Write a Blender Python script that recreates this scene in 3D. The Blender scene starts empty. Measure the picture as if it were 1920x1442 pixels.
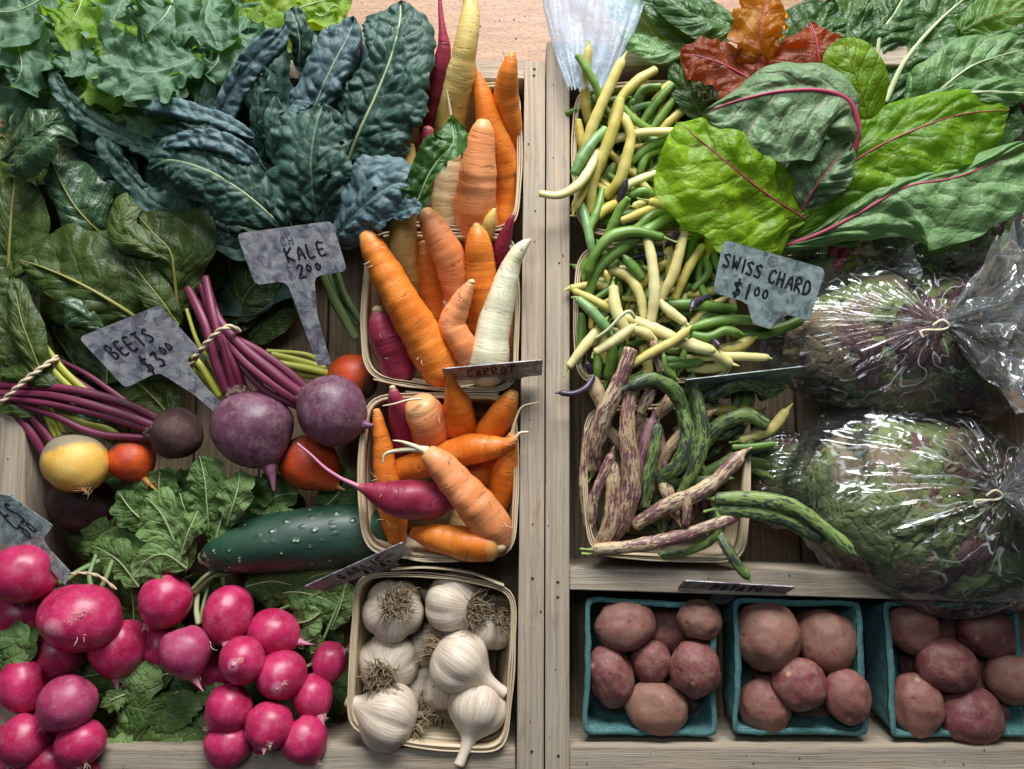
import bpy, bmesh, math, random
import numpy as np
from mathutils import Vector, Matrix, noise as mn

# ---------------------------------------------------------------- camera, light, exposure
S = 0.0005                 # one modelling unit (about one photo pixel at the crate rim) in metres
FPX = 1500.0               # focal length in photo pixels
DIST = 1500.0
TILT = math.radians(6.0)
scn = bpy.context.scene
COL = scn.collection
cd = bpy.data.cameras.new('camera'); cam = bpy.data.objects.new('camera', cd); COL.objects.link(cam)
cd.sensor_width = 36.0; cd.lens = 36.0 * FPX / 1920.0; cd.clip_start = 0.01; cd.clip_end = 60
cam.location = (0, -DIST * math.sin(TILT) * S, DIST * math.cos(TILT) * S)
cam.rotation_euler = (TILT, 0, 0)
scn.camera = cam

w = bpy.data.worlds.new('World'); scn.world = w; w.use_nodes = True
bg = w.node_tree.nodes['Background']
bg.inputs['Color'].default_value = (0.60, 0.76, 1.0, 1); bg.inputs['Strength'].default_value = 0.06

def area(name, loc, target, sx, sy, energy, color):
    l = bpy.data.lights.new(name, 'AREA'); l.shape = 'RECTANGLE'; l.size = sx; l.size_y = sy
    l.energy = energy; l.color = color
    o = bpy.data.objects.new(name, l); COL.objects.link(o); o.location = loc
    o.rotation_euler = (Vector(target) - Vector(loc)).to_track_quat('-Z', 'Y').to_euler()
    return o
area('window_light', (0.10, 1.25, 0.85), (0, 0.0, 0), 1.0, 0.65, 50, (0.97, 0.985, 1.0))
area('overhead_fill', (-0.30, 0.45, 1.6), (0, 0, 0), 0.5, 0.5, 6.0, (0.80, 0.90, 1.0))  # weak cool fill lamp added overhead, no ceiling fixture known
scn.view_settings.view_transform = 'Standard'
scn.view_settings.look = 'None'
scn.view_settings.exposure = 0.0
scn.view_settings.gamma = 1.0
scn.render.resolution_x = 1024; scn.render.resolution_y = 769
scn.cycles.max_bounces = 8; scn.cycles.transparent_max_bounces = 16
scn.cycles.diffuse_bounces = 3; scn.cycles.glossy_bounces = 3
scn.cycles.caustics_reflective = False; scn.cycles.caustics_refractive = False
try: scn.cycles.use_denoising = True
except Exception: pass

rng = random.Random(7)
CT, ST = math.cos(TILT), math.sin(TILT)
def Q(px, py, z=0.0):
    """world point (in units) at height z seen at photo pixel (px, py); also units per pixel there"""
    dx, dy, dz = (px - 960) / FPX, (721 - py) / FPX, -1.0
    wx, wy, wz = dx, dy * CT - dz * ST, dy * ST + dz * CT
    ox, oy, oz = 0.0, -DIST * ST, DIST * CT
    t = (z - oz) / wz
    return np.array([ox + wx * t, oy + wy * t, z]), t / FPX

# ---------------------------------------------------------------- mesh plumbing
WL = {}
def link(o, wloc, parent=None):
    COL.objects.link(o)
    wloc = np.array(wloc, float); WL[o.name] = wloc
    if parent is not None:
        o.parent = parent; o.location = tuple((wloc - WL[parent.name]) * S)
    else: o.location = tuple(wloc * S)
    return o
def tag(o, label=None, cat=None, group=None, kind=None):
    if label: o['label'] = label
    if cat: o['category'] = cat
    if group: o['group'] = group
    if kind: o['kind'] = kind
    return o
def empty(name, wloc, label, cat, group=None):
    o = bpy.data.objects.new(name, None); o.empty_display_size = 0.01
    link(o, wloc); return tag(o, label, cat, group)
def mk(name, V, F, mats, parent=None, st=None, uvn=None, smooth=True, midx=None, origin=None, sharp=None):
    V = np.asarray(V, float)
    if origin is None:
        if parent is not None: origin = WL[parent.name]
        else: origin = np.array([V[:,0].mean(), V[:,1].mean(), V[:,2].min()])
    me = bpy.data.meshes.new(name)
    me.from_pydata(((V - origin) * S).tolist(), [], [list(map(int, f)) for f in F])
    if not isinstance(mats, (list, tuple)): mats = [mats]
    for m in mats: me.materials.append(m)
    if midx is not None: me.polygons.foreach_set('material_index', np.asarray(midx, np.int32))
    if smooth: me.polygons.foreach_set('use_smooth', np.ones(len(me.polygons), bool))
    for nm, arr in (('st', st), ('uvn', uvn)):
        if arr is not None:
            a = me.attributes.new(nm, 'FLOAT_VECTOR', 'POINT'); a.data.foreach_set('vector', np.asarray(arr, np.float32).ravel())
    me.update()
    o = bpy.data.objects.new(name, me)
    return link(o, origin, parent)

def spl(P, n, closed=False):
    """resample control rows with a Catmull-Rom spline to n rows, even in parameter length of the first 2-3 columns"""
    P = np.asarray(P, float); m = len(P)
    if closed: E = np.vstack([P[-1], P, P[0], P[1]]); segs = m
    else: E = np.vstack([2*P[0]-P[1], P, 2*P[-1]-P[-2]]); segs = m - 1
    out = []
    K = 16
    for i in range(segs):
        a, b, c, d = E[i], E[i+1], E[i+2], E[i+3]
        for k in range(K):
            t = k / K
            out.append(0.5*((2*b)+(-a+c)*t+(2*a-5*b+4*c-d)*t*t+(-a+3*b-3*c+d)*t**3))
    out.append(P[0] if closed else P[-1]); out = np.array(out)
    dd = min(3, P.shape[1])
    L = np.concatenate([[0], np.cumsum(np.linalg.norm(np.diff(out[:, :dd], axis=0), axis=1))])
    T = np.linspace(0, L[-1], n + 1 if closed else n)
    if closed: T = T[:-1]
    return np.stack([np.interp(T, L, out[:, j]) for j in range(P.shape[1])], 1), L[-1]

def nz(p, sc, off=0.0):
    return mn.noise(Vector((p[0]*sc+off, p[1]*sc-off*0.7, p[2]*sc+off*1.3)))

def frames(C):
    T = np.gradient(C, axis=0); T /= (np.linalg.norm(T, axis=1, keepdims=True) + 1e-9)
    ref = np.array([0, 0, 1.0])
    N = []
    for t in T:
        n = ref - t * ref.dot(t); l = np.linalg.norm(n)
        if l < 1e-3: n = np.array([0, 1.0, 0]); n = n - t*n.dot(t); l = np.linalg.norm(n)
        n = n / l
        if N:                              # keep continuity with the last frame
            pn = N[-1] - t * N[-1].dot(t); pn /= np.linalg.norm(pn) + 1e-9
            n = pn
        N.append(n)
    N = np.array(N); B = np.cross(T, N)
    return T, N, B

def tube_geo(path, rad, n=None, seg=16, flat=1.0, nzamp=0.0, nzsc=0.02, ringamp=0.0, ringsc=0.1, cap=(0.7, 0.7),
             lobes=0, lobeamp=0.0, bump=None, seed=0.0, world=False):
    """path: rows (px, py, z); rad: radii in pixels. Returns V, F, st, uvn in world units."""
    P = []; R = []
    for (x, y, z), r in zip(path, rad):
        if world: P.append([x, y, z, r])
        else:
            q, s = Q(x, y, z); P.append([q[0], q[1], q[2], r * s])
    P = np.array(P)
    L0 = np.sum(np.linalg.norm(np.diff(P[:, :3], axis=0), axis=1))
    if n is None: n = int(max(8, min(90, L0 / 5)))
    D, L = spl(P, n)
    C = D[:, :3]; r = np.maximum(D[:, 3], 0.25)
    T, N, B = frames(C)
    rc, rr, rt, rn, rb, rv = [], [], [], [], [], []
    kc = 4
    s = np.linspace(0, L, n)
    for j in range(kc, 0, -1):
        a = j / kc * math.pi / 2
        rc.append(C[0] - T[0]*r[0]*cap[0]*math.sin(a)); rr.append(max(r[0]*math.cos(a), 0.02)); rn.append(N[0]); rb.append(B[0]); rv.append(-r[0]*cap[0]*math.sin(a))
    for i in range(n):
        rc.append(C[i]); rr.append(r[i]); rn.append(N[i]); rb.append(B[i]); rv.append(s[i])
    for j in range(1, kc+1):
        a = j / kc * math.pi / 2
        rc.append(C[-1] + T[-1]*r[-1]*cap[1]*math.sin(a)); rr.append(max(r[-1]*math.cos(a), 0.02)); rn.append(N[-1]); rb.append(B[-1]); rv.append(L + r[-1]*cap[1]*math.sin(a))
    rc, rr, rn, rb, rv = map(np.array, (rc, rr, rn, rb, rv))
    m = len(rc)
    V = np.zeros((m*seg, 3)); stt = np.zeros((m*seg, 3)); uv = np.zeros((m*seg, 3))
    for i in range(m):
        ring = 1.0
        if ringamp: ring = 1 + ringamp * mn.noise(Vector((rv[i]*ringsc, seed*3.1, 0)))
        if bump is not None: ring *= 1 + bump[0]*max(0, math.cos(rv[i]/bump[1]*2*math.pi))
        for k in range(seg):
            a = 2*math.pi*k/seg
            q = rr[i] * ring
            ca, sa = math.cos(a), math.sin(a)
            if nzamp: q *= 1 + nzamp * mn.noise(Vector((ca*rr[i]*nzsc*2, sa*rr[i]*nzsc*2, rv[i]*nzsc + seed)))
            if lobes: q *= 1 + lobeamp * (abs(math.cos(a*lobes/2 + seed)) - 0.6)
            V[i*seg+k] = rc[i] + rn[i]*q*ca*flat + rb[i]*q*sa
            stt[i*seg+k] = (ca*rr[i]/100, sa*rr[i]/100, rv[i]/100 + seed)
            uv[i*seg+k] = (k/seg, min(1, max(0, rv[i]/L)), 0)
    F = []
    for i in range(m-1):
        for k in range(seg):
            k2 = (k+1) % seg
            F.append((i*seg+k, i*seg+k2, (i+1)*seg+k2, (i+1)*seg+k))
    F.append(list(range(seg))[::-1]); F.append([(m-1)*seg+k for k in range(seg)])
    return V, F, stt, uv
def tube(name, path, rad, mat, parent=None, **kw):
    V, F, st, uv = tube_geo(path, rad, **kw)
    return mk(name, V, F, mat, parent, st, uv)
def join(geos):
    V, F, A, B, o = [], [], [], [], 0
    for g in geos:
        V.append(g[0]); F += [[i+o for i in f] for f in g[1]]; A.append(g[2]); B.append(g[3]); o += len(g[0])
    return np.vstack(V), F, np.vstack(A), np.vstack(B)

def blob_geo(c, r, ang=0.0, tail=None, taper=0.0, nzamp=0.05, nzsc=0.9, seed=0.0, nu=36, nv=24, dents=0, twod=True):
    """rounded root or tuber: centre pixel c, radii r (px) along rotated x, y and z; tail = direction that the form tapers to"""
    q, s = Q(*c)
    if len(r) == 2: r = (r[0], r[1], (r[0]+r[1])/2*0.95)
    if tail is not None:
        ax = np.array([tail[0], -tail[1], tail[2]], float); ax /= np.linalg.norm(ax)
    else: ax = np.array([0.2, 0.3, 1.0]); ax /= np.linalg.norm(ax)
    e1 = np.cross(ax, [0.3, 0.1, 1.0] if abs(ax[2]) < 0.9 else [1, 0, 0]); e1 /= np.linalg.norm(e1); e2 = np.cross(ax, e1)
    ca, sa = math.cos(math.radians(ang)), math.sin(math.radians(ang))
    V, A, B = [], [], []
    dd = [(np.array([rng.gauss(0,1), rng.gauss(0,1), abs(rng.gauss(0,1))]), rng.uniform(0.03, 0.07)) for _ in range(dents)]
    dd = [(d/np.linalg.norm(d), a) for d, a in dd]
    for i in range(nv+1):
        th = math.pi*i/nv
        for k in range(nu):
            ph = 2*math.pi*k/nu
            d = ax*math.cos(th) + e1*math.sin(th)*math.cos(ph) + e2*math.sin(th)*math.sin(ph)
            f = 1 + nzamp*mn.noise(Vector(d*nzsc*1.3)+Vector((seed*5.3, seed, 0))) + nzamp*0.45*mn.noise(Vector(d*nzsc*3.2)+Vector((seed, seed*3.3, 2)))
            for dv, am in dd:
                g = d.dot(dv)
                if g > 0.9: f -= am * ((g-0.9)/0.1)**2
            co = math.cos(th)
            p = d * f
            if taper and co > 0: p = p + ax * taper * co**7 ; p = p - (e1*math.sin(th)*math.cos(ph)+e2*math.sin(th)*math.sin(ph))*taper*0.35*co**4
            if tail is not None and co < -0.8: p = p + ax*0.35*((-co-0.8)/0.2)**2*0.5
            x, y = p[0], p[1]
            # rotate into the ellipse's axes (screen angle, clockwise with y down)
            lx, ly = x*ca - y*sa, x*sa + y*ca
            lx *= r[0]; ly *= r[1]
            X, Y = lx*ca + ly*sa, -lx*sa + ly*ca
            V.append([q[0]+X*s, q[1]+Y*s, q[2]+p[2]*r[2]*s])
            A.append([p[0]*r[0]/100+seed*3, p[1]*r[1]/100, p[2]*r[2]/100]); B.append([ph/6.283, (1-co)/2, 0])
    F = []
    for i in range(nv):
        for k in range(nu):
            k2 = (k+1) % nu
            F.append((i*nu+k, (i+1)*nu+k, (i+1)*nu+k2, i*nu+k2))
    return np.array(V), F, np.array(A), np.array(B)
def blob(name, *a, mat=None, parent=None, **kw):
    V, F, A, B = blob_geo(*a, **kw)
    return mk(name, V, F, mat, parent, A, B)

def cellh(x, y, seed=0.0):
    """blister height: rounded cushions parted by creases"""
    d, _ = mn.voronoi(Vector((x, y, seed)))
    return min(1.0, (d[1]-d[0])*1.7)**0.55

def leaf_geo(mid, wl, wr, cup=0.0, roll=0.0, ruf=(0, 0), blis=(0, 15), lat=(0, 0, 0.8), teeth=0.0, wav=0.04, dens=6.0,
             seed=0.0, rolledge=0.0, crump=0.0, crs=0.016, rexp=1.6, wlen=0, holes=0, tipr=0.12, basew=None, maxn=110, fold=0.0):
    """leaf blade. mid rows (px,py,z) from base to tip; wl / wr widths (px) left and right of the rib, looking from base to tip.
    roll turns the blade about its rib, cup lifts its margins, ruf = (amplitude, waves), blis = (amplitude, size), lat = pucker between side veins"""
    P = []
    for k, (x, y, z) in enumerate(mid):
        q, s = Q(x, y, z); P.append([q[0], q[1], q[2], wl[k]*s, wr[k]*s])
    P = np.array(P)
    L0 = np.sum(np.linalg.norm(np.diff(P[:, :3], axis=0), axis=1))
    n = int(min(maxn, max(12, L0/dens)))
    D, L = spl(P, n)
    C = D[:, :3]; WLf = np.maximum(D[:, 3], 0.4); WR = np.maximum(D[:, 4], 0.4)
    wm = max(WLf.max(), WR.max())
    nh = int(min(34, max(6, wm/dens)))
    T = np.gradient(C, axis=0); T /= np.linalg.norm(T, axis=1, keepdims=True)+1e-9
    up = np.array([0, 0, 1.0])
    V, A, B = [], [], []
    us = np.linspace(-1, 1, 2*nh+1)
    for i in range(n):
        t = T[i]; v = i/(n-1)
        side = np.cross(t, up); side /= np.linalg.norm(side)+1e-9      # right of travel
        nrm = np.cross(side, t); nrm /= np.linalg.norm(nrm)+1e-9
        ro = math.radians(roll if not isinstance(roll, (list, tuple)) else np.interp(v, np.linspace(0, 1, len(roll)), roll))
        sd = side*math.cos(ro) + nrm*math.sin(ro); nn = -side*math.sin(ro) + nrm*math.cos(ro)
        edge = 1.0
        if v > 1-tipr: edge = math.sqrt(max(0.0, 1-((v-(1-tipr))/tipr)**2))*0.97+0.03
        if v < 0.06: edge *= 0.35+0.65*math.sqrt(v/0.06)
        for u in us:
            wd = (WR[i] if u > 0 else WLf[i]) * edge
            au = abs(u); s_ = 1 if u > 0 else -1
            wv = 1 + wav*2*mn.noise(Vector((v*L/60, s_*3+seed, 1.7)))*au
            if teeth: wv += au**3 * (teeth*mn.noise(Vector((v*L/9, s_*7+seed, 0))) + teeth*1.2*mn.noise(Vector((v*L/26, s_*5+seed, 4))))
            x = u*wd*wv
            h = cup*wm*(u*u) + fold*wm*au
            if rolledge and au > 0.6:
                e = (au-0.6)/0.4; h -= rolledge*wm*e*e; x -= s_*wd*0.35*e*e*min(1, rolledge*2.2)
            if ruf[0]:
                g = max(0, (au-0.25)/0.75)**rexp
                ph = (v*L/wlen if wlen else v*ruf[1])*6.283 + 2.5*mn.noise(Vector((v*5, s_*2+seed, 0)))
                h += ruf[0]*g*(math.sin(ph + s_*1.3) + 0.5*math.sin(2.3*ph+seed))
                ph2 = ph*1.0+1.2
                x += ruf[0]*0.55*g*math.cos(ph2*1.1)*s_
            if lat[0]:
                ph = v*lat[1] - au*lat[2] + 0.25*mn.noise(Vector((x/40, v*4, seed)))
                h += lat[0]*(abs(math.sin(math.pi*ph))**0.7)*min(1, au*3)*(1-au**4)*(0.6+0.8*mn.noise(Vector((v*6, u*2, seed+9))))
            if blis[0]:
                wv_ = 0.35*mn.noise(Vector((x/40, v*L/40, seed)))
                bx, by = x/blis[1]+wv_, v*L/blis[1]-abs(x)/blis[1]*0.4
                h += blis[0]*(0.75+0.7*mn.noise(Vector((x/60, v*L/60, seed+2))))*(cellh(bx, by*0.9, seed) + 0.22*cellh(bx*2.1+3, by*2.1, seed+4))*min(1, 0.15+au*5)
            if crump: h += crump*min(1, au*5)*(mn.noise(Vector((x*crs, v*L*crs, seed*2.1))) - abs(mn.noise(Vector((x*crs*1.7+4, v*L*crs*1.7, seed)))) + 0.5*mn.noise(Vector((x*crs*3, v*L*crs*3, seed+5))))
            h += 0.05*wm*min(1, au*5)*mn.noise(Vector((x/70, v*L/70, seed)))*1.5
            p = C[i] + sd*x + nn*h
            if ruf[0]: p = p + t*ruf[0]*0.4*max(0, au-0.4)*math.sin((v*L/wlen*8 if wlen else v*ruf[1]*9)+seed)
            V.append(p); A.append([x/100, v*L/100, seed]); B.append([u, v, seed])
    F = []
    m = 2*nh+1
    for i in range(n-1):
        for k in range(m-1):
            F.append((i*m+k, i*m+k+1, (i+1)*m+k+1, (i+1)*m+k))
    V = np.array(V); B = np.array(B)
    if holes:
        r2 = random.Random(int(seed*100)+3)
        for _ in range(holes):
            ci = r2.randrange(len(F)); c = V[F[ci][0]]; rr = r2.uniform(3, 7)
            F = [f for f in F if np.linalg.norm(V[f[0]]-c) > rr]
    return V, F, np.array(A), B
def leaf(name, mid, wl, wr, mat, parent, rib=None, ribr=3.0, **kw):
    n = len(mid)
    if not isinstance(wl, (list, tuple)): wl = autow(wl, n)
    if not isinstance(wr, (list, tuple)): wr = autow(wr, n)
    V, F, A, B = leaf_geo(mid, wl, wr, **kw)
    o = mk(name, V, F, mat, parent, A, B)
    if rib is not None:
        pts = [(x, y, z+0.6) for x, y, z in mid]
        rd = [ribr*(1-0.8*i/(n-1)) for i in range(n)]
        tube('midrib', pts, rd, rib, o, seg=10, flat=0.6, cap=(0.5, 0.5), nzamp=0.25, nzsc=0.03)
    return o
def autow(w, n):
    if n == 3: return [w*0.45, w, w*0.45]
    if n == 4: return [w*0.35, w*0.95, w, w*0.5]
    if n == 5: return [w*0.3, w*0.8, w, w*0.9, w*0.45]
    return [w*(0.3+0.7*math.sin(math.pi*min(1, (i+0.5)/n))) for i in range(n)]
# ---------------------------------------------------------------- materials
class NT:
    def __init__(s, name):
        s.m = bpy.data.materials.new(name); s.m.use_nodes = True; s.t = s.m.node_tree; s.t.nodes.clear()
        s.out = s.t.nodes.new('ShaderNodeOutputMaterial')
    def n(s, ty, **kw):
        nd = s.t.nodes.new(ty)
        for k, v in kw.items(): setattr(nd, k, v)
        return nd
    def set(s, sock, v):
        if v is None: return
        if isinstance(v, bpy.types.NodeSocket): s.t.links.new(v, sock)
        else:
            if isinstance(v, (tuple, list)) and len(v) == 3 and sock.type == 'RGBA': v = (*v, 1)
            sock.default_value = v
    def attr(s, name):
        return s.n('ShaderNodeAttribute', attribute_name=name).outputs['Vector']
    def sep(s, v):
        x = s.n('ShaderNodeSeparateXYZ'); s.set(x.inputs[0], v); return x.outputs
    def comb(s, x, y, z):
        c = s.n('ShaderNodeCombineXYZ'); s.set(c.inputs[0], x); s.set(c.inputs[1], y); s.set(c.inputs[2], z); return c.outputs[0]
    def mul(s, v, sc):
        x = s.n('ShaderNodeVectorMath', operation='MULTIPLY'); s.set(x.inputs[0], v); s.set(x.inputs[1], sc); return x.outputs[0]
    def vadd(s, a, b):
        x = s.n('ShaderNodeVectorMath', operation='ADD'); s.set(x.inputs[0], a); s.set(x.inputs[1], b); return x.outputs[0]
    def ma(s, op, a, b=None, c=None, clamp=False):
        x = s.n('ShaderNodeMath', operation=op); x.use_clamp = clamp
        s.set(x.inputs[0], a); s.set(x.inputs[1], b); s.set(x.inputs[2], c); return x.outputs[0]
    def noise(s, vec, scale=1.0, detail=3.0, rough=0.55, dist=0.0):
        x = s.n('ShaderNodeTexNoise'); s.set(x.inputs['Vector'], vec); s.set(x.inputs['Scale'], scale)
        s.set(x.inputs['Detail'], detail); s.set(x.inputs['Roughness'], rough); s.set(x.inputs['Distortion'], dist); return x.outputs['Fac']
    def voro(s, vec, scale=1.0, feature='F1', out='Distance', rnd=1.0):
        x = s.n('ShaderNodeTexVoronoi', feature=feature); s.set(x.inputs['Vector'], vec); s.set(x.inputs['Scale'], scale)
        s.set(x.inputs['Randomness'], rnd); return x.outputs[out]
    def ramp(s, f, stops, interp='LINEAR'):
        r = s.n('ShaderNodeValToRGB'); cr = r.color_ramp; cr.interpolation = interp
        while len(cr.elements) < len(stops): cr.elements.new(0.5)
        for e, (p, c) in zip(cr.elements, stops):
            e.position = p
            if isinstance(c, (int, float)): c = (c, c, c)
            e.color = (*c, 1)
        s.set(r.inputs[0], f); return r.outputs['Color']
    def mask(s, f, lo, hi):
        x = s.n('ShaderNodeMapRange'); x.clamp = True; s.set(x.inputs['Value'], f); s.set(x.inputs['From Min'], lo); s.set(x.inputs['From Max'], hi)
        return x.outputs['Result']
    def mix(s, f, a, b, mode='MIX'):
        x = s.n('ShaderNodeMix', data_type='RGBA', blend_type=mode); s.set(x.inputs[0], f); s.set(x.inputs[6], a); s.set(x.inputs[7], b); return x.outputs[2]
    def rand(s): return s.n('ShaderNodeObjectInfo').outputs['Random']
    def bump(s, h, strength=0.3, dist=0.001, prev=None):
        x = s.n('ShaderNodeBump'); s.set(x.inputs['Height'], h); s.set(x.inputs['Strength'], strength); s.set(x.inputs['Distance'], dist)
        if prev is not None: s.set(x.inputs['Normal'], prev)
        return x.outputs['Normal']
    def bsdf(s, color, rough=0.5, normal=None, coat=0.0, sss=0.0, metal=0.0, spec=0.5, sheen=0.0, ssc=None, trans=None, coatr=0.15):
        b = s.n('ShaderNodeBsdfPrincipled')
        s.set(b.inputs['Base Color'], color); s.set(b.inputs['Roughness'], rough); s.set(b.inputs['Metallic'], metal)
        s.set(b.inputs['Specular IOR Level'], spec)
        if normal is not None: s.set(b.inputs['Normal'], normal)
        s.set(b.inputs['Coat Weight'], coat); s.set(b.inputs['Coat Roughness'], coatr)
        if sss:
            s.set(b.inputs['Subsurface Weight'], sss); b.inputs['Subsurface Radius'].default_value = (1.0, 0.4, 0.2); b.inputs['Subsurface Scale'].default_value = 0.004
        if sheen: s.set(b.inputs['Sheen Weight'], sheen); s.set(b.inputs['Sheen Roughness'], 0.4)
        o = b.outputs[0]
        if trans:
            f, c = trans
            t = s.n('ShaderNodeBsdfTranslucent'); s.set(t.inputs['Color'], c)
            if normal is not None: s.set(t.inputs['Normal'], normal)
            mx = s.n('ShaderNodeMixShader'); s.set(mx.inputs[0], f); s.t.links.new(o, mx.inputs[1]); s.t.links.new(t.outputs[0], mx.inputs[2]); o = mx.outputs[0]
        s.t.links.new(o, s.out.inputs['Surface'])
        return s.m

def m_board(name, c1, c2, c3, sc=1.0, knots=True, rough=0.8, fine=1.0):
    """weathered board; st.x runs along the grain"""
    t = NT(name); st = t.attr('st')
    wob = t.noise(t.mul(st, (0.5, 1.5, 1.5)), 1.0, 2)
    v = t.vadd(st, t.comb(0.0, t.ma('MULTIPLY', wob, 0.12), t.ma('MULTIPLY', wob, 0.08)))
    g = t.noise(t.mul(v, (0.25*sc, 15*sc, 15*sc)), 1.0, 5, 0.65)
    g2 = t.noise(t.mul(v, (1.2*sc, 42*sc, 42*sc)), 1.0, 3, 0.6)
    big = t.noise(t.mul(st, (0.5, 2.0, 2.0)), 1.0, 3)
    c = t.ramp(g, [(0.3, c1), (0.5, c2), (0.72, c3)])
    c = t.mix(t.ma('MULTIPLY', t.mask(g2, 0.58, 0.70), 0.4*fine), c, tuple(x*0.38 for x in c1))
    c = t.mix(t.mask(big, 0.35, 0.75), c, t.mix(1.0, c, (1.18, 1.1, 1.0), 'MULTIPLY'))
    stain = t.mask(t.noise(t.mul(st, (1.3, 3, 3)), 1.0, 4, 0.7), 0.58, 0.78)
    c = t.mix(t.ma('MULTIPLY', stain, 0.45), c, tuple(x*0.45 for x in c1))
    spots = t.ma('LESS_THAN', t.voro(t.mul(st, (4, 6, 6)), 1.0), 0.06)
    c = t.mix(t.ma('MULTIPLY', spots, 0.6), c, (0.06, 0.045, 0.035))
    h = t.ma('ADD', t.ma('MULTIPLY', g, 0.8), t.ma('MULTIPLY', g2, 0.7))
    return t.bsdf(c, rough, t.bump(h, 0.7, 0.0012), spec=0.25)
M = {}
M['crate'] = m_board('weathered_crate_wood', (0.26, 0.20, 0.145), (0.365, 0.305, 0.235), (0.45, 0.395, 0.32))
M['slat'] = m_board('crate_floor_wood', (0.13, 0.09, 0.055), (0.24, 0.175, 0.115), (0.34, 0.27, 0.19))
def m_table():
    t = NT('table_oak'); st = t.attr('st')
    g = t.noise(t.mul(st, (1.0, 9, 9)), 1.0, 5, 0.6, 0.3)
    c = t.ramp(g, [(0.3, (0.25, 0.13, 0.065)), (0.55, (0.35, 0.19, 0.10)), (0.75, (0.42, 0.245, 0.14))])
    fl = t.noise(t.mul(st, (9, 42, 42)), 1.0, 2, 0.5)
    c = t.mix(t.ma('MULTIPLY', t.mask(fl, 0.54, 0.62), 0.7), c, (0.13, 0.06, 0.03))
    return t.bsdf(c, 0.45, t.bump(g, 0.3, 0.0006), spec=0.4)
M['table'] = m_table()
def m_veneer():
    t = NT('basket_veneer'); st = t.attr('st')
    g = t.noise(t.mul(st, (0.8, 18, 18)), 1.0, 4, 0.6)
    b = t.noise(t.mul(st, (2.0, 2.5, 2.5)), 1.0, 3)
    c = t.ramp(g, [(0.3, (0.50, 0.36, 0.20)), (0.5, (0.70, 0.56, 0.37)), (0.7, (0.80, 0.69, 0.50))])
    c = t.mix(t.ma('MULTIPLY', t.mask(b, 0.5, 0.8), 0.4), c, (0.42, 0.28, 0.17))
    pk = t.mask(t.noise(t.mul(st, (1.3, 2.2, 1)), 1.0, 2), 0.64, 0.75)
    c = t.mix(t.ma('MULTIPLY', pk, 0.3), c, (0.55, 0.2, 0.14))
    return t.bsdf(c, 0.65, t.bump(g, 0.45, 0.0006), spec=0.3, trans=(0.12, (0.8, 0.6, 0.35)))
M['veneer'] = m_veneer()
def m_pulp():
    t = NT('moulded_pulp_teal'); st = t.attr('st')
    n1 = t.noise(st, 9.0, 5, 0.7); n2 = t.noise(st, 45.0, 3, 0.6)
    c = t.ramp(n1, [(0.3, (0.045, 0.13, 0.13)), (0.55, (0.10, 0.23, 0.225)), (0.75, (0.21, 0.37, 0.355))])
    c = t.mix(t.mask(n2, 0.58, 0.7), c, (0.17, 0.36, 0.34))
    return t.bsdf(c, 0.9, t.bump(t.ma('ADD', n1, t.ma('MULTIPLY', n2, 0.5)), 0.8, 0.0016), spec=0.15)
M['pulp'] = m_pulp()
def m_tag(name, c1, c2, c3, tint, green=0.0, metal=0.35):
    t = NT(name); st = t.attr('st')
    v1 = t.voro(t.vadd(t.mul(st, (7, 7, 7)), t.comb(t.noise(st, 6.0, 3), t.noise(st, 5.0, 3), 0.0)), 1.0, out='Color')
    f = t.n('ShaderNodeSeparateColor'); t.set(f.inputs[0], v1)
    n1 = t.noise(st, 4.0, 6, 0.75, 0.8); n2 = t.noise(t.mul(st, (3, 8, 3)), 1.0, 5, 0.7, 1.0)
    k = t.ma('ADD', t.ma('MULTIPLY', f.outputs[0], 0.25), t.ma('MULTIPLY', t.ma('SUBTRACT', n1, 0.18), 1.25))
    c = t.ramp(k, [(0.35, c1), (0.52, c2), (0.75, c3)])
    c = t.mix(t.ma('MULTIPLY', t.mask(n2, 0.5, 0.68), 0.4), c, tint)
    sc = t.mask(t.noise(t.mul(st, (9, 9, 9)), 1.0, 4, 0.8), 0.60, 0.72)
    c = t.mix(t.ma('MULTIPLY', sc, 0.5), c, tuple(x*0.4 for x in c1))
    return t.bsdf(c, 0.42, t.bump(n1, 0.15, 0.0005), metal=metal, spec=0.5)
M['tag'] = m_tag('galvanised_tag', (0.13, 0.13, 0.16), (0.30, 0.30, 0.33), (0.50, 0.50, 0.48), (0.33, 0.20, 0.23))
M['tag_green'] = m_tag('galvanised_tag_greenish', (0.12, 0.16, 0.16), (0.26, 0.33, 0.33), (0.44, 0.52, 0.48), (0.33, 0.34, 0.22))
def m_plain(name, col, rough=0.6, **kw):
    t = NT(name); st = t.attr('st'); n1 = t.noise(st, 14.0, 4, 0.7)
    c = t.mix(n1, tuple(x*0.7 for x in col), tuple(min(1, x*1.25) for x in col))
    return t.bsdf(c, rough, t.bump(n1, 0.3, 0.0004), **kw)
M['ink'] = m_plain('marker_ink', (0.012, 0.012, 0.016), 0.35)
M['faint_ink'] = m_plain('rubbed_marker_ink', (0.10, 0.10, 0.13), 0.5)
M['twist'] = m_plain('paper_twist_tie', (0.62, 0.50, 0.33), 0.7)
M['raffia'] = M['twist']

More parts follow.
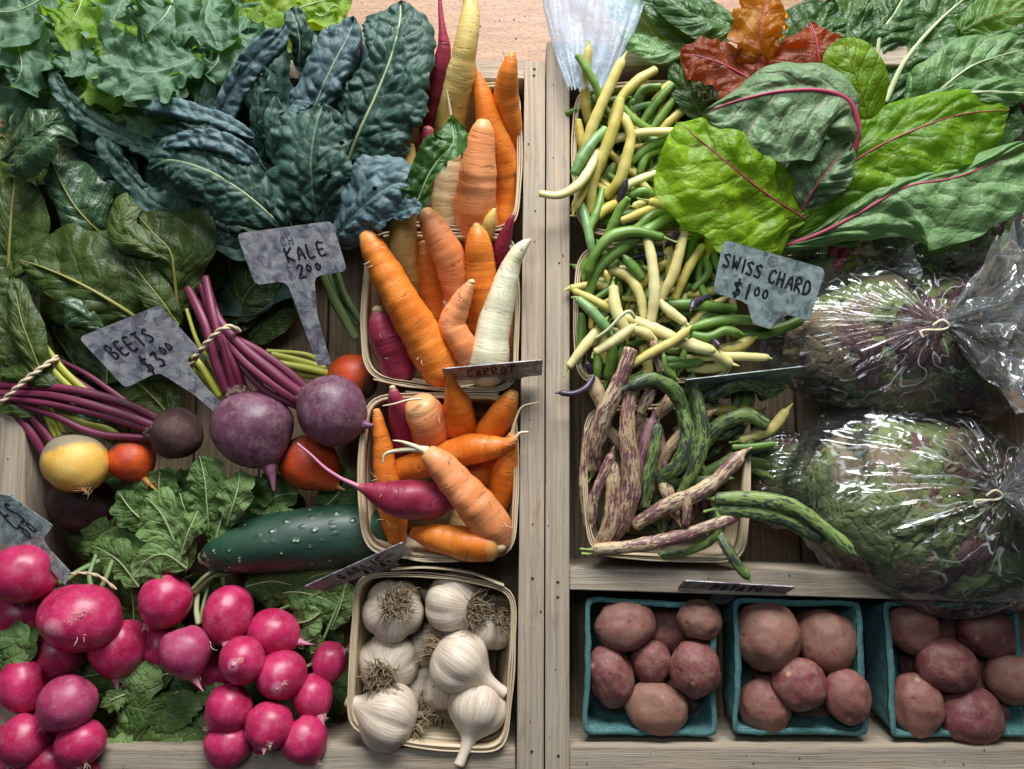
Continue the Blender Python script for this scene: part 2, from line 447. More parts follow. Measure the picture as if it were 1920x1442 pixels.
def m_carrot(name, c1, c2, dark, crown, hue=0.0, rough=0.42, dirt=0.75):
    t = NT(name); st = t.attr('st'); uvs = t.sep(t.attr('uvn')); rd = t.rand()
    n1 = t.noise(t.vadd(st, t.comb(rd, rd, rd)), 1.8, 3)
    c = t.mix(t.mask(n1, 0.35, 0.65), c1, c2)
    ringv = t.vadd(t.mul(st, (2.2, 2.2, 16)), t.comb(0.0, 0.0, t.ma('MULTIPLY', t.noise(st, 3.0, 2), 1.5)))
    ring = t.noise(ringv, 1.0, 3, 0.6)
    seg = t.noise(t.mul(st, (5, 5, 7)), 1.0, 2)
    lm = t.ma('MULTIPLY', t.mask(ring, 0.57, 0.63), t.mask(seg, 0.42, 0.6))
    c = t.mix(t.ma('MULTIPLY', lm, 0.55), c, dark)
    lite = t.ma('MULTIPLY', t.mask(t.noise(t.vadd(ringv, t.comb(7.0, 3.0, 5.0)), 1.0, 2), 0.66, 0.72), t.mask(seg, 0.4, 0.55))
    c = t.mix(t.ma('MULTIPLY', lite, 0.5), c, tuple(min(1, x*1.3+0.12) for x in c2))
    d2 = t.mask(t.noise(t.mul(st, (6, 6, 11)), 1.0, 5, 0.75), 0.60, 0.74)
    c = t.mix(t.ma('MULTIPLY', d2, dirt), c, (0.13, 0.075, 0.035))
    v = uvs[1]
    endm = t.mask(t.ma('ADD', t.ma('SUBTRACT', 1.0, v), t.ma('MULTIPLY', t.noise(st, 8.0, 3), 0.10)), 0.12, 0.04)
    c = t.mix(t.ma('MULTIPLY', endm, 0.75), c, crown)
    h = t.ma('SUBTRACT', t.ma('MULTIPLY', t.noise(t.mul(st, (1.5, 1.5, 12)), 1.0, 3), 0.9), lm)
    return t.bsdf(c, rough, t.bump(h, 0.38, 0.0016), spec=0.4, sss=0.12)
M['orange'] = m_carrot('carrot_orange', (0.66, 0.155, 0.012), (0.78, 0.235, 0.03), (0.36, 0.10, 0.02), (0.62, 0.33, 0.10))
M['orange_pale'] = m_carrot('carrot_pale_orange', (0.74, 0.23, 0.07), (0.82, 0.32, 0.13), (0.40, 0.15, 0.06), (0.66, 0.38, 0.16))
M['yellow'] = m_carrot('carrot_yellow', (0.62, 0.42, 0.10), (0.72, 0.53, 0.20), (0.28, 0.18, 0.07), (0.6, 0.5, 0.2), dirt=0.7)
M['cream'] = m_carrot('carrot_cream', (0.66, 0.50, 0.28), (0.74, 0.60, 0.36), (0.4, 0.28, 0.12), (0.6, 0.48, 0.3), dirt=0.5)
M['white'] = m_carrot('carrot_white', (0.66, 0.60, 0.38), (0.76, 0.72, 0.52), (0.36, 0.28, 0.14), (0.6, 0.52, 0.3), dirt=0.5)
M['red'] = m_carrot('carrot_wine_red', (0.21, 0.012, 0.035), (0.34, 0.035, 0.075), (0.10, 0.01, 0.02), (0.42, 0.12, 0.14), dirt=0.35)
M['hair'] = m_plain('root_hair', (0.72, 0.60, 0.42), 0.6)
M['cut'] = m_plain('cut_crown', (0.62, 0.47, 0.24), 0.6)

def m_root(name, c1, c2, dust, dustf=0.4, rough=0.4, tailc=None, scuff=0.3, top=None, coat=0.0, hv=1.0, bs=0.16):
    """round root: st is local position, uvn.y runs from the tail (0) to the crown (1)"""
    t = NT(name); st = t.attr('st'); uvs = t.sep(t.attr('uvn')); rd = t.rand()
    off = t.vadd(st, t.comb(t.ma('MULTIPLY', rd, 9.0), rd, rd))
    n1 = t.noise(off, 2.2*hv, 4, 0.6)
    c = t.mix(t.mask(n1, 0.35, 0.68), c1, c2)
    n2 = t.noise(off, 5.0*hv, 6, 0.75)
    c = t.mix(t.ma('MULTIPLY', t.mask(n2, 0.45, 0.72), dustf), c, dust)
    sp = t.ma('LESS_THAN', t.voro(off, 13.0), 0.09)
    c = t.mix(t.ma('MULTIPLY', sp, scuff), c, tuple(min(1, x*0.6+0.5) for x in c2) if scuff < 0.5 else (0.10, 0.05, 0.03))
    lin = t.noise(t.mul(off, (4, 4, 4)), 1.0, 6, 0.8, 2.5)
    lm = t.ma('MULTIPLY', t.ma('LESS_THAN', t.ma('ABSOLUTE', t.ma('SUBTRACT', lin, 0.5)), 0.004), t.mask(n2, 0.5, 0.6))
    c = t.mix(t.ma('MULTIPLY', lm, 0.5), c, tuple(min(1, x*0.6+0.45) for x in c2))
    if tailc: c = t.mix(t.ma('MULTIPLY', t.mask(t.ma('ADD', uvs[1], t.ma('MULTIPLY', n2, 0.06)), 0.055, 0.02), 0.8), c, tailc)
    if top: c = t.mix(t.mask(t.ma('ADD', uvs[1], t.ma('MULTIPLY', t.ma('SUBTRACT', n2, 0.5), 0.35)), top[1], top[1]+0.12), c, top[0])
    r = t.ma('ADD', rough, t.ma('MULTIPLY', n2, 0.15))
    return t.bsdf(c, r, t.bump(t.ma('ADD', n2, t.ma('MULTIPLY', n1, 0.5)), bs, 0.0016), spec=0.5, sss=0.08, coat=coat)
M['radish'] = m_root('radish_skin', (0.37, 0.009, 0.06), (0.56, 0.03, 0.13), (0.54, 0.14, 0.20), 0.35, 0.28, (0.74, 0.32, 0.42), scuff=0.45)
M['radish_dull'] = m_root('radish_skin_dusky', (0.33, 0.02, 0.085), (0.46, 0.06, 0.15), (0.42, 0.16, 0.22), 0.5, 0.36, (0.70, 0.32, 0.42))
M['beet'] = m_root('beet_skin_purple', (0.09, 0.025, 0.05), (0.17, 0.065, 0.10), (0.25, 0.155, 0.17), 0.8, 0.36, (0.26, 0.09, 0.18), scuff=0.2, bs=0.3)
M['beet_dark'] = m_root('beet_skin_soiled', (0.035, 0.018, 0.015), (0.08, 0.03, 0.03), (0.11, 0.065, 0.04), 0.6, 0.7, scuff=0.1)
M['beet_gold'] = m_root('golden_beet_skin', (0.72, 0.38, 0.05), (0.80, 0.52, 0.12), (0.70, 0.40, 0.14), 0.4, 0.45, (0.50, 0.30, 0.10), scuff=0.55, top=((0.27, 0.22, 0.14), 0.50), bs=0.3)
M['beet_orange'] = m_root('orange_beet_skin', (0.50, 0.035, 0.006), (0.68, 0.10, 0.012), (0.20, 0.03, 0.015), 0.8, 0.4, (0.75, 0.36, 0.05), scuff=0.55, top=((0.12, 0.045, 0.025), 0.70), bs=0.4)
def m_potato():
    t = NT('red_potato_skin'); st = t.attr('st'); rd = t.rand()
    off = t.vadd(st, t.comb(t.ma('MULTIPLY', rd, 9.0), rd, rd))
    n1 = t.noise(off, 1.6, 4, 0.6); n2 = t.noise(off, 6.0, 7, 0.75)
    c = t.mix(t.mask(n1, 0.35, 0.65), (0.155, 0.032, 0.043), (0.235, 0.08, 0.07))
    c = t.mix(t.mask(rd, 0.35, 1.0), c, t.mix(0.6, c, (0.30, 0.16, 0.10)))
    c = t.mix(t.ma('MULTIPLY', t.mask(n2, 0.46, 0.66), 0.7), c, (0.27, 0.18, 0.125))
    pat = t.mask(t.noise(off, 2.9, 3, 0.6), 0.62, 0.70)
    c = t.mix(t.ma('MULTIPLY', pat, 0.5), c, (0.20, 0.02, 0.045))
    spot = t.mask(t.ma('ADD', t.voro(off, 2.3), t.ma('MULTIPLY', n2, 0.22)), 0.25, 0.17)
    c = t.mix(t.ma('MULTIPLY', spot, 0.55), c, (0.62, 0.38, 0.18))
    dk = t.mask(t.ma('ADD', t.voro(t.vadd(off, (3.1, 1.7, 0.4)), 3.1), t.ma('MULTIPLY', n2, 0.2)), 0.26, 0.18)
    c = t.mix(t.ma('MULTIPLY', dk, 0.6), c, (0.09, 0.05, 0.03))
    lt = t.ma('LESS_THAN', t.voro(off, 17.0), 0.12)
    c = t.mix(t.ma('MULTIPLY', lt, 0.25), c, (0.5, 0.36, 0.26))
    h = t.ma('ADD', n2, t.ma('MULTIPLY', dk, -0.6))
    return t.bsdf(c, 0.52, t.bump(h, 0.45, 0.002), spec=0.4)
M['potato'] = m_potato()
def m_garlic():
    t = NT('garlic_skin'); st = t.attr('st'); uvs = t.sep(t.attr('uvn')); rd = t.rand()
    ang = t.ma('ADD', t.ma('MULTIPLY', uvs[0], 60.0), t.ma('MULTIPLY', rd, 20.0))
    stre = t.noise(t.comb(ang, t.ma('MULTIPLY', uvs[1], 3.0), 0.0), 1.0, 4, 0.7)
    n1 = t.noise(st, 2.5, 4)
    c = t.ramp(stre, [(0.3, (0.40, 0.28, 0.19)), (0.47, (0.62, 0.51, 0.38)), (0.66, (0.74, 0.66, 0.55))])
    pr = t.ma('MULTIPLY', t.mask(t.noise(t.comb(t.ma('MULTIPLY', ang, 0.6), t.ma('MULTIPLY', uvs[1], 2.0), 4.0), 1.0, 4, 0.7), 0.5, 0.66), t.mask(n1, 0.4, 0.62))
    c = t.mix(t.ma('MULTIPLY', pr, 0.6), c, (0.38, 0.19, 0.24))
    c = t.mix(t.ma('MULTIPLY', t.mask(n1, 0.55, 0.75), 0.35), c, (0.55, 0.40, 0.22))
    return t.bsdf(c, 0.42, t.bump(stre, 0.35, 0.001), spec=0.45, sss=0.08)
M['garlic'] = m_garlic()
M['garlic_root'] = m_plain('garlic_roots', (0.30, 0.22, 0.13), 0.8)
M['garlic_neck'] = m_plain('garlic_cut_neck', (0.62, 0.50, 0.32), 0.7)

def m_pod(name, c1, c2, tipc=None, rough=0.38, streak=None, sth=0.52, coat=0.0):
    t = NT(name); st = t.attr('st'); uvs = t.sep(t.attr('uvn')); rd = t.rand()
    off = t.vadd(st, t.comb(t.ma('MULTIPLY', rd, 5.0), rd, 0.0))
    n1 = t.noise(off, 1.7, 3)
    c = t.mix(t.mask(t.ma('ADD', n1, t.ma('MULTIPLY', t.ma('SUBTRACT', rd, 0.5), 0.35)), 0.35, 0.65), c1, c2)
    n2 = t.noise(t.mul(off, (8, 8, 3)), 1.0, 5, 0.75)
    c = t.mix(t.ma('MULTIPLY', t.mask(n2, 0.62, 0.74), 0.4), c, tuple(x*0.45 for x in c1))
    if tipc: c = t.mix(t.ma('MULTIPLY', t.mask(uvs[1], 0.90, 1.0), 0.7), c, tipc)
    h = n2
    if streak:
        sn = t.noise(t.mul(off, (27, 27, 5.5)), 1.0, 4, 0.68, 0.6)
        sb = t.noise(t.mul(off, (3, 3, 1.5)), 1.0, 2)
        sm = t.mask(t.ma('ADD', sn, t.ma('MULTIPLY', t.ma('SUBTRACT', sb, 0.5), 0.5)), sth, sth+0.04)
        c = t.mix(t.ma('MULTIPLY', sm, 0.88), c, streak)
    seam = t.mask(t.ma('ABSOLUTE', t.ma('SUBTRACT', t.ma('FRACT', t.ma('ADD', uvs[0], 0.9)), 0.5)), 0.016, 0.004)
    c = t.mix(t.ma('MULTIPLY', seam, 0.35), c, tuple(x*0.5 for x in c1))
    h = t.ma('SUBTRACT', t.ma('MULTIPLY', n2, 0.5), seam)
    return t.bsdf(c, rough, t.bump(h, 0.3, 0.0008), spec=0.45, sss=0.05, coat=coat)
M['wax'] = m_pod('wax_bean_yellow', (0.46, 0.375, 0.065), (0.58, 0.49, 0.15), (0.38, 0.46, 0.08))
M['wax_pale'] = m_pod('wax_bean_pale', (0.58, 0.49, 0.18), (0.68, 0.61, 0.29), (0.42, 0.5, 0.12))
M['green'] = m_pod('green_bean', (0.085, 0.17, 0.022), (0.17, 0.29, 0.055), (0.14, 0.28, 0.05))
M['bluegreen'] = m_pod('green_bean_waxy', (0.10, 0.21, 0.06), (0.18, 0.31, 0.11), None)
M['purplepod'] = m_pod('purple_bean', (0.025, 0.018, 0.03), (0.05, 0.035, 0.06), None, 0.35)
M['dragon_tan'] = m_pod('dragon_bean_tan', (0.42, 0.28, 0.15), (0.58, 0.45, 0.27), None, 0.5, (0.12, 0.028, 0.06), 0.49)
M['dragon_green'] = m_pod('dragon_bean_green', (0.11, 0.17, 0.035), (0.22, 0.31, 0.085), (0.16, 0.3, 0.08), 0.5, (0.018, 0.02, 0.03), 0.49)
M['dragon_plum'] = m_pod('dragon_bean_plum', (0.16, 0.05, 0.09), (0.30, 0.16, 0.16), None, 0.5, (0.07, 0.02, 0.05), 0.5)
M['stalk'] = m_plain('bean_stalk', (0.26, 0.38, 0.10), 0.6)
M['dark_stalk'] = m_plain('purple_bean_stalk', (0.07, 0.045, 0.06), 0.5)

def m_stem(name, c1, c2, rough=0.45):
    t = NT(name); st = t.attr('st'); rd = t.rand()
    off = t.vadd(st, t.comb(t.ma('MULTIPLY', rd, 5.0), 0.0, 0.0))
    n1 = t.noise(t.mul(off, (14, 14, 0.8)), 1.0, 4, 0.65)
    c = t.mix(t.mask(n1, 0.35, 0.65), c1, c2)
    n2 = t.noise(off, 9.0, 5, 0.7)
    c = t.mix(t.ma('MULTIPLY', t.mask(n2, 0.6, 0.72), 0.4), c, tuple(x*0.4 for x in c1))
    return t.bsdf(c, rough, t.bump(n1, 0.5, 0.001), spec=0.45)
M['stem_purple'] = m_stem('beet_stem_purple', (0.10, 0.012, 0.035), (0.22, 0.03, 0.075))
M['stem_lime'] = m_stem('beet_stem_lime', (0.30, 0.32, 0.03), (0.46, 0.46, 0.07))
M['stem_green'] = m_stem('leaf_stem_green', (0.10, 0.17, 0.05), (0.22, 0.32, 0.12))
M['stem_pale'] = m_stem('pale_rib', (0.36, 0.42, 0.20), (0.52, 0.56, 0.32))
M['rib_red'] = m_stem('red_rib', (0.34, 0.03, 0.07), (0.48, 0.07, 0.13))
M['rib_yellow'] = m_stem('yellow_rib', (0.24, 0.22, 0.05), (0.36, 0.33, 0.09))

def m_leaf(name, c1, c2, vein, trans, rough=0.45, nlat=7, slope=0.8, veinw=0.05, bs=0.5, cells=5.0, tf=0.3, under=None, speck=0.0, spec=0.5, coat=0.0, blistb=0.0, veinf=0.6, scar=0.0):
    t = NT(name); st = t.attr('st'); uvn = t.attr('uvn'); uvs = t.sep(uvn); rd = t.rand()
    wob = t.ma('MULTIPLY', t.ma('SUBTRACT', t.noise(st, 2.2, 3), 0.5), 0.9)
    u = uvs[0]; v = uvs[1]; au = t.ma('ABSOLUTE', u)
    ph = t.ma('ADD', t.ma('SUBTRACT', t.ma('MULTIPLY', v, float(nlat)), t.ma('MULTIPLY', au, float(slope*nlat/7*2))), wob)
    ph = t.ma('ADD', ph, t.ma('MULTIPLY', t.mask(u, -0.001, 0.001), 0.45))
    dl = t.ma('ABSOLUTE', t.ma('SUBTRACT', t.ma('FRACT', ph), 0.5))
    latm = t.ma('MULTIPLY', t.mask(dl, veinw, veinw*0.3), t.mask(au, 0.98, 0.5))
    midm = t.mask(au, 0.035, 0.012)
    ce = t.voro(t.vadd(t.mul(st, (1, 1, 0)), t.comb(t.ma('MULTIPLY', wob, 0.06), 0.0, 0.0)), cells, 'DISTANCE_TO_EDGE')
    net = t.mask(ce, 0.05, 0.0)
    ce2 = t.voro(t.mul(st, (1, 1, 0)), cells*3.1, 'DISTANCE_TO_EDGE')
    n1 = t.noise(st, 1.6, 4, 0.6); n2 = t.noise(st, 11.0, 5, 0.7)
    c = t.mix(t.mask(t.ma('ADD', n1, t.ma('MULTIPLY', t.ma('SUBTRACT', rd, 0.5), 0.3)), 0.32, 0.68), c1, c2)
    c = t.mix(t.ma('MULTIPLY', n2, 0.35), c, tuple(x*0.6 for x in c1))
    vm = t.ma('MAXIMUM', t.ma('MAXIMUM', midm, t.ma('MULTIPLY', latm, 0.8)), t.ma('MULTIPLY', net, 0.15))
    c = t.mix(t.ma('MULTIPLY', vm, veinf), c, vein)
    if speck:
        sp = t.ma('LESS_THAN', t.voro(t.vadd(st, t.comb(rd, rd, 0.0)), 16.0), 0.10)
        c = t.mix(t.ma('MULTIPLY', sp, speck), c, (0.03, 0.025, 0.012))
        yl = t.mask(t.noise(st, 4.0, 5, 0.75), 0.62, 0.74)
        c = t.mix(t.ma('MULTIPLY', yl, speck*0.5), c, (0.25, 0.25, 0.05))
    if scar:
        sc = t.ma('MULTIPLY', t.mask(t.voro(t.vadd(st, t.comb(n2, n1, 0.0)), 1.1), 0.14, 0.08), scar); c = t.mix(sc, c, (0.10, 0.05, 0.02)); trans = t.mix(sc, (*trans, 1), (0.12, 0.05, 0.02, 1))
    h = t.ma('ADD', t.ma('MULTIPLY', t.mask(ce, 0.0, 0.30), 0.9), t.ma('MULTIPLY', t.mask(ce2, 0.0, 0.3), 0.22))
    h = t.ma('ADD', h, t.ma('MULTIPLY', t.mask(dl, 0.0, 0.16), 0.7))
    h = t.ma('ADD', h, t.ma('MULTIPLY', n2, 0.25))
    nm = t.bump(h, bs, 0.0022)
    r = t.ma('ADD', rough, t.ma('MULTIPLY', n2, 0.18))
    tc = t.mix(t.ma('MULTIPLY', vm, 0.7), trans, vein)
    return t.bsdf(c, r, nm, spec=spec, coat=coat, trans=(tf, tc))
M['lac'] = m_leaf('lacinato_kale', (0.018, 0.056, 0.040), (0.045, 0.105, 0.078), (0.20, 0.30, 0.16), (0.03, 0.14, 0.02), 0.47, 7, 0.8, 0.03, 0.14, 6, 0.10, spec=0.45)
M['lac_blue'] = m_leaf('lacinato_kale_bluish', (0.055, 0.10, 0.11), (0.10, 0.165, 0.18), (0.22, 0.32, 0.24), (0.04, 0.15, 0.04), 0.48, 7, 0.8, 0.03, 0.14, 6, 0.10, spec=0.45)
M['lac_green'] = m_leaf('lacinato_kale_green', (0.03, 0.10, 0.02), (0.06, 0.17, 0.03), (0.3, 0.38, 0.12), (0.08, 0.30, 0.01), 0.36, 7, 0.8, 0.03, 0.14, 6, 0.3)
M['curly'] = m_leaf('curly_kale', (0.09, 0.18, 0.10), (0.17, 0.29, 0.17), (0.34, 0.45, 0.30), (0.20, 0.42, 0.03), 0.5, 5, 1.0, 0.035, 0.35, 5, 0.35)
M['curly_lt'] = m_leaf('curly_kale_bright', (0.16, 0.30, 0.03), (0.25, 0.42, 0.05), (0.45, 0.55, 0.20), (0.42, 0.65, 0.02), 0.45, 5, 1.0, 0.03, 0.35, 5, 0.5)
M['beetleaf'] = m_leaf('beet_leaf', (0.042, 0.070, 0.010), (0.080, 0.125, 0.022), (0.22, 0.24, 0.05), (0.10, 0.20, 0.01), 0.42, 6, 1.1, 0.028, 0.4, 3.5, 0.2, spec=0.5)
M['beetleaf_gloss'] = m_leaf('beet_leaf_glossy', (0.04, 0.085, 0.035), (0.075, 0.145, 0.065), (0.2, 0.27, 0.1), (0.08, 0.2, 0.02), 0.30, 6, 1.1, 0.028, 0.45, 4, 0.15, coat=0.3)
M['radleaf'] = m_leaf('radish_leaf', (0.065, 0.135, 0.025), (0.145, 0.25, 0.055), (0.28, 0.36, 0.18), (0.14, 0.28, 0.03), 0.5, 6, 1.0, 0.03, 0.5, 6, 0.22, speck=0.8)
M['radleaf_lt'] = m_leaf('radish_leaf_pale', (0.14, 0.24, 0.06), (0.22, 0.34, 0.11), (0.34, 0.42, 0.22), (0.2, 0.34, 0.06), 0.5, 6, 1.0, 0.03, 0.5, 6, 0.22, speck=0.7)
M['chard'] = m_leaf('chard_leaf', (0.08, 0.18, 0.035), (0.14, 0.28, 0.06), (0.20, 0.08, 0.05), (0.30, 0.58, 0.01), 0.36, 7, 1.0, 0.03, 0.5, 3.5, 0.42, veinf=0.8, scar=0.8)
M['chard_lime'] = m_leaf('chard_leaf_lime', (0.12, 0.27, 0.010), (0.33, 0.54, 0.018), (0.16, 0.10, 0.03), (0.45, 0.72, 0.01), 0.36, 7, 1.0, 0.03, 0.5, 3.5, 0.5, veinf=0.75, scar=0.8)
M['chard_grey'] = m_leaf('chard_leaf_underside', (0.13, 0.225, 0.10), (0.21, 0.335, 0.165), (0.36, 0.13, 0.15), (0.22, 0.42, 0.04), 0.42, 7, 1.0, 0.032, 0.5, 3.5, 0.25, veinf=0.75)
M['chard_pale'] = m_leaf('chard_leaf_pale_vein', (0.13, 0.25, 0.09), (0.20, 0.36, 0.13), (0.42, 0.52, 0.28), (0.25, 0.48, 0.04), 0.40, 7, 1.0, 0.035, 0.5, 3.5, 0.3, veinf=0.75)
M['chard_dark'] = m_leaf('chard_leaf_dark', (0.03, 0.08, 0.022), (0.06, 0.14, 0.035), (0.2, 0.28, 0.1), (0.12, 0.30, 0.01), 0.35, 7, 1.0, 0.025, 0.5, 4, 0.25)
M['chard_red'] = m_leaf('chard_leaf_red', (0.09, 0.010, 0.012), (0.27, 0.06, 0.014), (0.16, 0.008, 0.03), (0.75, 0.20, 0.012), 0.4, 6, 1.0, 0.035, 0.5, 5, 0.45, veinf=0.9)
M['chard_amber'] = m_leaf('chard_leaf_amber', (0.30, 0.11, 0.012), (0.48, 0.24, 0.02), (0.25, 0.02, 0.03), (0.9, 0.42, 0.015), 0.4, 6, 1.0, 0.035, 0.5, 5, 0.45, veinf=0.9)
M['let_green'] = m_leaf('salad_green', (0.16, 0.21, 0.06), (0.30, 0.35, 0.13), (0.35, 0.40, 0.2), (0.3, 0.42, 0.08), 0.5, 4, 1.0, 0.04, 0.6, 4, 0.3)
M['let_purple'] = m_leaf('salad_purple', (0.09, 0.03, 0.035), (0.22, 0.10, 0.09), (0.25, 0.15, 0.12), (0.25, 0.1, 0.08), 0.5, 4, 1.0, 0.04, 0.6, 4, 0.25)
M['let_olive'] = m_leaf('salad_olive', (0.20, 0.14, 0.08), (0.33, 0.25, 0.14), (0.3, 0.28, 0.15), (0.3, 0.24, 0.1), 0.5, 4, 1.0, 0.04, 0.6, 4, 0.25)

def m_cuke():
    t = NT('cucumber_skin'); st = t.attr('st'); uvs = t.sep(t.attr('uvn'))
    n1 = t.noise(t.mul(st, (2, 2, 0.8)), 1.0, 4); n2 = t.noise(st, 10.0, 5, 0.7)
    c = t.mix(t.mask(n1, 0.35, 0.7), (0.010, 0.038, 0.022), (0.024, 0.072, 0.040))
    sp = t.ma('LESS_THAN', t.ma('ADD', t.voro(t.mul(st, (1, 1, 0.8)), 5.6), t.ma('MULTIPLY', n2, 0.05)), 0.15)
    c = t.mix(sp, c, (0.42, 0.46, 0.34))
    endm = t.mask(t.ma('ADD', uvs[1], t.ma('MULTIPLY', t.ma('SUBTRACT', n2, 0.5), 0.25)), 0.035, 0.01)
    c = t.mix(endm, c, (0.48, 0.42, 0.24))
    bl = t.mask(t.voro(t.mul(st, (1, 1, 0.8)), 5.6), 0.35, 0.0)
    return t.bsdf(c, t.ma('ADD', 0.36, t.ma('MULTIPLY', n2, 0.15)), t.bump(t.ma('ADD', bl, t.ma('MULTIPLY', n2, 0.2)), 0.4, 0.002), spec=0.6)
M['cuke'] = m_cuke()

def m_film(name, base=0.06, streak=0.35, milky=(0.8, 0.84, 0.86), tr=0.985, bs=0.7, freq=1.0):
    """clear thin plastic: uvn.x = angle round the knot, uvn.y = distance from it"""
    t = NT(name); st = t.attr('st'); uvs = t.sep(t.attr('uvn'))
    pol = t.comb(t.ma('MULTIPLY', uvs[0], 10.0*freq), t.ma('MULTIPLY', uvs[1], 1.3), 0.0)
    r1 = t.noise(pol, 1.0, 1.5, 0.5, 0.4)
    r2 = t.noise(t.mul(st, (1.0, 1.0, 1.0)), 1.0, 2, 0.5, 0.8)
    near = t.mask(uvs[1], 3.0, 0.2)
    h = t.ma('ADD', t.ma('MULTIPLY', t.ma('ABSOLUTE', t.ma('SUBTRACT', r1, 0.5)), t.ma('ADD', 1.0, t.ma('MULTIPLY', near, 4.0))), t.ma('MULTIPLY', t.ma('ABSOLUTE', t.ma('SUBTRACT', r2, 0.5)), 2.6))
    nm = t.bump(h, bs, 0.006)
    glare = t.ma('MULTIPLY', t.mask(t.ma('ABSOLUTE', t.ma('SUBTRACT', r1, 0.5)), 0.02, 0.0), t.ma('ADD', 0.06, near))  # white highlight streaks painted along the pleats as diffuse colour
    lw = t.n('ShaderNodeLayerWeight'); t.set(lw.inputs['Blend'], 0.25); t.set(lw.inputs['Normal'], nm)
    f = t.ma('ADD', t.ma('MULTIPLY', lw.outputs['Fresnel'], 0.75), base, clamp=True)
    tp = t.n('ShaderNodeBsdfTransparent'); t.set(tp.inputs[0], (tr, tr, tr))
    gl = t.n('ShaderNodeBsdfGlossy'); t.set(gl.inputs['Roughness'], 0.14); t.set(gl.inputs['Normal'], nm); t.set(gl.inputs['Color'], (1.0, 1.0, 1.0))
    mx = t.n('ShaderNodeMixShader'); t.set(mx.inputs[0], f); t.t.links.new(tp.outputs[0], mx.inputs[1]); t.t.links.new(gl.outputs[0], mx.inputs[2])
    df = t.n('ShaderNodeBsdfDiffuse'); t.set(df.inputs[0], milky)
    tl = t.n('ShaderNodeBsdfTranslucent'); t.set(tl.inputs[0], milky)
    m3 = t.n('ShaderNodeMixShader'); t.set(m3.inputs[0], 0.4); t.t.links.new(df.outputs[0], m3.inputs[1]); t.t.links.new(tl.outputs[0], m3.inputs[2])
    m2 = t.n('ShaderNodeMixShader'); t.set(m2.inputs[0], t.ma('ADD', t.ma('MULTIPLY', glare, streak), base*0.35, clamp=True))
    t.t.links.new(mx.outputs[0], m2.inputs[1]); t.t.links.new(m3.outputs[0], m2.inputs[2])
    t.t.links.new(m2.outputs[0], t.out.inputs['Surface'])
    return t.m
M['film'] = m_film('clear_bag_film', 0.045, 0.9, bs=0.55)
M['knot'] = m_film('bunched_bag_film', 0.36, 0.85, (0.85, 0.88, 0.92), 0.97, 1.0, 1.5)  # stronger whitish mix paints bright highlights into the bunched film

def m_milky():
    t = NT('milky_bag_film'); st = t.attr('st')
    n1 = t.noise(st, 2.5, 4, 0.6, 1.5)
    h = t.ma('ABSOLUTE', t.ma('SUBTRACT', n1, 0.5)); nm = t.bump(h, 0.7, 0.004)
    b = t.n('ShaderNodeBsdfPrincipled'); t.set(b.inputs['Base Color'], (0.62, 0.74, 0.88)); t.set(b.inputs['Roughness'], 0.3); t.set(b.inputs['Normal'], nm)
    tl = t.n('ShaderNodeBsdfTranslucent'); t.set(tl.inputs[0], (0.85, 0.9, 0.95)); t.set(tl.inputs['Normal'], nm)
    tp = t.n('ShaderNodeBsdfTransparent')
    m1 = t.n('ShaderNodeMixShader'); t.set(m1.inputs[0], 0.5); t.t.links.new(b.outputs[0], m1.inputs[1]); t.t.links.new(tl.outputs[0], m1.inputs[2])
    m2 = t.n('ShaderNodeMixShader'); 
    t.t.links.new(m1.outputs[0], m2.inputs[2]); t.t.links.new(tp.outputs[0], m2.inputs[1]); t.set(m2.inputs[0], t.ma('ADD', 0.46, t.ma('MULTIPLY', t.mask(h, 0.06, 0.0), 0.35)))
    t.t.links.new(m2.outputs[0], t.out.inputs['Surface']); return t.m
M['whitebag'] = m_milky()
# ---------------------------------------------------------------- structure: table, crates
def board(name, corners, z0, z1, mat, parent=None, axis='x', bev=1.6, px=True):
    """corners TL,TR,BR,BL in photo pixels on the plane z1; straight down to z0; grain along axis"""
    P = [Q(x, y, z1)[0][:2] if px else np.array([x, y]) for x, y in corners]
    bm = bmesh.new()
    vs = [bm.verts.new((p[0], p[1], z1)) for p in P] + [bm.verts.new((p[0], p[1], z0)) for p in P]
    for f in ((3, 2, 1, 0), (4, 5, 6, 7), (0, 1, 5, 4), (1, 2, 6, 5), (2, 3, 7, 6), (3, 0, 4, 7)): bm.faces.new([vs[i] for i in f])
    bmesh.ops.recalc_face_normals(bm, faces=bm.faces)
    bmesh.ops.bevel(bm, geom=bm.edges[:], offset=bev, segments=2, affect='EDGES')
    V = np.array([v.co[:] for v in bm.verts]); bm.verts.index_update()
    F = [[v.index for v in f.verts] for f in bm.faces]; bm.free()
    sd = rng.uniform(0, 40)
    if axis == 'x': A = np.stack([V[:,0]/100+sd, V[:,1]/100+sd, V[:,2]/100], 1)
    else: A = np.stack([V[:,1]/100+sd, V[:,0]/100+sd, V[:,2]/100], 1)
    return mk(name, V, F, mat, parent, A, smooth=False)

def nail(parent, x, y, z):
    q, s = Q(x, y, z); V, F = [], []
    for zz, r in ((0.9, 2.3), (0.2, 3.0), (-4, 3.0)):
        for k in range(12): V.append([q[0]+r*math.cos(k*.5236), q[1]+r*math.sin(k*.5236), z+zz])
    for a in (0, 12):
        for k in range(12): F.append((a+k, a+12+k, a+12+(k+1) % 12, a+(k+1) % 12))
    F.append(list(range(12))[::-1]); V = np.array(V)
    return mk('nail_head', V, F, M['nail'], parent, V/100)
ZF = -176.0           # crate floor (top of the slats)
